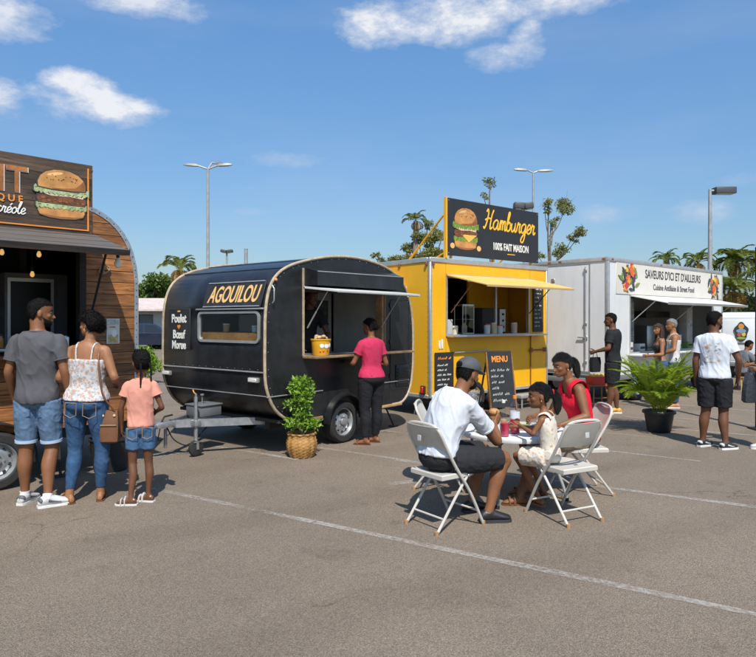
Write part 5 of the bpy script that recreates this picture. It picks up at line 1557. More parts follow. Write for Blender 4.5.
    def legpts(s, q, grow=0.0, t1=1.0, loose=0.0):
        """path and radii down a leg; t1: 0 hip .. 1 knee .. 2 ankle"""
        J = s.J; k = s.k
        g = (.6 + .4 * s.g) * {'m': 1.10, 'f': 1.08, 'c': .90}[s.kind]
        H_, K_, A_ = J['hip' + q], J['kn' + q], J['an' + q]
        fwd = s.fd[q]
        shin = (A_ - K_).normalized()
        back = (fwd - shin * fwd.dot(shin)).normalized() * -1
        st = [(0.0, H_, .090), (.25, H_.lerp(K_, .25), .087), (.5, H_.lerp(K_, .5), .077), (.75, H_.lerp(K_, .75), .065), (1.0, K_, .056), (1.15, K_.lerp(A_, .15) + back * .006 * k, .054), (1.35, K_.lerp(A_, .35) + back * .014 * k, .057), (1.6, K_.lerp(A_, .6) + back * .008 * k, .046), (1.85, K_.lerp(A_, .85), .035), (2.0, A_, .034), (2.1, A_ + Vector((0, 0, -.03 * k)), .036)]
        pts, rad = [], []
        for t, p, r in st:
            if t > t1 + 1e-6: break
            pts.append(p); rad.append(r * k * g + grow + loose * max(0, t - .1))
        last = st[len(pts) - 1][0]
        if last < t1 - .02 and len(pts) < len(st):
            t, p, r = st[len(pts)]
            u = (t1 - last) / (t - last)
            pts.append(pts[-1].lerp(p, u)); rad.append(r * k * g * u + st[len(pts) - 2][2] * k * g * (1 - u) + grow + loose * max(0, t1 - .1))
        return pts, rad
    def armpts(s, q, grow=0.0, t1=2.0, loose=0.0):
        J = s.J; k = s.k
        g = {'m': 1.0, 'f': .92, 'c': .78}[s.kind] * (0.5 + .5 * s.g)
        Sh, E, Wr = J['sh' + q], J['el' + q], J['wr' + q]
        inn = (J['neck'] - s.upv * .08 * k).lerp(Sh, .55)
        st = [(-.45, inn.lerp(J['neck'] - s.upv * .05 * k, .35), .058), (-.2, inn.lerp(Sh, .35), .058), (0.0, Sh, .054), (.2, Sh.lerp(E, .2), .054), (.5, Sh.lerp(E, .5), .048), (.8, Sh.lerp(E, .8), .042), (1.0, E, .040), (1.25, E.lerp(Wr, .25), .042), (1.6, E.lerp(Wr, .6), .034), (1.9, E.lerp(Wr, .9), .027), (2.0, Wr, .026)]
        pts, rad = [], []
        for t, p, r in st:
            if t > t1 + 1e-6: break
            pts.append(p); rad.append(r * k * g + grow + loose * max(0, t))
        last = st[len(pts) - 1][0]
        if last < t1 - .02 and len(pts) < len(st):
            t, p, r = st[len(pts)]; u = (t1 - last) / (t - last)
            pts.append(pts[-1].lerp(p, u)); rad.append((r * u + st[len(pts) - 2][2] * (1 - u)) * k * g + grow + loose * max(0, t1))
        return pts, rad
    # ---- skin
    def body(s, bare_feet=True):
        mb = MB(); ex = MB(); J = s.J; k = s.k
        mb.loft(s.rings(.84, 1.515, -.004))
        for q in 'lr':
            a, r = s.armpts(q); s.limb(mb, a, r)
            a, r = s.legpts(q, t1=2.1); s.limb(mb, a, r)
            s.hand(mb, ex, q)
            if bare_feet: s.foot(mb, q)
        # neck
        nb = J['neck'] - s.upv * .03 * k
        hb = s.HM @ Vector((0, -.022, .055))
        nr = {'m': .062, 'f': .050, 'c': .046}[s.kind] * k * (1 if s.kind != 'c' else 1.05)
        s.limb(mb, [nb, nb.lerp(hb, .5), hb], [nr * 1.12, nr * .96, nr * .98], 16)
        s.headmesh(mb)
        me = fuse(mb, s.vox, 2, .45, ex)
        put('body', me, s.sk, s.root)
        # eyes and brows
        for sd in (-1, 1):
            b = MB(); b.ell((sd * .032, .0735, .118), (.0125, .0105, .0048), 10, 6, M=s.HM); e = b.build('eye', M_EYE, s.root)
            b = MB(); b.ell((sd * .031, .0795, .118), (.0062, .0045, .0050), 8, 6, M=s.HM); b.build('iris', M_IRIS, e)
            b = MB(); b.tube([s.HM @ Vector(p) for p in ((sd * .016, .0935, .134), (sd * .033, .0865, .139), (sd * .05, .0715, .134))], .0035 * s.hh, 5); b.build('eyebrow', M_HAIR, s.root)
        b = MB(); b.ell((0, .0955, .046), (.022, .007, .0085), 10, 6, M=s.HM); b.build('lips', mat('lip_brown', (.16, .055, .045), .4), s.root)
    HEAD = [(-.002, .070, -.004, .016), (.004, .082, -.012, .026), (.02, .090, -.03, .047), (.04, .0925, -.055, .058), (.065, .094, -.078, .064), (.09, .094, -.090, .069), (.112, .088, -.097, .072), (.130, .095, -.100, .074), (.16, .094, -.101, .0755), (.19, .082, -.093, .070), (.212, .058, -.072, .055), (.225, .028, -.042, .031), (.2305, .005, -.018, .010)]
    def headring(s, z, f, b, w, n=20, e=2.06):
        c = (f + b) / 2; d = (f - b) / 2
        return [s.HM @ Vector((math.copysign(abs(math.cos(a)) ** (2 / e), math.cos(a)) * w, c + math.copysign(abs(math.sin(a)) ** (2 / e), math.sin(a)) * d, z)) for a in [2 * math.pi * j / n for j in range(n)]]
    def headmesh(s, mb):
        wf = {'m': 1.0, 'f': .95, 'c': 1.0}[s.kind]
        mb.loft([s.headring(z, f, b, w * wf) for z, f, b, w in s.HEAD])
        # nose, lips, chin, brow, ears
        mb.loft([[s.HM @ Vector(p) for p in ((-w, y0, z), (w, y0, z), (w * .7, y, z - .001), (-w * .7, y, z - .001))] for z, w, y0, y in ((.125, .008, .08, .097), (.105, .011, .08, .105), (.088, .015, .08, .116), (.078, .020, .08, .122), (.070, .019, .08, .114), (.065, .010, .08, .100))])
        mb.ell((0, .090, .046), (.026, .014, .013), 12, 8, M=s.HM)
        mb.ell((0, .078, .016), (.024, .016, .017), 12, 8, M=s.HM)
        for sd in (-1, 1):
            mb.ell((sd * .076 * wf, -.012, .098), (.009, .019, .031), 10, 8, M=s.HM @ T(0, 0, 0))
            mb.ell((sd * .038, .058, .086), (.026, .024, .022), 10, 8, M=s.HM)
    def hand(s, mb, ex, q):
        k = s.k * {'m': 1.0, 'f': .92, 'c': .92}[s.kind]
        sd = -1 if q == 'l' else 1
        Wr, E = s.J['wr' + q], s.J['el' + q]
        d = s.handdir[q] or (Wr - E).normalized()
        n = s.palm[q] or Vector((-sd, 0.1, 0))
        n = (n - d * n.dot(d)).normalized()
        l = d.cross(n) * (1 if True else -1)
        # thumb towards the front / up
        if l.dot(Vector((0, 1, .3))) < 0: l = -l
        r0 = .026 * k
        P = [Wr - d * .02 * k, Wr + d * .02 * k, Wr + d * .055 * k, Wr + d * .09 * k, Wr + d * .098 * k]
        mb.tube(P, [(r0, r0 * .9), (r0 * 1.15, r0 * .75), (.040 * k, .017 * k), (.038 * k, .014 * k), (.030 * k, .010 * k)], 14, ref=l)
        c = s.curl
        for i, (o, L) in enumerate(((.030, .074), (.010, .084), (-.010, .079), (-.029, .062))):
            b0 = Wr + d * .082 * k + l * o * k
            a1, a2, a3 = c * .7, c * 1.6, c * 2.2
            dd = lambda a: (d * math.cos(a) + n * math.sin(a))
            p1 = b0 + dd(a1) * (.012 + L * .42) * k; p2 = p1 + dd(a2) * L * .33 * k; p3 = p2 + dd(a3) * L * .27 * k
            ex.tube([b0, p1, p2, p3], [.0090 * k, .0086 * k, .0078 * k, .0058 * k], 8, ref=l)
        b0 = Wr + d * .022 * k + l * .026 * k
        td = (d * .75 + l * .75 + n * .35).normalized()
        p1 = b0 + td * .042 * k; p2 = p1 + (td * .5 + d * .7 + n * .3).normalized() * .032 * k
        ex.tube([b0, p1, p2, p2 + (d + n * .5).normalized() * .018 * k], [.013 * k, .0105 * k, .0095 * k, .006 * k], 8)
    FOOT = [(-.070, .018, .040), (-.060, .028, .062), (-.03, .032, .080), (.02, .033, .084), (.065, .036, .064), (.11, .041, .045), (.145, .039, .034), (.168, .029, .026), (.18, .014, .016)]
    def footframe(s, q):
        f = s.fd[q].copy(); f.z = 0; f.normalize()
        r = Vector((f.y, -f.x, 0)); A_ = s.J['an' + q]
        return f, r, Vector((A_.x, A_.y, 0)), A_.z - .085 * s.k
    def foot(s, mb, q, grow=0.0, z0=0.012, lift=0.0):
        f, r, o, dz = s.footframe(q); k = s.k * {'m': 1, 'f': .94, 'c': .98}[s.kind]
        rings = []
        for t, w, h in s.FOOT:
            t *= 1.0; w = w * k + grow; h = h * k + grow
            c = o + f * (t * k + math.copysign(grow, t) * (1 if abs(t) > .06 else 0))
            rr = []
            for j in range(12):
                a = 2 * math.pi * j / 12
                zz = z0 + dz + (h / 2) * (1 + math.sin(a)) if math.sin(a) > 0 else z0 + dz + (h / 2) * (1 + max(-1, 1.25 * math.sin(a)))
                rr.append(c + r * (w * math.cos(a) * (1 if math.sin(a) < .3 else .9)) + Vector((0, 0, zz)))
            rings.append(rr)
        mb.loft(rings)
    def outline(s, q, grow):
        f, r, o, dz = s.footframe(q); k = s.k * {'m': 1, 'f': .94, 'c': .98}[s.kind]
        L_ = [(t, w) for t, w, h in s.FOOT]
        pts = [(t * k + (grow if t > 0 else -grow) * (1 if abs(t) > .06 else 0), w * k + grow) for t, w in L_]
        ring = [(t, w) for t, w in pts] + [(t, -w) for t, w in reversed(pts)]
        return [o + f * t + r * w + Vector((0, 0, dz)) for t, w in ring]
    def slab(s, q, grow, z0, z1):
        P = s.outline(q, grow); n = len(P); mb = MB()
        v = [p + Vector((0, 0, z0)) for p in P] + [p + Vector((0, 0, z1)) for p in P]
        mb.add(v, [tuple(range(n)), tuple(range(2 * n - 1, n - 1, -1))] + [(i, i + n, (i + 1) % n + n, (i + 1) % n) for i in range(n)])
        return mb
    def shoes(s, upper, sole, sock=None, accent=None):
        for q in 'lr':
            f, r, o, dz = s.footframe(q); k = s.k
            mb = MB(); s.foot(mb, q, .008, .020)
            mb.tube([o + Vector((0, 0, dz + .05 * k)), o + Vector((0, 0, dz + .088 * k))], [.043 * k, .043 * k], 14)
            me = fuse(mb, .008, 2); sh_ = put('shoe', me, upper, s.root)
            s.slab(q, .010, .0, .024).build('sole', sole, sh_, smooth=30)
            b = MB()
            for i in range(4):
                t = .045 + i * .022
                c = o + f * t * k; zz = dz + (.098 - i * .013) * k
                b.tube([c - r * .024 * k + Vector((0, 0, zz - .012)), c + Vector((0, 0, zz + .004)), c + r * .024 * k + Vector((0, 0, zz - .012))], .0045, 5)
            l_ = b.build('lace', accent or sole, sh_); l_['kind'] = 'stuff'
            if accent:
                b = MB(); b.ell((0, 0, 0), (.026 * k, .040 * k, .030 * k), 12, 8, M=Matrix.Translation(o - f * .052 * k + Vector((0, 0, dz + .060 * k))) @ Matrix.Rotation(math.atan2(f.y, f.x), 4, 'Z')); b.build('heel_patch', accent, sh_)
            if accent:
                b = MB()
                for sd in (-1, 1):
                    P = [o + f * (.0 + .1 * t) * k + r * sd * (.046 + .003 * t) * k + Vector((0, 0, dz + (.06 - .022 * t + .018 * (t - .5) ** 2) * k)) for t in (0, .25, .5, .75, 1)]
                    b.tube(P, [(.011, .004), (.009, .004), (.007, .004), (.005, .003), (.003, .003)], 6, ref=(0, 0, 1))
                b.build('side_stripe', accent, sh_)
            if sock:
                A_ = s.J['an' + q]; K_ = s.J['kn' + q]
                b = MB(); b.tube([o + Vector((0, 0, dz + .07 * k)), A_, A_.lerp(K_, .07)], [.041 * k, .039 * k, .041 * k], 14); b.build('sock', sock, s.root)
    def sandals(s, m, heel=True):
        for q in 'lr':
            f, r, o, dz = s.footframe(q); k = s.k
            sl_ = s.slab(q, .007, .0, .014).build('sandal', m, s.root, smooth=30)
            b = MB()
            for t, w, h in ((.105, .047, .062), (.06, .043, .084)) if heel else ((.11, .047, .06),):
                b.tube([o + f * t * k + r * (w * k * math.cos(a)) + Vector((0, 0, dz + .012 + h * k * max(0, math.sin(a)) ** .8)) for a in [math.pi * j / 8 for j in range(9)]], (.009, .004) and [(.004, .010)] * 9, 6)
            if heel:
                b.tube([o + f * (-.05 + .06 * (1 - math.cos(a))) * k + r * (.041 * k * math.sin(a * 2 - math.pi / 2)) + Vector((0, 0, dz + .075 * k)) for a in [math.pi * j / 8 for j in range(9)]], .005, 6)
            else:
                b.tube([o + f * .14 * k + Vector((0, 0, dz + .05 * k)), o + f * .09 * k + r * .03 * k + Vector((0, 0, dz + .055 * k)), o + f * .04 * k + r * .043 * k + Vector((0, 0, dz + .02))], .006, 6)
            b.build('strap', m, sl_)
    # ---- hair
    def capring(s, z, off):
        zs = [q[0] for q in s.HEAD]
        f, b, w = [float(np.interp(z, zs, [q[i] for q in s.HEAD])) for i in (1, 2, 3)]
        z0 = z + (.012 if s.kind != 'm' else 0.0)
        off *= min(1.0, max(-.4, (z - .055) / .06))
        fl = float(np.interp(z0, [.04, .075, .10, .125, .145, .163, .178, .19], [-.055, -.03, -.004, .012, .034, .066, .090, .2]))
        return (z, min(f + off, fl), b - off, w + off * .9)
    def hair(s, style, m=M_HAIR):
        mb = MB(); wf = {'m': 1.0, 'f': .955, 'c': 1.0}[s.kind]
        off = {'buzz': .0035, 'short': .008, 'bun': .008, 'pony': .008, 'puff': .016, 'long': .012, 'braids': .007}[style]
        R_ = [s.capring(z, off) for z in (.045, .06, .075, .09, .105, .12, .135, .15, .165, .178, .192, .205, .216, .225)]
        R_ += [(.2275 + off * .6, .026 + off, -.04 - off, .031 + off), (.2315 + off, .004, -.018, .010)]
        mb.loft([s.headring(z, f, b, w * wf) for z, f, b, w in R_])
        H_ = s.HM
        if style == 'bun':
            mb.ell((0, -.125, .10), (.038, .036, .045), 14, 10, M=H_)
        if style == 'puff':
            mb.ell((0, -.085, .13), (.075, .062, .075), 16, 12, M=H_)
            mb.ell((.03, -.095, .08), (.05, .045, .05), 14, 10, M=H_)
        if style == 'pony':
            s.limb(mb, [H_ @ Vector(p) for p in ((0, -.10, .14), (0, -.135, .12), (0, -.155, .07), (0, -.15, -.02), (0, -.14, -.08))], [.022 * s.hh, .030 * s.hh, .040 * s.hh, .034 * s.hh, .012 * s.hh])
        if style == 'long':
            for sd in (-1, 1):
                s.limb(mb, [H_ @ Vector(p) for p in ((sd * .055, -.03, .17), (sd * .078, -.02, .10), (sd * .082, -.01, .02), (sd * .080, .0, -.09), (sd * .075, .015, -.19))], [.022, .026, .026, .026, .010])
            mb.loft([s.headring(z, f, b, w) for z, f, b, w in ((-.2, -.05, -.09, .06), (-.1, -.04, -.105, .078), (.0, -.03, -.112, .082), (.1, -.01, -.112, .082))])
        me = fuse(mb, .006, 2)
        wrinkle(me, .0026 if style == 'buzz' else .0035 if style != 'puff' else .009, 90 if style != 'puff' else 55, 3, (1, 1, 1), False)
        # loose strands over the moulded mass, lying towards the knot or standing off the scalp
        r = random.Random(int(s.h * 1000) + len(style))
        nv_ = len(me.vertices); st = MB()
        tgt = H_ @ Vector({'bun': (0, -.13, .10), 'pony': (0, -.135, .12), 'braids': (.01, -.11, .10), 'puff': (0, -.10, .13)}.get(style, (0, -.06, -.3)))
        flow = {'buzz': .15, 'short': .5, 'puff': .25}.get(style, 1.6); ln = {'buzz': .0085, 'short': .010, 'puff': .020, 'braids': .018}.get(style, .034) * s.hh
        for i in range({'buzz': 2600, 'puff': 3200}.get(style, 2200)):
            vv = me.vertices[r.randrange(nv_)]; n_ = Vector(vv.normal); p0 = Vector(vv.co)
            t_ = tgt - p0; t_ -= n_ * t_.dot(n_)
            if t_.length > 1e-5: t_.normalize()
            d_ = (n_ * (.8 if style in ('buzz', 'puff') else .16) + t_ * flow + Vector((r.gauss(0, .3), r.gauss(0, .3), r.gauss(0, .3)))).normalized()
            sd_ = d_.cross(n_)
            if sd_.length < 1e-4: continue
            sd_.normalize(); w_ = .0013 * s.hh; L_ = ln * r.uniform(.5, 1.3); o_ = len(st.v)
            pm = p0 + d_ * L_ * .5 + n_ * .0012; p1 = p0 + d_ * L_ - n_ * (.0005 if style != 'puff' else 0)
            st.v += [tuple(p0 - sd_ * w_ - n_ * .001), tuple(p0 + sd_ * w_ - n_ * .001), tuple(pm + sd_ * w_), tuple(pm - sd_ * w_), tuple(p1)]
            st.f += [(o_, o_ + 1, o_ + 2, o_ + 3), (o_ + 3, o_ + 2, o_ + 4)]; st.mi += [0, 0]
        bm = bmesh.new(); bm.from_mesh(me)
        e_ = bpy.data.meshes.new('x'); e_.from_pydata(st.v, [], st.f); bm.from_mesh(e_); bm.to_mesh(me); bm.free(); bpy.data.meshes.remove(e_)
        h_ = put('hair', me, m, s.root)
        if style == 'braids':
            for x, y0 in ((.055, -.085), (-.03, -.10)):
                b = MB(); P = crom([H_ @ Vector(p) for p in ((x, y0, .11), (x * 1.15, y0 - .018, .06), (x * 1.2, y0 - .016, -.02), (x * 1.15, y0 - .012, -.12))], 6)
                b.tube(P, [(.0075 + .004 * abs(math.sin(i * 1.3))) * s.hh * (1 - .3 * i / len(P)) for i in range(len(P))], 8)
                b.build('braid', m, h_)
            b = MB()
            for i in range(6):
                x = -.05 + .02 * i
                b.tube([H_ @ Vector((x, .085 - .01 * abs(x * 20), .182)), H_ @ Vector((x * .9, .02, .240)), H_ @ Vector((x * .8, -.06, .225)), H_ @ Vector((x * .6, -.108, .15))], .006, 5)
            r_ = b.build('braid_row', m, h_); r_['kind'] = 'stuff'
        return h_
    def beard(s, m=M_HAIR, top=.05):
        mb = MB()
        for i in range(1):
            rows = [(-.007, .074, .02, .018), (.0, .089, .01, .034), (.02, .0955, .0, .052), (.034, .094, -.005, .058), (top, .086, -.008, .0635), (.075, .03, -.012, .068), (.10, .012, -.012, .0725)]
            mb.loft([s.headring(z, f, b, w) for z, f, b, w in rows])
        put('beard', fuse(mb, .006, 1), m, s.root)
    # ---- clothes
    def tee(s, m, sleeve=.55, hem=.90, off=.016, sl_loose=.012, seed=1, amp=.009, top=1.5, hang=1.06, flare=.0, name='shirt', neck=True):
        mb = MB(); mb.loft(s.rings(hem, top, off, hang, flare))
        for q in 'lr':
            if sleeve:
                a, r = s.armpts(q, .012, sleeve, sl_loose); s.limb(mb, a, r)
        me = fuse(mb, .0085, 5); wrinkle(me, amp, 7.5, seed)
        o = put(name, me, m, s.root)
        if sleeve:
            for q in 'lr':
                a, r = s.armpts(q, .015, sleeve, sl_loose); b = MB()
                b.tube([a[-1].lerp(a[-2], .22), a[-1] + (a[-1] - a[-2]).normalized() * .002], [r[-1] + .001, r[-1] + .002], 18); b.build('sleeve_hem', m, o)
        if neck:
            c, r, f, d = s.spine(1.505)
            b = MB(); nr = {'m': .073, 'f': .066, 'c': .062}[s.kind] * s.k
            b.tube([c + r * (nr * math.cos(a)) + f * (nr * .95 * math.sin(a) + (.004 if math.sin(a) > 0 else 0)) - d * (.012 * max(0, math.sin(a))) * s.k for a in [2 * math.pi * j / 20 for j in range(20)]], .006, 6, closed=True)
            b.build('collar', m, o)
        return o
    def tank(s, m, hem=.90, top=1.36, off=.010, seed=2, strap=.075, wid=.008, name='top', hang=1.15, flare=.25, amp=.009):
        mb = MB(); mb.loft(s.rings(hem, top, off, hang, flare)); me = fuse(mb, .008, 2); wrinkle(me, amp, 10, seed)
        o = put(name, me, m, s.root)
        k = s.k
        def P(z, x, y, extra):
            x = float(x); y = float(y)
            c, r, f, d = s.spine(z); return c + r * x * k + f * (y * k)
        tb = crom(s.table(), 3); zs = [q[0] for q in tb]
        fr = np.interp(top, zs, [q[2] for q in tb]); bk = np.interp(top, zs, [q[3] for q in tb])
        for sd in (-1, 1):
            b = MB(); pts = [P(top - .02, sd * strap * .9, -(bk + .006), 0), P(1.43, sd * strap, -.098, 0), P(1.475, sd * strap * 1.05, -.07, 0), P(1.495, sd * strap * 1.1, -.02, 0), P(1.48, sd * strap * 1.05, .05, 0), P(1.43, sd * strap, .088, 0), P(top - .02, sd * strap * .9, fr + .006, 0)]
            P_ = crom(pts, 4)
            b.tube(P_, [(wid, .005)] * len(P_), 8, ref=(1, 0, 0)); b.build('strap', m, o)
        return o
    def legs(s, m, t1=.85, grow=.014, loose=.02, top=1.05, seed=3, amp=.006, name='shorts', waist=None, off=.010):
        mb = MB(); mb.loft(s.rings(.84, top, off))
        for q in 'lr':
            a, r = s.legpts(q, grow, t1, loose); s.limb(mb, a, r)
        me = fuse(mb, .009, 2); wrinkle(me, amp, 12, seed, (1, 1, 1))
        o = put(name, me, m, s.root)
        if waist:
            b = MB(); R_ = s.sect(top - .01, *[np.interp(top - .01, [q[0] for q in s.table()], [q[i] for q in s.table()]) * s.g + off + .004 for i in (1, 2, 3)])
            b.tube(R_, [(.016, .004)] * len(R_), 6, closed=True, ref=(0, 0, 1)); b.build('belt', waist, o)
        return o
    def pockets(s, m, o, z=.98):
        for sd in (-1, 1):
            c, r, f, d = s.spine(z); k = s.k
            b = MB()
            bk = float(np.interp(z, [q[0] for q in s.table()], [q[3] for q in s.table()])) * s.g * k
            pts = [(-.055, .05), (.055, .05), (.055, -.06), (0, -.085), (-.055, -.06), (-.055, .05)]
            b.tube([c + r * (sd * .085 + x) * k + d * zz * k - f * (bk * (1 - .28 * abs((sd * .085 + x) / .18) ** 2.2) + .012) for x, zz in pts], .003, 5)
            b.build('pocket_seam', m, o)
    def cuffs(s, m, t1, grow, loose):
        for q in 'lr':
            a, r = s.legpts(q, grow + .005, t1 + .02, loose); b = MB()
            b.tube([a[-1].lerp(a[-2], .45), a[-1]], [r[-1] + .001, r[-1]], 18); b.build('cuff', m, s.root)

J_BLUE = denim('blue_jeans', (0.022, 0.066, 0.145))
J_SHORT = denim('faded_denim', (0.085, 0.145, 0.235))
J_GIRL = denim('mid_denim', (0.045, 0.11, 0.21))
J_CUFF = mat('denim_cuff', (0.36, 0.46, 0.58), 0.85)
M_SEAM = mat('seam_thread', (0.30, 0.20, 0.10), 0.8)
M_WSHOE = mat('white_shoe', (0.50, 0.49, 0.47), 0.6, var=0.1)
M_BSHOE = mat('black_shoe', (0.02, 0.021, 0.024), 0.6, var=0.3)
M_TAN = mat('tan_leather', (0.15, 0.062, 0.026), 0.5, var=0.2)

# --- family by the wooden trailer
h = Human((-3.05, 5.74), 96, 1.83, 'm', SK2, 'man in grey tee and denim shorts facing the wooden trailer', .0072, head=(-62, -4),
          pose={'footl': (.15, 1, 0), 'footr': (.85, .55, 0), 'knr': (.110, .03, .50), 'anr': (.125, -.11, .088), 'anl': (-.120, .02, .088), 'wrr': (.262, .06, .905), 'elr': (.238, -.03, 1.19), 'ell': (-.240, -.02, 1.19), 'wrl': (-.250, .11, .945)}, girth=.95)
h.body(False); h.hair('buzz'); h.beard()
h.tee(cloth('charcoal_tee', (0.085, 0.085, 0.092)), .62, .885, .020, .016, 1, .013)
o = h.legs(J_SHORT, .86, .010, .012, 1.0, 3, .007, 'shorts', off=.004); h.pockets(J_BLUE, o, .845); h.cuffs(J_CUFF, .86, .011, .012)
h.shoes(M_WSHOE, mat('white_sole', (.66, .65, .62), .6), mat('white_sock', (.66, .66, .64), .8), mat('grey_accent', (.09, .09, .10), .6))

h = Human((-2.62, 5.80), 92, 1.72, 'f', SK3, 'woman in floral camisole and skinny blue jeans beside a man in grey', .0072, head=(66, -2),
          pose={'footl': (-.75, .75, 0), 'footr': (-.25, 1, 0), 'anl': (-.155, -.04, .085), 'anr': (.085, .05, .085), 'knl': (-.135, .03, .48), 'knr': (.105, .04, .48), 'ell': (-.24, -.05, 1.13), 'wrl': (-.20, .17, 1.03), 'elr': (.245, -.045, 1.13), 'wrr': (.20, .17, 1.06), 'pelvis': (-.02, 0, .90), 'curl': .8}, girth=1.07)
h.body(True); h.hair('puff')
h.tank(floral('floral_camisole', (0.52, 0.50, 0.49), [(0.33, 0.38, 0.42), (0.50, 0.22, 0.11), (0.30, 0.28, 0.26)], 24, .42), .965, 1.34, .018, 4, .074, .0075, 'camisole', 1.10, .35, .008)
o = h.legs(J_BLUE, 1.90, .004, 0.0, 1.0, 5, .0045, 'jeans', off=.004); h.pockets(M_SEAM, o, .895)
h.sandals(M_TAN, False)
for sd in (-1, 1):
    b = MB(); b.tube([h.HM @ Vector((sd * .077, -.008, .062 + .012 * math.cos(a))) + Vector((0, .010 * math.sin(a), 0)) for a in [2 * math.pi * j / 10 for j in range(10)]], .002, 5, closed=True); b.build('earring', M_GOLD, h.root)
# shoulder bag
e = empty('shoulder_bag', (-2.425, 5.80, 0.0), R(4), 'brown leather shoulder bag hanging from the woman in jeans', 'bag')
b = MB(); b.loft([[(x * w, y * d, z) for x, y in ((-1, -.8), (-.8, -1), (.8, -1), (1, -.8), (1, .8), (.8, 1), (-.8, 1), (-1, .8))] for z, w, d in ((.54, .055, .035), (.555, .075, .05), (.64, .082, .055), (.76, .078, .045), (.83, .07, .028), (.835, .06, .02))]); b.build('bag_body', M_TAN, e)
b = MB(); b.tube(crom([(-.06, 0, .82), (-.07, .01, 1.0), (-.085, .03, 1.25), (-.09, .0, 1.41), (-.075, -.085, 1.28), (-.04, -.09, 1.0), (.05, -.03, .82)], 5), [(.008, .004)] * 31, 6); b.build('bag_strap', M_TAN, e)
b = MB(); b.box(-.07, .07, -.062, -.056, .70, .71); b.build('seam', M_SEAM, e, smooth=0)
for x in (-.05, .05):
    b = MB(); b.ell((x, -.05, .79), (.012, .006, .012), 8, 6); b.build('buckle', M_GOLD, e)

h = Human((-2.14, 5.77), 104, 1.33, 'c', SK1, 'young girl in pink tee and denim shorts with braids', .0068, head=(22, 0),
          pose={'footl': (-1, .25, 0), 'footr': (-1, .5, 0), 'anl': (-.075, -.06, .066), 'anr': (.065, .02, .066), 'knl': (-.07, .01, .37), 'knr': (.065, .03, .37), 'elr': (.185, -.03, .86), 'wrr': (.12, .12, .80), 'ell': (-.165, .0, .86), 'wrl': (-.165, .05, .68)})
h.body(True); h.hair('braids')
h.tee(cloth('salmon_tee', (0.62, 0.27, 0.20)), .45, .93, .018, .022, 6, .010)
o = h.legs(J_GIRL, .62, .010, .010, .985, 7, .004, 'shorts', off=.006); h.pockets(M_SEAM, o, .875)
h.sandals(mat('white_sandal', (.62, .60, .57), .6))

# --- woman at the caravan hatch
h = Human((-0.09, 8.52), 128, 1.67, 'f', SK2, 'woman in magenta tee and black trousers ordering at the caravan hatch', .009, head=(18, -4),
          pose={'footl': (-.6, .8, 0), 'footr': (-.5, .85, 0), 'anl': (-.11, -.02, .08), 'anr': (.10, .04, .08), 'ell': (-.24, .08, 1.08), 'wrl': (-.20, .33, 1.10), 'elr': (.235, -.02, 1.06), 'wrr': (.17, .19, 1.05)}, girth=1.06)
h.body(True); h.hair('bun', M_HAIRP)
h.tee(cloth('magenta_tee', (0.50, 0.030, 0.085)), .50, .95, .014, .012, 8, .008)
h.legs(cloth('black_trousers', (0.014, 0.014, 0.016)), 1.92, .012, .002, 1.02, 9, .005, 'trousers')
h.sandals(M_TAN, False)
# vendor in the caravan
h = Human(wloc(cv, 1.12, 0.46)[:2], -62 + 0, 1.66, 'm', SK4, 'vendor in dark clothes leaning at the black caravan counter', .011, head=(20, -14), z0=.442,
          pose={'neck': (0, .16, 1.36), 'mid': (0, .04, 1.12), 'ell': (-.24, .25, 1.02), 'wrl': (-.10, .46, .88), 'elr': (.26, .20, 1.02), 'wrr': (.22, .44, .82)})
h.body(True); h.hair('short'); h.tee(cloth('black_tee', (0.012, 0.012, 0.014)), .6, .88, .018, .014, 11); h.legs(MATS['black_trousers'], 1.9, .012, .004, 1.02, 12, name='trousers')

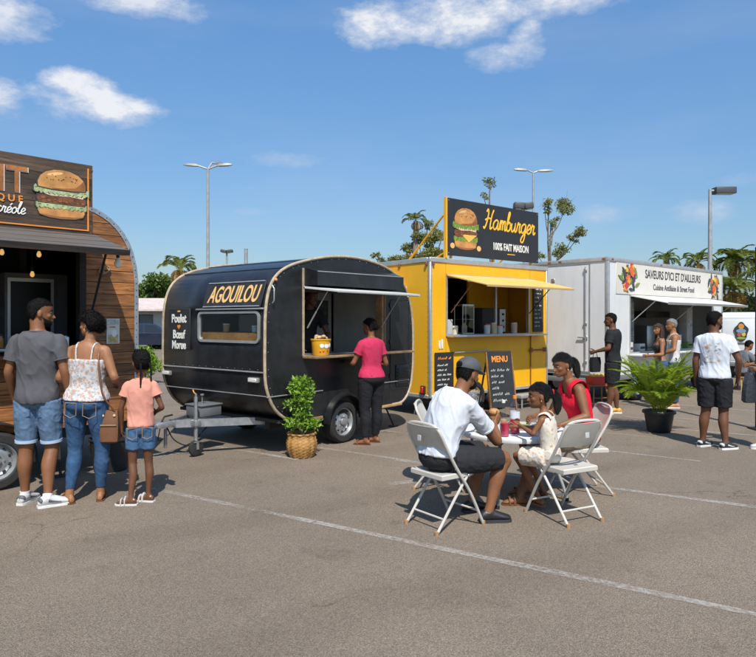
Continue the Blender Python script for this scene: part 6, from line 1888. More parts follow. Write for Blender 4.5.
# --- table group
def chair(x, y, face, label):
    e = empty('folding_chair', (x, y, 0.004), R(face - 90), label, 'chair', 'folding chairs around the table')
    M_CH = mat('cream_metal', (0.50, 0.465, 0.41), 0.42, var=0.06, dirt=.25, dcol=(.26, .2, .14), dscale=9)
    b = MB()
    sp_ = crom([(-.2, .245, .012), (-.2, .10, .28), (-.2, -.055, .50), (-.2, -.155, .66), (-.195, -.205, .76), (-.16, -.225, .815), (-.08, -.232, .835), (.08, -.232, .835), (.16, -.225, .815), (.195, -.205, .76), (.2, -.155, .66), (.2, -.055, .50), (.2, .10, .28), (.2, .245, .012)], 4)
    b.tube(sp_, .0125, 8); b.build('back_frame', M_CH, e)
    b = MB(); rows = []
    for i in range(7):
        u = i / 6; z = .615 + .205 * u; y_ = -.130 - .105 * u ** .9
        rows.append([(x_ * (1 if 0 < i < 6 else .96), y_ - .028 * (1 - (x_ / .19) ** 2), z) for x_ in np.linspace(-.19, .19, 9)] + [(x_ * (1 if 0 < i < 6 else .96), y_ - .028 * (1 - (x_ / .19) ** 2) + .012, z) for x_ in np.linspace(.19, -.19, 9)])
    b.loft(rows); b.build('backrest', M_CH, e)
    b = MB(); pol = [(-.185, -.19), (.185, -.19), (.19, .0), (.19, .13), (.165, .185), (.10, .205), (-.10, .205), (-.165, .185), (-.19, .13), (-.19, .0)]
    def lay(sc, z): return [(p[0] * sc, p[1] * sc, z) for p in pol]
    b.loft([lay(.97, .405), lay(1.0, .410), lay(1.0, .440), lay(.96, .449), lay(.80, .444), lay(.3, .438)]); b.build('seat', M_CH, e)
    for sd in (-1, 1):
        b = MB(); b.tube([(sd * .182, .09, .415), (sd * .182, -.05, .25), (sd * .182, -.235, .012)], .0115, 8); b.build('leg', M_CH, e)
        for yy, zz in ((.09, .415), (-.05, .488)):
            b = MB(); b.ell((sd * .197, yy, zz), (.008, .014, .014), 8, 6); b.build('pivot', M_GALV, e)
        for x_, yy in ((sd * .2, .25), (sd * .182, -.24)):
            b = MB(); b.tube([(x_, yy - .004 * sd * 0, .03), (x_, yy, .0)], .016, 8); b.build('foot_cap', mat('rubber_tip_tan', (.36, .20, .09), .7), e)
    for yy, zz, w in ((-.16, .106, .182), (.182, .125, .2)):
        b = MB(); b.tube([(-w, yy, zz), (w, yy, zz)], .009, 8); b.build('stretcher', M_CH, e)
    b = MB(); b.rbox(-.02, .02, -.262, -.256, .70, .745, .002, 1); b.build('sticker', mat('pale_sticker', (.42, .44, .43), .6), e)
    return e
chair(0.53, 5.17, 37, 'cream folding chair under the man in the grey cap')
chair(1.56, 5.36, 117, 'cream folding chair with its back to us, under the girl in floral dress')
chair(1.95, 6.14, 184, 'cream folding chair under the woman in the red top')
chair(0.62, 6.35, -12, 'empty cream folding chair behind the man in the grey cap')

TZ = 0.62
TX, TY = 1.27, 6.0
e = empty('folding_table', (TX, TY, 0.004), R(20), 'round white plastic folding table with food and drinks', 'table')
b = MB(); b.lathe([(.01, TZ - .045), (.46, TZ - .045), (.50, TZ - .04), (.508, TZ - .02), (.505, TZ - .004), (.495, TZ), (.01, TZ)], 48); b.build('tabletop', mat('white_plastic_top', (.68, .68, .67), .4, var=.04), e)
M_TL = mat('grey_table_leg', (.13, .135, .145), .45, .4)
for sd in (-1, 1):
    for s2 in (-1, 1):
        b = MB(); b.tube(crom([(sd * .30, s2 * .26, TZ - .05), (sd * .30, s2 * .26, .30), (sd * .34, s2 * .30, .12), (sd * .36, s2 * .32, .015)], 4), .014, 8); b.build('leg', M_TL if sd < 0 else mat('pale_table_leg', (.38, .38, .37), .45, .3), e)
        b = MB(); b.tube([(sd * .36, s2 * .32, .03), (sd * .36, s2 * .32, 0)], .019, 8); b.build('foot_cap', M_RUBBER, e)
    b = MB(); b.tube([(sd * .30, -.26, .32), (sd * .30, .26, .32)], .011, 8); b.build('stretcher', M_TL, e)
    b = MB(); b.tube([(sd * .30, 0, .32), (sd * .05, 0, TZ - .05)], .011, 8); b.build('brace', M_TL, e)

# seated man
SX, SY = 0.53, 5.17
h = Human((SX, SY), 28, 1.78, 'm', SK2, 'man in white tee, grey cap and dark shorts sitting at the table', .0072, head=(10, -14),
          pose={'pelvis': (0, -.05, .545), 'mid': (0, .0, .80), 'neck': (0, .155, 1.04), 'hipr': (.10, -.01, .535), 'hipl': (-.10, -.01, .535), 'knr': ('w', 1.045, 5.30, .505), 'anr': ('w', .90, 5.215, .088), 'footr': (.35, 1, 0),
                'knl': ('w', .93, 5.60, .505), 'anl': ('w', .80, 5.50, .088), 'footl': (.1, 1, 0), 'elr': ('w', .985, 5.30, .645), 'wrr': ('w', 1.00, 5.51, .755), 'ell': ('w', .62, 5.66, .70), 'wrl': ('w', .88, 5.80, .76), 'curl': 1.0,
                'palmr': (-.6, .3, .5), 'hdr': (-.1, .6, .6), 'palml': (.8, 0, .2)}, girth=1.05)
h.body(False); h.hair('buzz'); h.beard()
h.tee(cloth('white_tee', (0.57, 0.59, 0.63)), .62, .965, .024, .018, 13, .012)
h.legs(cloth('dark_shorts', (0.022, 0.022, 0.024)), .90, .018, .012, .985, 14, .006, 'shorts', waist=mat('orange_belt', (.42, .15, .03), .6), off=.010)
h.shoes(mat('black_leather', (.018, .018, .02), .4), mat('dark_sole', (.03, .03, .03), .7))
# cap
HM = h.HM
b = MB(); b.loft([h.headring(z, f, bk, w) for z, f, bk, w in ((.148, .098, -.115, .086), (.160, .106, -.118, .089), (.185, .104, -.115, .088), (.208, .090, -.100, .080), (.230, .065, -.075, .062), (.246, .030, -.040, .034), (.252, .004, -.014, .008))]); cap = b.build('cap', mat('grey_cap', (.065, .067, .075), .75, var=.15, vscale=20, bump=.2, bscale=200), h.root, smooth=60)
b = MB()
rows = []
for i in range(9):
    a = R(25 + 130 * i / 8); ca, sa = math.cos(a), math.sin(a)
    xi, yi = .084 * ca, -.005 + .108 * sa
    xo, yo = .086 * ca, .03 + .150 * max(0, sa) ** 1.0
    rows.append([HM @ Vector(p) for p in ((xi, yi, .152), (xo, yo, .146 - .010 * sa), (xo, yo, .152 - .010 * sa), (xi, yi, .160))])
b.loft(rows); b.build('brim', MATS['grey_cap'], cap)
b = MB(); b.ell((0, -.004, .253), (.010, .010, .006), 8, 6, M=HM); b.build('button', MATS['grey_cap'], cap)
b = MB(); b.ell((0, -.117, .172), (.034, .010, .022), 12, 8, M=HM); b.build('rear_opening', M_HAIR, cap)

# girl in floral dress
h = Human((1.47, 5.38), 150, 1.18, 'c', SK2, 'small girl in white floral dress with ponytail sitting at the table', .0065, head=(22, -6),
          pose={'pelvis': (0, .02, .515), 'mid': (0, .035, .68), 'neck': (0, .075, .865), 'hipr': (.06, .04, .50), 'hipl': (-.06, .04, .50), 'knr': ('w', 1.30, 5.66, .475), 'knl': ('w', 1.20, 5.55, .475), 'anr': ('w', 1.46, 5.63, .14), 'anl': ('w', 1.40, 5.545, .10),
                'footr': (.5, .8, 0), 'footl': (.45, .8, 0), 'ell': ('w', 1.29, 5.33, .70), 'wrl': ('w', 1.235, 5.56, .735), 'elr': ('w', 1.42, 5.62, .70), 'wrr': ('w', 1.22, 5.70, .70), 'curl': 1.1, 'palml': (0.3, .2, .8)})
h.body(True); h.hair('pony', M_HAIRP)
FL = floral('floral_dress', (0.60, 0.55, 0.48), [(0.34, 0.22, 0.12), (0.58, 0.20, 0.08), (0.62, 0.50, 0.20)], 26, .30)
o = h.tank(FL, .99, 1.43, .012, 21, .085, .022, 'dress', 1.1, .1, .006)
mb = MB(); mb.loft(h.rings(.84, 1.03, .022))
for q in 'lr':
    a, r = h.legpts(q, .028, .80, .02); h.limb(mb, a, r)
me = fuse(mb, .008, 6); wrinkle(me, .005, 16, 5, (1, 1, 1)); put('skirt', me, FL, h.root)
h.sandals(M_TAN)
b = MB(); b.ell((.078, -.005, .068), (.005, .005, .007), 8, 6, M=h.HM); b.ell((-.078, -.005, .068), (.005, .005, .007), 8, 6, M=h.HM); k_ = b.build('earring', M_GOLD, h.root); k_['kind'] = 'stuff'
b = MB(); b.tube([h.HM @ Vector((.028 * math.cos(a), -.128, .128 + .028 * math.sin(a))) for a in [2 * math.pi * j / 10 for j in range(10)]], .006, 6, closed=True); b.build('hair_tie', M_RED, h.root)

# woman in red
h = Human((1.93, 6.14), 190, 1.70, 'f', SK2, 'woman in red sleeveless top sitting at the table with the girl', .0072, head=(8, -16),
          pose={'pelvis': (0, -.03, .535), 'mid': (0, .0, .80), 'neck': (0, .10, 1.065), 'hipr': (.10, .0, .525), 'hipl': (-.10, .0, .525), 'knl': ('w', 1.45, 5.95, .49), 'knr': ('w', 1.42, 6.20, .49), 'anl': ('w', 1.27, 5.70, .085), 'anr': ('w', 1.40, 6.05, .085),
                'footl': (.2, 1, 0), 'footr': (.1, 1, 0), 'ell': ('w', 1.915, 5.89, .76), 'wrl': ('w', 1.68, 5.86, .69), 'elr': ('w', 1.72, 6.36, .73), 'wrr': ('w', 1.46, 6.08, .73), 'curl': .9, 'palml': (0, 0, -1), 'hdl': (.0, 1, -.05), 'palmr': (-.6, 0, -.3)}, girth=1.08)
h.body(True); h.hair('pony', M_HAIRP)
h.tank(cloth('red_top', (0.70, 0.012, 0.035)), .90, 1.395, .010, 25, .098, .042, 'top', 1.15, .1, .007)
h.legs(cloth('beige_shorts', (0.30, 0.24, 0.17)), .80, .014, .012, 1.02, 26, name='shorts')
h.sandals(M_TAN)
b = MB(); b.ell((.076, -.005, .062), (.005, .005, .009), 8, 6, M=h.HM); b.ell((-.076, -.005, .062), (.005, .005, .009), 8, 6, M=h.HM); k_ = b.build('earring', M_GOLD, h.root); k_['kind'] = 'stuff'

# --- on the table
tz = TZ + .004
def on_table(name, x, y, label, cat):
    return empty(name, (x, y, tz), rng.uniform(0, 3), label, cat)
M_CLEAR = glass('clear_plastic', (.96, .97, .97), .05, .2)
M_RDRINK = mat('red_drink', (.60, .02, .08), .3, var=.15)
e = on_table('drink_cup', 1.115, 5.63, 'plastic cup of red drink in front of the tall bottle', 'cup')
b = MB(); b.lathe([(.034, 0), (.036, .004), (.043, .145), (.044, .147), (.042, .147), (.035, .006), (.005, .006)], 24); b.build('cup_wall', M_CLEAR, e)
b = MB(); b.lathe([(.004, .007), (.0345, .007), (.0405, .118), (.004, .119)], 24); b.build('drink', M_RDRINK, e)
e = on_table('water_bottle', 1.235, 5.78, 'tall clear plastic bottle with red drink and orange cap', 'bottle')
b = MB(); b.lathe([(.036, 0), (.040, .01), (.040, .08), (.037, .09), (.040, .10), (.040, .165), (.030, .20), (.014, .225), (.014, .245)], 24, cap=False); b.build('bottle_wall', M_CLEAR, e)
b = MB(); b.lathe([(.004, .006), (.037, .008), (.0375, .08), (.035, .09), (.0375, .098), (.004, .099)], 24); b.build('drink', M_RDRINK, e)
b = MB(); b.lathe([(.0405, .105), (.0405, .155)], 24, cap=False); b.build('bottle_label', mat('pale_label', (.58, .62, .66), .5, var=.2, vscale=30), e)
b = MB(); b.lathe([(.016, .24), (.016, .262), (.003, .263)], 16); b.build('cap', M_ORANGEP, e)
e = on_table('glass_bottle', 1.145, 5.84, 'small glass sauce bottle near the man in the grey cap', 'bottle')
b = MB(); b.lathe([(.030, 0), (.033, .01), (.033, .10), (.022, .13), (.012, .17), (.012, .21)], 20, cap=False); b.build('bottle_wall', M_CLEAR, e)
b = MB(); b.lathe([(.004, .004), (.030, .006), (.030, .09), (.004, .091)], 20); b.build('sauce', mat('pale_sauce', (.62, .40, .20), .3), e)
b = MB(); b.lathe([(.014, .205), (.014, .225), (.003, .226)], 14); b.build('cap', M_WLET, e)
e = on_table('glass_tumbler', 1.38, 5.74, 'clear tumbler of red drink beside the girl in floral dress', 'cup')
b = MB(); b.lathe([(.028, 0), (.032, .10), (.030, .10), (.026, .005), (.004, .005)], 20); b.build('cup_wall', M_CLEAR, e)
b = MB(); b.lathe([(.004, .006), (.0255, .006), (.029, .06), (.004, .061)], 20); b.build('drink', M_RDRINK, e)
def meal(x, y, label, seed):
    e = on_table('food_tray', x, y, label, 'food')
    r = random.Random(seed)
    b = MB(); b.loft([[(sx * w, sy * d, z) for sx, sy in ((-1, -1), (1, -1), (1, 1), (-1, 1))] for z, w, d in ((0, .075, .055), (.035, .095, .07), (.035, .090, .066), (.004, .071, .052))]); b.build('tray', mat('kraft_card', (.45, .32, .20), .8), e)
    for i in range(14):
        M_ = T(r.uniform(-.05, .05), r.uniform(-.035, .035), .03 + .01 * r.random()) @ RZ(r.uniform(0, 180)) @ RY(r.uniform(-35, 35))
        b = MB(); b.rbox(-.03, .03, -.005, .005, -.005, .005, .002, 1, M=M_); b.build('fry', mat('fried_potato', (.72, .40, .07), .6, var=.2), e)
    for i in range(6):
        b = MB(); b.ell((r.uniform(-.06, .06), r.uniform(-.04, .04), .045), (.022, .016, .008), 8, 5, M=RZ(40 * i)); b.build('lettuce_leaf', mat('lettuce', (.16, .30, .05), .6, var=.4), e)
for o_ in [q for q in bpy.data.objects if q.name.startswith(('water_bottle', 'glass_bottle'))]: o_.scale = (1.15, 1.15, 1.32)
meal(0.98, 5.76, 'open food tray with fries and lettuce by the man in the cap', 3)
meal(1.36, 5.97, 'open food tray with fries between the bottle and the woman in red', 5)
e = on_table('burger', 1.07, 5.53, 'half eaten burger held by the man in the grey cap', 'burger')
e.location = (1.015, 5.60, .815)
b = MB(); b.lathe([(.004, .018), (.046, .018), (.05, .028), (.044, .048), (.026, .06), (.004, .064)], 20); b.build('bun_top', mat('toasted_bun', (.45, .22, .07), .6, var=.2), e)
b = MB(); b.lathe([(.004, -.02), (.044, -.018), (.048, -.006), (.046, .0), (.004, .0)], 20); b.build('bun_base', MATS['toasted_bun'], e)
b = MB(); b.lathe([(.004, .001), (.05, .001), (.051, .016), (.004, .0165)], 18); b.build('patty', mat('cooked_patty', (.10, .045, .02), .7, var=.3), e)

for x, y, lb in ((1.44, 5.66, 'crumpled paper napkin near the girl in floral dress'), (0.93, 5.90, 'crumpled paper napkin near the man in the cap')):
    e = on_table('napkin', x, y, lb, 'napkin')
    b = MB(); b.ell((0, 0, .018), (.05, .04, .02), 12, 8); me = b.mesh('napkin', 0); wrinkle(me, .018, 40, x * 9, (1, 1, 1)); put('paper', me, M_WLET, e)
# --- right side people
h = Human((4.34, 8.25), 62, 1.75, 'm', SK1, 'man in white printed tee and black shorts looking toward the van', .0085, head=(-42, -2),
          pose={'footl': (.55, .8, 0), 'footr': (.7, .7, 0), 'anl': (-.14, .02, .086), 'anr': (.12, -.06, .086), 'elr': (.27, -.03, 1.14), 'wrr': (.265, .06, .89)}, girth=1.02)
h.body(False); h.hair('buzz'); h.beard()
h.tee(printed_tee('printed_white_tee', (0.55, 0.58, 0.63), [(0.52, 0.25, 0.12), (0.45, 0.32, 0.22), (0.22, 0.23, 0.25)], (-.13, .07, 1.10, 1.36)), .60, .92, .020, .020, 31, .012)
h.legs(cloth('black_shorts', (0.016, 0.016, 0.018)), .88, .020, .018, 1.02, 32, .008, 'shorts')
h.shoes(M_BSHOE, mat('white_sole', (.66, .65, .62), .6), None, M_WSHOE)

h = Human((4.12, 11.23), 148, 1.76, 'm', SK1, 'man in black tee, black shorts and yellow sneakers by the white truck', .0095, head=(16, -4),
          pose={'footl': (-.5, .9, 0), 'footr': (-.3, .9, 0), 'anl': (-.12, .05, .086), 'anr': (.11, -.05, .086), 'ell': (-.25, .02, 1.16), 'wrl': (-.22, .24, 1.10), 'elr': (.26, -.02, 1.15), 'curl': .9})
h.body(False); h.hair('buzz')
h.tee(cloth('black_crew_tee', (0.016, 0.016, 0.018)), .62, .92, .020, .020, 41, .014)
h.legs(MATS['black_shorts'], .86, .022, .018, 1.02, 42, .007, 'shorts')
h.shoes(mat('yellow_shoe', (.62, .34, .05), .6, var=.2), MATS['white_sole'], None, mat('orange_accent', (.55, .2, .04), .6))
e = empty('tote_bag', (3.80, 11.20, 0), R(30), 'black bag held by the man in yellow sneakers', 'bag')
b = MB(); b.loft([[(x * w, y * .035, z) for x, y in ((-1, -1), (1, -1), (1, 1), (-1, 1))] for z, w in ((.74, .08), (.76, .10), (.92, .11), (1.0, .09))]); b.build('bag_body', MATS['black_trousers'], e)
b = MB(); b.tube(crom([(-.06, 0, .99), (-.03, 0, 1.07), (.03, 0, 1.07), (.06, 0, .99)], 4), .006, 6); b.build('bag_handle', MATS['black_trousers'], e)

h = Human((5.22, 11.85), 172, 1.58, 'f', SK3, 'long haired woman in dark crop top standing with a man', .0105, head=(22, -3),
          pose={'ell': (-.2, .02, 1.02), 'wrl': (-.15, .22, 1.0), 'footl': (-.2, 1, 0), 'footr': (.2, 1, 0)})
h.body(False); h.hair('long', M_HAIRB)
h.tank(cloth('dark_grey_top', (0.03, 0.032, 0.036)), 1.13, 1.34, .010, 51, .075, .012, 'crop_top')
h.legs(J_BLUE, 1.9, .010, .004, 1.02, 52, name='jeans'); h.shoes(M_TAN, MATS['white_sole'])
h = Human((5.56, 12.05), 165, 1.66, 'm', SK3, 'grey haired man in white tank top behind the long haired woman', .0105, head=(10, -3),
          pose={'ell': (-.24, .03, 1.10), 'wrl': (-.16, .25, 1.0)})
h.body(False); h.hair('short', M_HAIRG)
h.tank(cloth('white_tank', (0.60, 0.59, 0.56)), .90, 1.36, .012, 55, .085, .022, 'tank_top', 1.02, .0, .005)
h.legs(J_BLUE, 1.9, .014, .006, 1.02, 56, name='jeans'); h.shoes(mat('orange_shoe', (.5, .2, .08), .6), MATS['white_sole'])
# vendor in the truck
p = wloc(wk, 1.55, .62)
h = Human(p[:2], 230, 1.62, 'f', SK4, 'vendor in black leaning on the white truck counter', .012, head=(-20, -10), z0=KZ0 + .05,
          pose={'neck': (0, .10, 1.24), 'mid': (0, .02, 1.04), 'pelvis': (0, 0, .82), 'ell': (-.24, .2, .90), 'wrl': (-.06, .38, .80), 'elr': (.24, .2, .90), 'wrr': (.06, .38, .80)})
h.body(True); h.hair('bun'); h.tee(MATS['black_tee'], .6, .90, .016, .014, 61); h.legs(MATS['black_trousers'], 1.9, .012, .004, 1.02, 62, name='trousers')
# person at the right edge with a bag
h = Human((4.98, 8.05), 175, 1.70, 'f', SK2, 'person in white top and blue jeans at the picture edge', .010, head=(0, 0),
          pose={'ell': (-.22, .04, 1.08), 'wrl': (-.17, .24, 1.05), 'footl': (-.1, 1, 0), 'elr': (.2, .03, 1.1), 'wrr': (.14, .22, 1.08), 'anr': (.10, .06, .085)})
h.body(False); h.hair('bun'); h.tee(cloth('white_blouse', (.62, .62, .62)), .55, .95, .014, .015, 71); h.legs(J_BLUE, 1.9, .012, .004, 1.02, 72, name='jeans'); h.shoes(M_WSHOE, MATS['white_sole'])
# seated trader near the van
h = Human((8.52, 15.0), 10, 1.66, 'm', SK2, 'seated trader in grey shirt with low table near the white van', .012, head=(0, -18),
          pose={'pelvis': (0, 0, .42), 'mid': (0, .03, .66), 'neck': (0, .12, .90), 'knl': (-.16, .42, .46), 'knr': (.16, .42, .46), 'anl': (-.16, .36, .08), 'anr': (.16, .36, .08), 'ell': (-.24, .2, .62), 'wrl': (-.12, .42, .58), 'elr': (.24, .2, .62), 'wrr': (.12, .42, .58), 'hipl': (-.1, .03, .41), 'hipr': (.1, .03, .41)})
h.body(False); h.hair('buzz'); h.tee(cloth('grey_shirt', (.13, .14, .16)), .6, .93, .018, .014, 81); h.legs(cloth('dark_blue_trousers', (.03, .035, .05)), 1.9, .014, .004, 1.02, 82, name='trousers'); h.shoes(M_BSHOE, MATS['dark_sole'])

# ================================================================== plants
def leafmat(name, c, rand=.15, trans=0.35):
    if name in MATS: return MATS[name]
    m = bpy.data.materials.new(name); m.use_nodes = True
    t = m.node_tree; b = t.nodes['Principled BSDF']
    b.inputs['Roughness'].default_value = .5
    g_ = t.nodes.new('ShaderNodeNewGeometry'); c_ = t.nodes.new('ShaderNodeTexCoord')
    n_ = t.nodes.new('ShaderNodeTexNoise'); n_.inputs['Scale'].default_value = 2.5; n_.inputs['Detail'].default_value = 3
    t.links.new(c_.outputs['Object'], n_.inputs['Vector'])
    v = mth(t, 'ADD', mth(t, 'MULTIPLY', g_.outputs['Random Per Island'], .7), mth(t, 'MULTIPLY', n_.outputs[0], .6))
    x = t.nodes.new('ShaderNodeMixRGB')
    x.inputs[1].default_value = (c[0] * .55, c[1] * .6, c[2] * .6, 1); x.inputs[2].default_value = (min(1, c[0] * 1.6), min(1, c[1] * 1.4), c[2] * 1.2, 1)
    t.links.new(v, x.inputs[0]); t.links.new(x.outputs[0], b.inputs['Base Color'])
    tr = t.nodes.new('ShaderNodeBsdfTranslucent'); t.links.new(x.outputs[0], tr.inputs[0])
    mx = t.nodes.new('ShaderNodeMixShader'); mx.inputs[0].default_value = trans
    t.links.new(b.outputs[0], mx.inputs[1]); t.links.new(tr.outputs[0], mx.inputs[2]); t.links.new(mx.outputs[0], t.nodes['Material Output'].inputs[0])
    MATS[name] = m
    return m
L_BRIGHT = leafmat('bright_leaf', (.16, .30, .03))
L_FERN = leafmat('fern_leaf', (.23, .34, .025))
L_TREE = leafmat('tree_leaf', (.075, .13, .022))
L_TREE2 = leafmat('olive_leaf', (.17, .19, .06))
L_PALM = leafmat('palm_leaf', (.13, .17, .03))
L_DRY = leafmat('dry_palm_leaf', (.36, .22, .05))
M_BARK = mat('bark', (.17, .135, .10), .9, var=.35, vscale=12, bump=.6, bscale=25)
M_PALMBARK = mat('palm_bark', (.22, .18, .14), .9, var=.3, vscale=10, bump=.6, bscale=18)

def leaf_cloud(pts, size, r, aspect=2.0, up=.3):
    """leaf-sized blades at the given points, each folded along its midrib"""
    v = []; f = []
    for p in pts:
        d = Vector((r.gauss(0, 1), r.gauss(0, 1), r.gauss(0, 1) + up)).normalized()
        s_ = d.orthogonal().normalized(); s_ = (Matrix.Rotation(r.uniform(0, 6.28), 3, d) @ s_)
        nn = d.cross(s_)
        L = size * r.uniform(.6, 1.3); w = L / aspect / 2
        o = len(v); P = Vector(p)
        v += [P, P + d * L * .5 + s_ * w + nn * w * .4, P + d * L, P + d * L * .5 - s_ * w + nn * w * .4]
        f += [(o, o + 1, o + 2), (o, o + 2, o + 3)]
    mb = MB(); mb.add(v, f)
    return mb
def fast(name, mb, m, parent):
    me = bpy.data.meshes.new(name); me.from_pydata(mb.v, [], mb.f); me.update()
    me.polygons.foreach_set('use_smooth', [False] * len(me.polygons))
    return put(name, me, m, parent)
def clumps(r, cs, n):
    out = []
    for (c, rad) in cs:
        k = int(n * (rad[0] * rad[1] * rad[2]) ** (2 / 3) / sum((q[1][0] * q[1][1] * q[1][2]) ** (2 / 3) for q in cs))
        for i in range(k):
            d = Vector((r.gauss(0, 1), r.gauss(0, 1), r.gauss(0, 1))).normalized() * (r.random() ** .4)
            out.append((c[0] + d.x * rad[0], c[1] + d.y * rad[1], c[2] + d.z * rad[2]))
    return out
def limbs(mb, base, tips, r0, rr, r):
    for t in tips:
        a = Vector(base); b_ = Vector(t)
        m1 = a.lerp(b_, .4) + Vector((r.uniform(-.1, .1), r.uniform(-.1, .1), .08)) * (b_ - a).length
        P = crom([a, m1, b_], 4)
        mb.tube(P, [r0 + (rr - r0) * i / (len(P) - 1) for i in range(len(P))], 7)

# potted shrub in a woven basket
e = empty('potted_shrub', (-0.92, 7.71, 0.006), 0.4, 'leafy green shrub in a golden woven basket beside the caravan', 'plant')
M_BASK = mat('woven_basket', (.40, .21, .06), .6, var=.3, vscale=25, dirt=.5, dcol=(.12, .05, .02), dscale=16)
b = MB(); n = 48; rows = []
for i in range(25):
    u = i / 24; z = .29 * u
    rad = .135 + .045 * math.sin(min(1, u * 1.25) * math.pi * .75) + (.012 if u > .93 else 0) - .012 * max(0, u - .6)
    rows.append([((rad +   .013 * math.sin(j * 2 * math.pi / n * 12 + (i // 3 % 2) * math.pi) * math.sin(u * 24 * 1.0471)) * math.cos(2 * math.pi * j / n), (rad +   .013 * math.sin(j * 2 * math.pi / n * 12 + (i // 3 % 2) * math.pi) * math.sin(u * 24 * 1.0471)) * math.sin(2 * math.pi * j / n), z) for j in range(n)])
rows += [[(q * .92, w_ * .92, .29) for q, w_, _ in rows[-1]], [(q * .85, w_ * .85, .24) for q, w_, _ in rows[-1]]]
b.loft(rows); b.build('basket', M_BASK, e, smooth=60)
b = MB(); b.lathe([(.15, .24), (.08, .262), (.005, .265)], 24); b.build('soil', mat('soil', (.05, .035, .025), .95, bump=.8, bscale=60), e)
r = random.Random(5)
cs = [((0, 0, .72), (.13, .13, .16)), ((-.06, .02, .84), (.09, .09, .11)), ((.07, -.03, .80), (.09, .09, .10)), ((0, 0, .55), (.10, .10, .09)), ((-.1, -.03, .40), (.13, .12, .06)), ((.12, .02, .38), (.13, .12, .07)), ((.0, .12, .42), (.1, .1, .07)), ((-.14, .02, .62), (.06, .06, .05)), ((.02, .0, .90), (.07, .07, .06))]
b = MB(); limbs(b, (0, 0, .25), [c for c, _ in cs], .010, .003, r); b.build('stem', mat('green_stem', (.16, .17, .06), .7), e)
o = fast('foliage', leaf_cloud(clumps(r, cs, 1300), .062, r, 2.0), L_BRIGHT, e); o['kind'] = 'stuff'

def frond_mesh(L, droop, nl, ll, seed, wl=.012, vee=.5):
    """arching frond: rachis with paired leaflets"""
    r = random.Random(seed); mb = MB()
    pts = []
    p = Vector((0, 0, 0)); a = R(80)
    K = 14
    for i in range(K + 1):
        pts.append(p.copy())
        a -= droop / K * (0.4 + 1.2 * i / K)
        p = p + Vector((math.cos(a), 0, math.sin(a))) * (L / K)
    mb.tube(pts, [max(.0012, wl * .45 * (1 - .8 * i / K)) for i in range(K + 1)], 5)
    for i in range(nl):
        u = .18 + .82 * i / (nl - 1); x = u * K; k = min(K - 1, int(x)); q = pts[k].lerp(pts[k + 1], x - k)
        t = (pts[min(K, k + 1)] - pts[max(0, k - 1)]).normalized()
        up = Vector((-t.z, 0, t.x))
        s_ = math.sin(math.pi * (.12 + .83 * u)) ** .7
        for sd in (-1, 1):
            d = (t * .65 + Vector((0, sd, 0)) * .75 + up * (vee + r.uniform(-.2, .1)) * .45).normalized()
            l_ = ll * s_ * r.uniform(.8, 1.1)
            side = d.cross(up).normalized()
            w = wl * (.7 + .3 * s_)
            tip = q + d * l_ + Vector((0, 0, -l_ * .22))
            mid = q + d * l_ * .5
            o_ = len(mb.v)
            mb.v += [tuple(q), tuple(mid + side * w), tuple(tip), tuple(mid - side * w)]
            mb.f += [(o_, o_ + 1, o_ + 2), (o_, o_ + 2, o_ + 3)]; mb.mi += [0, 0]
    me = bpy.data.meshes.new('frond'); me.from_pydata(mb.v, [], mb.f); me.update()
    return me
# areca palm in a black pot
e = empty('potted_fern', (4.14, 9.43, 0.006), 0, 'feathery bright green fern palm in a round black pot', 'plant')
b = MB(); b.lathe([(.15, 0), (.165, .02), (.205, .27), (.232, .275), (.235, .30), (.225, .315), (.205, .312), (.19, .26), (.01, .25)], 36); b.build('pot', mat('black_pot', (.016, .016, .016), .45, var=.2), e)
b = MB(); b.lathe([(.19, .262), (.1, .272), (.005, .275)], 24); b.build('soil', MATS['soil'], e)
r = random.Random(9)
FM = []
for i in range(6):
    me = frond_mesh([.92, 1.0, 1.0, .9, .72, .66][i], R([38, 58, 80, 95, 115, 70][i]), 36, .20, 20 + i, .0060)
    me.materials.append(L_FERN); FM.append(me)
for i in range(58):
    a = i * 2.39996; me = FM[i % 6]
    rad = .02 + .075 * math.sqrt(r.random())
    tilt = r.uniform(-10, 14)
    put('frond', me, None, e, T(rad * math.cos(a), rad * math.sin(a), .26) @ Matrix.Rotation(a, 4, 'Z') @ RY(tilt) @ S(*(3 * [r.uniform(.82, 1.1)])))

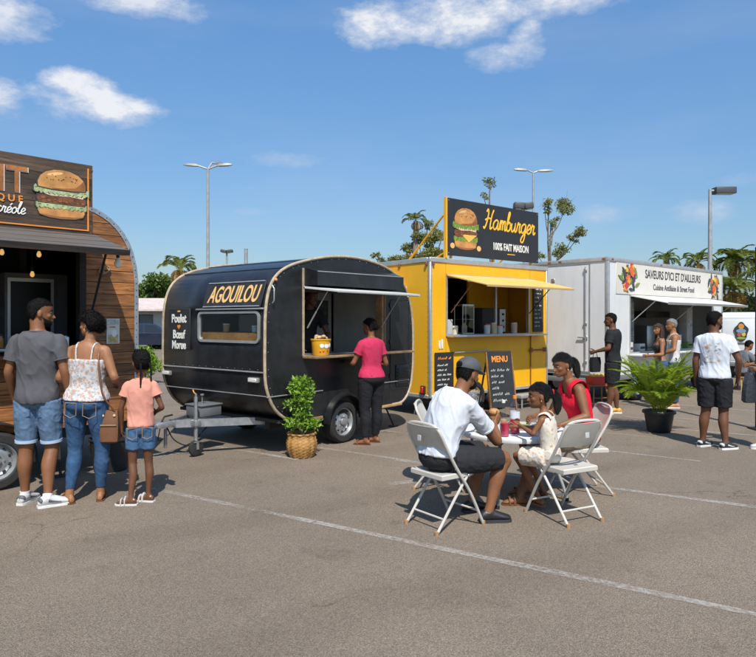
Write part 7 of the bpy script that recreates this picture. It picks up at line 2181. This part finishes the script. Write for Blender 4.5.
def palm(x, y, h, L, seed, label, lean=0.0, nf=28, dry=.18):
    e = empty('palm_tree', (x, y, 0), 0, label, 'palm tree', 'palms behind the parking lot')
    r = random.Random(seed)
    top = Vector((lean, r.uniform(-.2, .2), h))
    P = crom([(0, 0, -.05), (lean * .2, 0, h * .4), (lean * .65, top.y * .6, h * .75), top], 6)
    b = MB(); b.tube(P, [.17 * (1 - .35 * i / len(P)) + .012 * (i % 2) for i in range(len(P))], 10); b.build('trunk', M_PALMBARK, e)
    ms = []
    for i in range(3):
        me = frond_mesh(L, R([95, 125, 150][i]), 26, L * .33, seed + i, L * .022, .3); me.materials.append(L_PALM); ms.append(me)
    md_ = frond_mesh(L * .85, R(160), 20, L * .28, seed + 9, L * .02, -.3); md_.materials.append(L_DRY)
    for i in range(nf):
        a = i * 2.39996 + r.uniform(-.2, .2)
        isd = i > nf * (1 - dry)
        tilt = (-6 + 78 * i / nf) if not isd else r.uniform(75, 105)
        put('frond', md_ if isd else ms[i % 3], None, e, Matrix.Translation(top) @ Matrix.Rotation(a, 4, 'Z') @ RY(tilt) @ S(*(3 * [r.uniform(.85, 1.1)])))
    for i in range(6):
        a = i * 1.05
        b = MB(); b.ell((top.x + .08 * L * math.cos(a), top.y + .08 * L * math.sin(a), h - .08 * L), (.05 * L, .05 * L, .065 * L), 10, 8); b.build('coconut', mat('coconut', (.30, .20, .05), .6, var=.3), e)
palm(33.2, 60, 7.0, 2.6, 31, 'tallest palm standing beside the lamp post behind the white van', .3, 30)
palm(27.9, 50, 3.9, 2.3, 47, 'lower palm with dry fronds in front of the tallest palm', -.2, 26, .25)
palm(36.4, 60, 6.2, 2.5, 53, 'palm cut by the picture edge behind the white van', .2, 28, .2)
palm(30.0, 60, 7.0, 2.0, 61, 'palm top showing above the flower end of the white truck', .0, 18)
palm(25.6, 57, 6.9, 1.5, 67, 'small palm top showing above the truck sign lettering', .0, 16)
palm(-14.1, 45, 5.2, 1.75, 71, 'palm leaning behind the nose of the black caravan', .2, 20, .35)
palm(1.9, 34, 6.9, 0.85, 73, 'small dark palm top above the yellow trailer roof', .1, 14, .3)

def tree(x, y, cs, n, leaf, size, seed, label, trunk_r, group, th=None, m=None):
    e = empty('tree', (x, y, 0), 0, label, 'tree', group)
    r = random.Random(seed)
    zb = th if th else min(c[2] - q[2] for c, q in cs) * .8
    cx = sum(c[0] for c, _ in cs) / len(cs) * .3
    b = MB(); P = crom([(0, 0, -.05), (cx * .3 + .04, .03, zb * .5), (cx, 0, zb)], 5); b.tube(P, [trunk_r * (1.15 - .45 * i / len(P)) for i in range(len(P))], 9)
    limbs(b, (cx, 0, zb * .96), [c for c, _ in cs], trunk_r * .6, trunk_r * .15, r); b.build('trunk', M_BARK, e)
    o = fast('crown', leaf_cloud(clumps(r, cs, n), size, r, 1.8), leaf if leaf else L_TREE, e); o['kind'] = 'stuff'
    return e
def blob(r, cx, cz, w, hgt, k, s):
    return [((cx + r.uniform(-1, 1) * w, r.uniform(-1, 1) * w * .7, cz + r.uniform(-1, 1) * hgt), (s * r.uniform(.7, 1.3),) * 2 + (s * r.uniform(.5, .9),)) for _ in range(k)]
r = random.Random(21)
tree(-18.6, 52, blob(r, 0, 3.6, 1.6, 1.2, 14, .9), 5200, L_TREE, .30, 1, 'round green tree above the white house roof', .2, 'trees behind the lot')
tree(-16.2, 54, blob(r, 0, 3.3, 1.5, 1.0, 12, .85), 4200, L_TREE2, .30, 2, 'olive green tree between the palm and the white house', .2, 'trees behind the lot')
tree(32.5, 64, blob(r, 0, 2.9, 2.2, 1.0, 14, 1.0), 4200, L_TREE, .34, 4, 'dense green tree low behind the white van', .22, 'trees behind the lot')
tree(38.0, 62, blob(r, 0, 3.0, 2.2, 1.0, 14, 1.0), 3600, L_TREE2, .34, 5, 'bushy tree at the picture edge behind the white van', .22, 'trees behind the lot')
# sparse trees around the hamburger sign
def clump_tree(x, y, h, spots, seed, label, size=.24, n=700, leaf=None, tr=.07):
    e = empty('tree', (x, y, 0), 0, label, 'tree', 'thin trees behind the yellow trailer')
    r = random.Random(seed); b = MB()
    P = crom([(0, 0, -.05), (.08, .05, h * .4), (-.05, 0, h * .75), (0, 0, h)], 5); b.tube(P, [tr * (1.2 - .8 * i / len(P)) for i in range(len(P))], 8)
    cs = []
    for (dx, z, rad, zb) in spots:
        m1 = (dx * .5, r.uniform(-.2, .2), zb + (z - zb) * .35)
        Q = crom([(0, 0, zb), m1, (dx, r.uniform(-.2, .2), z)], 4); b.tube(Q, [tr * .5 * (1.1 - .8 * i / len(Q)) for i in range(len(Q))], 6)
        for _ in range(5):
            a = r.uniform(0, 6.28); q = r.uniform(.3, 1.1) * rad
            b.tube([Q[-1], (dx + q * math.cos(a), r.uniform(-.3, .3), z + q * math.sin(a))], [tr * .12, tr * .05], 4)
        for _ in range(4): cs.append(((dx + r.gauss(0, rad * .45), r.gauss(0, rad * .4), z + r.gauss(0, rad * .35)), (rad * .5, rad * .5, rad * .38)))
    b.build('trunk', M_BARK, e)
    o = fast('crown', leaf_cloud(clumps(r, cs, n), size, r, 2.2, -.4), leaf or L_TREE2, e); o['kind'] = 'stuff'
clump_tree(5.95, 34, 9.0, [(0.0, 8.9, .45, 7.4), (-.3, 8.2, .3, 7.0), (.5, 7.0, .5, 6.0), (-.5, 6.9, .5, 5.8), (-1.2, 6.6, .5, 5.4)], 5, 'thin tree rising above the middle of the hamburger sign', .15, 900)
clump_tree(9.35, 35, 8.1, [(.95, 7.9, .75, 6.2), (-.25, 8.0, .45, 6.2), (.45, 7.2, .2, 6)], 8, 'thin tree with leafy clumps beside the double lamp post', .15, 1150)
clump_tree(9.2, 34, 7.0, [(.1, 6.7, .35, 5.6), (1.45, 6.1, .55, 4.6), (.45, 5.3, .6, 4.0), (-.6, 5.0, .3, 3.8), (1.1, 5.9, .3, 4.6), (0, 3.9, .6, 3.2), (-.5, 4.0, .5, 3.2)], 12, 'bare stemmed tree with drooping clumps beside the hamburger sign', .15, 1900)
clump_tree(2.6, 34, 5.8, [(-.5, 6.1, .5, 4.2), (.3, 5.8, .6, 4.0), (-1.0, 5.4, .45, 4.0), (.9, 6.3, .45, 4.4), (.7, 5.2, .6, 3.8), (-.3, 4.9, .7, 3.6), (-1.7, 4.85, .4, 3.8), (0, 6.7, .3, 5)], 16, 'leafy tree showing behind the yellow sign brace', .17, 4200, None, .1)
clump_tree(0.9, 34, 4.9, [(-.5, 4.75, .35, 4.0), (.2, 4.85, .3, 4.0), (-1.0, 5.05, .25, 4.1), (.5, 4.6, .4, 3.8)], 19, 'small tree above the caravan end of the yellow trailer roof', .18, 700, None, .05)
# shrub seen between the trailers
e = empty('shrub', (-6.0, 16.5, 0), 0, 'bright green shrub in the gap between wooden trailer and caravan', 'plant')
r = random.Random(33); cs = blob(r, 0, .6, .25, .25, 7, .22)
b = MB(); limbs(b, (0, 0, 0), [c for c, _ in cs], .02, .006, r); b.build('stem', MATS['green_stem'], e)
o = fast('foliage', leaf_cloud(clumps(r, cs, 900), .14, r, 3.0), L_BRIGHT, e); o['kind'] = 'stuff'
# far belt of trees closing the horizon
r = random.Random(77)
cs = []
for i in range(150):
    x = -110 + i * 1.7; cs.append(((x, 118 + r.uniform(-5, 5), r.uniform(1.2, 3.6)), (2.6, 2.2, r.uniform(1.4, 2.6))))
o = fast('distant_wood', leaf_cloud(clumps(r, cs, 15000), 1.0, r, 1.6), L_TREE, None); tag(o, 'far belt of dark green trees on the horizon', None, kind='stuff')

# ================================================================== lamps
M_POLE = mat('grey_lamp_pole', (.34, .34, .33), .5, .3, var=.15)
M_HEAD = mat('lamp_head_grey', (.30, .29, .27), .5, .2)
M_HEADD = mat('lamp_head_dark', (.06, .06, .065), .5)
def lamp(x, y, h, label, heads, dark=False, r0=.07, box=None, rot=0.0):
    e = empty('street_lamp', (x, y, 0), rot, label, 'street lamp', 'lamp posts around the lot')
    b = MB(); b.tube([(0, 0, 0), (0, 0, h * .5), (0, 0, h)], [r0, r0 * .85, r0 * .6], 12); b.build('pole', M_POLE, e)
    b = MB(); b.box(-.18, .18, -.18, .18, 0, .03); b.build('base_plate', M_GALV, e, smooth=0)
    for a, L, tilt, sz in heads:
        M_ = T(0, 0, h - .05) @ RZ(a)
        b = MB(); b.tube([M_ @ Vector((0, 0, 0)), M_ @ Vector((L, 0, tilt))], r0 * .45, 8); b.build('arm', M_POLE, e)
        b = MB()
        if box:
            b.rbox(0, sz, -box[0] / 2, box[0] / 2, -box[1] / 2, box[1] / 2, .03, 2, M=M_ @ T(L - .05, 0, tilt) @ RY(-math.degrees(math.atan2(tilt, max(L, .3))) * .6)); hd_ = b.build('lamp_head', M_HEADD if dark else M_HEAD, e)
            b = MB(); b.rbox(.08, sz - .06, -box[0] / 2 + .05, box[0] / 2 - .05, -box[1] / 2 - .012, -box[1] / 2 + .01, .005, 1, M=M_ @ T(L - .05, 0, tilt) @ RY(-math.degrees(math.atan2(tilt, max(L, .3))) * .6)); b.build('lens', M_CLEARL, hd_)
        else:
            b.loft([[M_ @ Vector((L + t * sz, yy * w, tilt + .35 * tilt * t + zz * hh)) for yy, zz in ((-1, -.4), (1, -.4), (.8, .8), (-.8, .8))] for t, w, hh in ((-.05, .05, .04), (.15, .13, .1), (.7, .15, .1), (1, .08, .05))]); b.build('lamp_head', M_HEAD, e)
lamp(-9.3, 35, 9.95, 'tall lamp post with three heads behind the caravan', [(175, .55, .2, .85), (5, .5, .2, .8), (60, .3, .4, .75)], r0=.11)
lamp(9.7, 40, 10.9, 'tall lamp post with two heads behind the hamburger sign', [(180, .35, .15, .85), (0, .3, .1, .95)], r0=.10)
lamp(12.97, 25, 6.75, 'lamp post with dark box head behind the white truck', [(0, .2, .0, .80)], True, .10, (.4, .26))
lamp(-9.45, 40, 5.85, 'short lamp post with flat dark head behind the caravan roof', [(0, .0, .1, .42), (180, .0, .1, .42)], True, .09, (.4, .18))
lamp(4.56, 20, 5.20, 'dark floodlight post just above the hamburger sign corner', [(0, .05, .05, .28), (180, .05, .05, .32)], True, .05, (.3, .2))
e = empty('flag_pole', (-8.25, 40, 0), 0, 'plain pale pole top showing over the caravan roof', 'pole')
b = MB(); b.tube([(0, 0, 0), (0, 0, 6.05)], [.13, .11], 10); b.build('pole', M_POLE, e)
b = MB(); b.lathe([(.12, 6.05), (.12, 6.1), (.01, 6.12)], 10); b.build('pole_cap', M_GALV, e)
# dark post at the picture edge
e = empty('awning_post', (5.735, 9.62, 0), 0, 'black square post at the picture edge beside the white van', 'post')
b = MB(); b.rbox(-.045, .045, -.045, .045, .02, 2.75, .006, 1); b.build('post', M_RUBBER, e)
b = MB(); b.rbox(-.12, .12, -.12, .12, 0.004, .03, .005, 1); b.build('base_plate', M_CHASSIS, e)
b = MB(); b.ell((0, 0, 2.77), (.05, .05, .03), 10, 6); b.build('post_cap', M_CHASSIS, e)

# ================================================================== house and cars at the back
e = empty('house', (-16.2, 40, 0), R(4), 'low white house with red roof seen between wooden trailer and caravan', 'house')
M_WALL = mat('white_render', (.62, .60, .57), .8, var=.06, vscale=1.5, dirt=.2, dcol=(.4, .35, .3))
M_ROOF = mat('faded_red_roof', (.54, .44, .39), .7, var=.2, vscale=3)
HL, HD, HZ = 12.0, 6.0, 2.25
xs = [-6, -4.6, -3.4, -1.2, 0.0, 1.2, 2.1, 3.3, 4.5, 5.2, 6]
opens = [(-4.6, -3.4, .9, 1.8), (-1.2, 0.0, .9, 1.8), (1.2, 2.1, 0.0, 2.0), (3.3, 4.5, .9, 1.8)]
b = MB()
prev = -6
for a, c, z0_, z1_ in opens:
    b.box(prev, a, 0, .2, 0, HZ); b.box(a, c, 0, .2, z1_, HZ)
    if z0_ > 0: b.box(a, c, 0, .2, 0, z0_)
    prev = c
b.box(prev, 6, 0, .2, 0, HZ); b.box(-6, -5.8, .2, HD, 0, HZ); b.box(5.8, 6, .2, HD, 0, HZ); b.box(-5.8, 5.8, HD - .2, HD, 0, HZ)
b.build('wall', M_WALL, e, smooth=0)
b = MB(); b.add([(-6.5, -1.2, 2.2), (6.5, -1.2, 2.2), (6.5, 3, 3.0), (-6.5, 3, 3.0), (6.5, HD + .4, 2.3), (-6.5, HD + .4, 2.3), (-6.5, -1.2, 2.32), (6.5, -1.2, 2.32), (6.5, 3, 3.12), (-6.5, 3, 3.12), (6.5, HD + .4, 2.42), (-6.5, HD + .4, 2.42)], [(0, 1, 2, 3), (3, 2, 4, 5), (6, 9, 8, 7), (9, 11, 10, 8), (0, 6, 7, 1), (1, 7, 8, 2), (2, 8, 10, 4), (4, 10, 11, 5), (5, 11, 9, 3), (3, 9, 6, 0)]); b.build('roof', M_ROOF, e, smooth=0)
for a, c, z0_, z1_ in opens:
    if z0_ > 0:
        b = MB(); ring_frame(b, [(a, z0_), (c, z0_), (c, z1_), (a, z1_)], [(a + .06, z0_ + .06), (c - .06, z0_ + .06), (c - .06, z1_ - .06), (a + .06, z1_ - .06)], .05, .12); w_ = b.build('window', M_WLET, e, smooth=0)
        b = MB(); b.box(a + .05, c - .05, .08, .09, z0_ + .05, z1_ - .05); b.build('pane', mat('house_glass', (.05, .06, .07), .1), w_, smooth=0)
        b = MB(); b.box((a + c) / 2 - .02, (a + c) / 2 + .02, .06, .078, z0_ + .06, z1_ - .06); b.build('mullion', M_WLET, w_, smooth=0)
    else:
        b = MB(); b.box(a + .04, c - .04, .06, .1, 0, z1_ - .03); d_ = b.build('door', mat('grey_door', (.2, .2, .2), .6), e, smooth=0)
        b = MB(); b.ell((c - .12, .04, 1.0), (.03, .03, .03), 8, 6); b.build('handle', M_GALV, d_)
for x in (-6.2, -3, 0.2, 3.2, 6.2):
    b = MB(); b.box(x - .08, x + .08, -1.1, -.94, 0, 2.2); b.build('porch_post', M_WLET, e, smooth=0)

def car(x, y, rot, col, label, k=1.0):
    e = empty('parked_car', (x, y, 0), rot, label, 'car', 'cars parked by the white house')
    paint_ = mat('car_paint_' + str(int(col[2] * 1000)), col, .25, .3, var=.05, coat=.6)
    L, W_ = 4.1, 1.72
    low = [(-2.05, .42), (-2.02, .66), (-1.85, .84), (-1.0, .92), (1.15, .95), (1.75, .93), (2.0, .80), (2.05, .5), (1.95, .26), (-1.95, .26)]
    b = MB(); b.loft([[(p[0] * s_, yy, p[1] if i not in (0, 3) else .3 + (p[1] - .3) * .93) for p in low] for i, (yy, s_) in enumerate(((-W_ / 2, .97), (-W_ / 2 + .08, 1), (W_ / 2 - .08, 1), (W_ / 2, .97)))]); b.build('body', paint_, e, smooth=30)
    top = [(-1.05, .90), (-.35, 1.40), (.0, 1.47), (.75, 1.46), (1.15, 1.38), (1.65, .92)]
    b = MB(); b.loft([[(p[0], yy * (1 - .16 * (p[1] - .9) / .57), p[1]) for p in top] for yy in (-W_ / 2 + .07, W_ / 2 - .07)]); cb_ = b.build('cabin', paint_, e, smooth=20)
    gm = mat('car_glass', (.015, .018, .022), .06)
    for sd in (-1, 1):
        for q in ([(-.75, .95), (-.28, 1.36), (.25, 1.40), (.25, .95)], [(.32, .95), (.32, 1.40), (.9, 1.38), (1.35, .98)]):
            b = MB()
            v = [(p[0], sd * ((W_ / 2 - .07) * (1 - .16 * (p[1] - .9) / .57) + .006), p[1]) for p in q]; v2 = [(p[0], p[1] - sd * .02, p[2]) for p in v]
            b.add(v + v2, [(0, 1, 2, 3), (7, 6, 5, 4), (0, 4, 5, 1), (1, 5, 6, 2), (2, 6, 7, 3), (3, 7, 4, 0)]); b.build('side_window', gm, e, smooth=0)
    b = MB(); b.add([(-1.03, -.68, .94), (-1.03, .68, .94), (-.42, .6, 1.36), (-.42, -.6, 1.36), (-1.0, -.68, .92), (-1.0, .68, .92), (-.4, .6, 1.34), (-.4, -.6, 1.34)], [(0, 1, 2, 3), (7, 6, 5, 4), (0, 4, 5, 1), (1, 5, 6, 2), (2, 6, 7, 3), (3, 7, 4, 0)]); b.build('windscreen', gm, e, smooth=0)
    b = MB(); b.add([(1.64, -.66, .96), (1.64, .66, .96), (1.22, .6, 1.34), (1.22, -.6, 1.34), (1.6, -.66, .95), (1.6, .66, .95), (1.18, .6, 1.33), (1.18, -.6, 1.33)], [(0, 1, 2, 3), (7, 6, 5, 4), (0, 4, 5, 1), (1, 5, 6, 2), (2, 6, 7, 3), (3, 7, 4, 0)]); b.build('rear_window', gm, e, smooth=0)
    for x_ in (-1.3, 1.3):
        wheel(e, x_, -W_ / 2 + .07, .30, .2, -1); wheel(e, x_, W_ / 2 - .07, .30, .2, 1)
    for sd in (-1, 1):
        b = MB(); b.rbox(-2.05, -1.93, sd * .62 - .17, sd * .62 + .17, .62, .76, .02, 1); b.build('headlight', M_CLEARL, e)
        b = MB(); b.rbox(1.92, 2.05, sd * .66 - .13, sd * .66 + .13, .66, .82, .02, 1); b.build('tail_light', M_RED, e)
    return e
car(-13.05, 36.5, R(200), (.015, .022, .045), 'dark blue car parked in front of the white house, half behind caravan')
car(-14.6, 38.2, R(185), (.03, .05, .10), 'blue car parked at the house, partly behind the wooden trailer')

# white van seen behind the truck
e = empty('delivery_van', (10.55, 17.9, 0), R(58), 'white delivery van with coloured emblem on its rear door', 'van')
MV = mat('van_white', (.62, .62, .62), .4, var=.04, dirt=.2, dcol=(.4, .36, .3), coat=.2)
pv = [(0, .38), (0.02, 1.0), (.06, 1.72), (.16, 1.86), (2.6, 1.90), (3.1, 1.80), (3.6, 1.30), (4.3, 1.10), (4.45, .8), (4.45, .36)]
b = MB(); b.loft([[(p[0] + (.03 if i in (0, 3) and p[0] < 1 else 0), yy, .36 + (p[1] - .36) * (1 if i in (1, 2) else .97)) for p in pv] for i, yy in enumerate((-.93, -.85, .85, .93))]); b.build('body', MV, e, smooth=30)
for y0, y1 in ((-.86, -.01), (.01, .86)):
    b = MB(); b.rbox(-.022, .05, y0, y1, .50, 1.66, .015, 2, M=RY(1.6)); d_ = b.build('rear_door', MV, e)
    b = MB(); b.rbox(-.05, -.02, (y0 + y1) / 2 - .25, (y0 + y1) / 2 + .25, .98, 1.02, .006, 1, M=T(.03, 0, 0)); b.build('handle', mat('bumper_grey', (.16, .16, .16), .6), d_)
    for zz in (.65, 1.5):
        b = MB(); b.rbox(-.02, .03, (y0 if y0 < -.1 else y1) - .02, (y0 if y0 < -.1 else y1) + .02, zz, zz + .09, .004, 1); b.build('hinge', MATS['bumper_grey'], d_)
em = bpy.data.objects.new('emblem', None); bpy.data.objects.remove(em)
b = MB(); b.prism([(.17 * math.cos(a) * (1 + .12 * math.sin(5 * a)), .26 * math.sin(a) * (1 + .08 * math.cos(4 * a))) for a in [k * math.pi / 16 for k in range(32)]], -.004, 0); em = b.build('emblem', M_DLET, e, smooth=0); em.data.transform(T(-.012, .34, 1.32) @ RZ(-90))
for x_, z_, w_, h_, c_ in ((0, .15, .07, .08, (.62, .26, .04)), (0, .02, .12, .06, (.18, .30, .42)), (-.05, -.08, .05, .06, (.5, .08, .05)), (.06, -.07, .05, .06, (.65, .45, .06)), (0, -.18, .11, .035, (.25, .34, .06))):
    b = MB(); b.prism([(x_ + w_ * math.cos(a), z_ + h_ * math.sin(a)) for a in [k * math.pi / 8 for k in range(16)]], -.008, -.003); o = b.build('emblem_patch', mat('emblem_%d' % int(c_[0] * 100 + c_[1] * 1000), c_, .5), em, smooth=0); o.data.transform(T(-.012, .34, 1.32) @ RZ(-90))
b = MB(); b.rbox(-.12, .05, -.9, .9, .34, .46, .02); b.build('rear_bumper', MATS['bumper_grey'], e)
for y in (-.91, .87):
    b = MB(); b.rbox(-.03, .06, y - .02, y + .06, .62, 1.0, .01, 1); b.build('tail_light', M_RED, e)
b = MB(); b.rbox(-.128, -.12, -.26, .26, .36, .45, .003, 1); b.build('number_plate', M_WLET, e)
for x_ in (.85, 3.6):
    wheel(e, x_, -.83, .31, .2, -1); wheel(e, x_, .83, .31, .2, 1)
b = MB(); b.box(.1, 4.3, -.75, .75, .2, .36); b.build('underbody', M_CHASSIS, e, smooth=0)

# trader's low table and goods by the van
e = empty('low_table', (9.15, 15.3, 0), R(15), 'low grey table in front of the seated trader', 'table')
b = MB(); b.rbox(-.4, .4, -.25, .25, .52, .55, .006); b.build('tabletop', MATS['bumper_grey'], e)
for sx in (-1, 1):
    for sy in (-1, 1):
        b = MB(); b.tube([(sx * .34, sy * .2, .52), (sx * .37, sy * .22, 0)], .014, 6); b.build('leg', M_GALV, e)
e = empty('crate', (9.2, 15.32, .551), R(15), 'dark grey crate with fruit on the low table near the van', 'crate')
b = MB(); b.loft([[(sx * w, sy * d, z) for sx, sy in ((-1, -1), (1, -1), (1, 1), (-1, 1))] for z, w, d in ((0, .22, .15), (.26, .25, .17), (.26, .235, .155), (.02, .205, .135))]); b.build('crate_body', mat('grey_plastic', (.07, .075, .085), .5), e)
for i in range(5):
    b = MB(); b.ell((-.14 + .07 * i, .03 * (-1) ** i, .26), (.05, .05, .05), 10, 8); b.build('fruit', mat('orange_fruit', (.62, .22, .04), .5, var=.2), e)
e = empty('cooler_box', (8.35, 15.75, 0), R(20), 'red cooler box behind the seated trader', 'cooler')
b = MB(); b.rbox(-.2, .2, -.15, .15, .55, .95, .02); b.build('cooler_body', mat('red_plastic', (.5, .03, .03), .4), e)
b = MB(); b.rbox(-.21, .21, -.16, .16, .955, 1.02, .02); b.build('lid', mat('white_lid', (.6, .6, .6), .4), e)
b = MB(); b.rbox(-.2, .2, -.16, .16, 0, .545, .01); b.build('stand', MATS['grey_plastic'], e)
e = empty('stool', (8.52, 14.98, 0), R(10), 'low wooden stool under the seated trader', 'stool')
b = MB(); b.lathe([(.15, .30), (.16, .31), (.16, .33), (.01, .335)], 20); b.build('seat', M_LIGHTWOOD, e)
for i in range(4):
    a = i * math.pi / 2 + .8
    b = MB(); b.tube([(.11 * math.cos(a), .11 * math.sin(a), .30), (.15 * math.cos(a), .15 * math.sin(a), 0)], .014, 6); b.build('leg', M_LIGHTWOOD, e)
# bag held by the person at the edge
e = empty('shopping_bag', (4.63, 7.98, 0), R(20), 'dark shopping bag hanging at the picture edge', 'bag')
b = MB(); b.loft([[(x_ * w, y_ * .05, z) for x_, y_ in ((-1, -.6), (0, -1), (1, -.6), (1, .6), (0, 1), (-1, .6))] for z, w in ((.62, .06), (.65, .10), (.80, .09), (.95, .05), (1.0, .02))]); b.build('bag_body', mat('dark_plastic_bag', (.03, .032, .038), .35, bump=.6, bscale=25), e)
b = MB(); b.tube([(0, 0, .99), (.02, 0, 1.05), (.05, .0, 1.06)], .008, 6); b.build('bag_handle', MATS['dark_plastic_bag'], e)
# wooden stand with fruit near the truck corner
e = empty('fruit_stand', (4.12, 12.0, 0), R(15), 'small wooden trestle with fruit beside the white truck corner', 'stand')
for sx in (-1, 1):
    for sy in (-1, 1):
        b = MB(); b.tube([(sx * .12, sy * .06, .42), (sx * .2, sy * .16, 0)], .014, 6); b.build('leg', M_RAILWOOD, e)
b = MB(); b.rbox(-.22, .22, -.14, .14, .42, .445, .005); b.build('shelf', M_RAILWOOD, e)
b = MB(); b.tube([(-.165, -.11, .2), (.165, -.11, .2)], .01, 6); b.build('stretcher', M_RAILWOOD, e)
e = empty('crate', (4.12, 12.0, .446), R(15), 'red crate of yellow fruit on the wooden trestle', 'crate')
b = MB(); b.loft([[(sx * w, sy * d, z) for sx, sy in ((-1, -1), (1, -1), (1, 1), (-1, 1))] for z, w, d in ((0, .17, .11), (.15, .19, .13), (.15, .178, .118), (.015, .158, .098))]); b.build('crate_body', MATS['red_plastic'], e)
for i in range(8):
    b = MB(); b.ell((-.12 + .08 * (i % 4), -.05 + .1 * (i // 4), .15), (.045, .045, .045), 10, 8); b.build('fruit', mat('yellow_fruit', (.70, .42, .04), .5, var=.2), e)
SC.cycles.max_bounces = 6
SC.cycles.diffuse_bounces = 3
SC.cycles.transparent_max_bounces = 12
SC.cycles.use_denoising = True
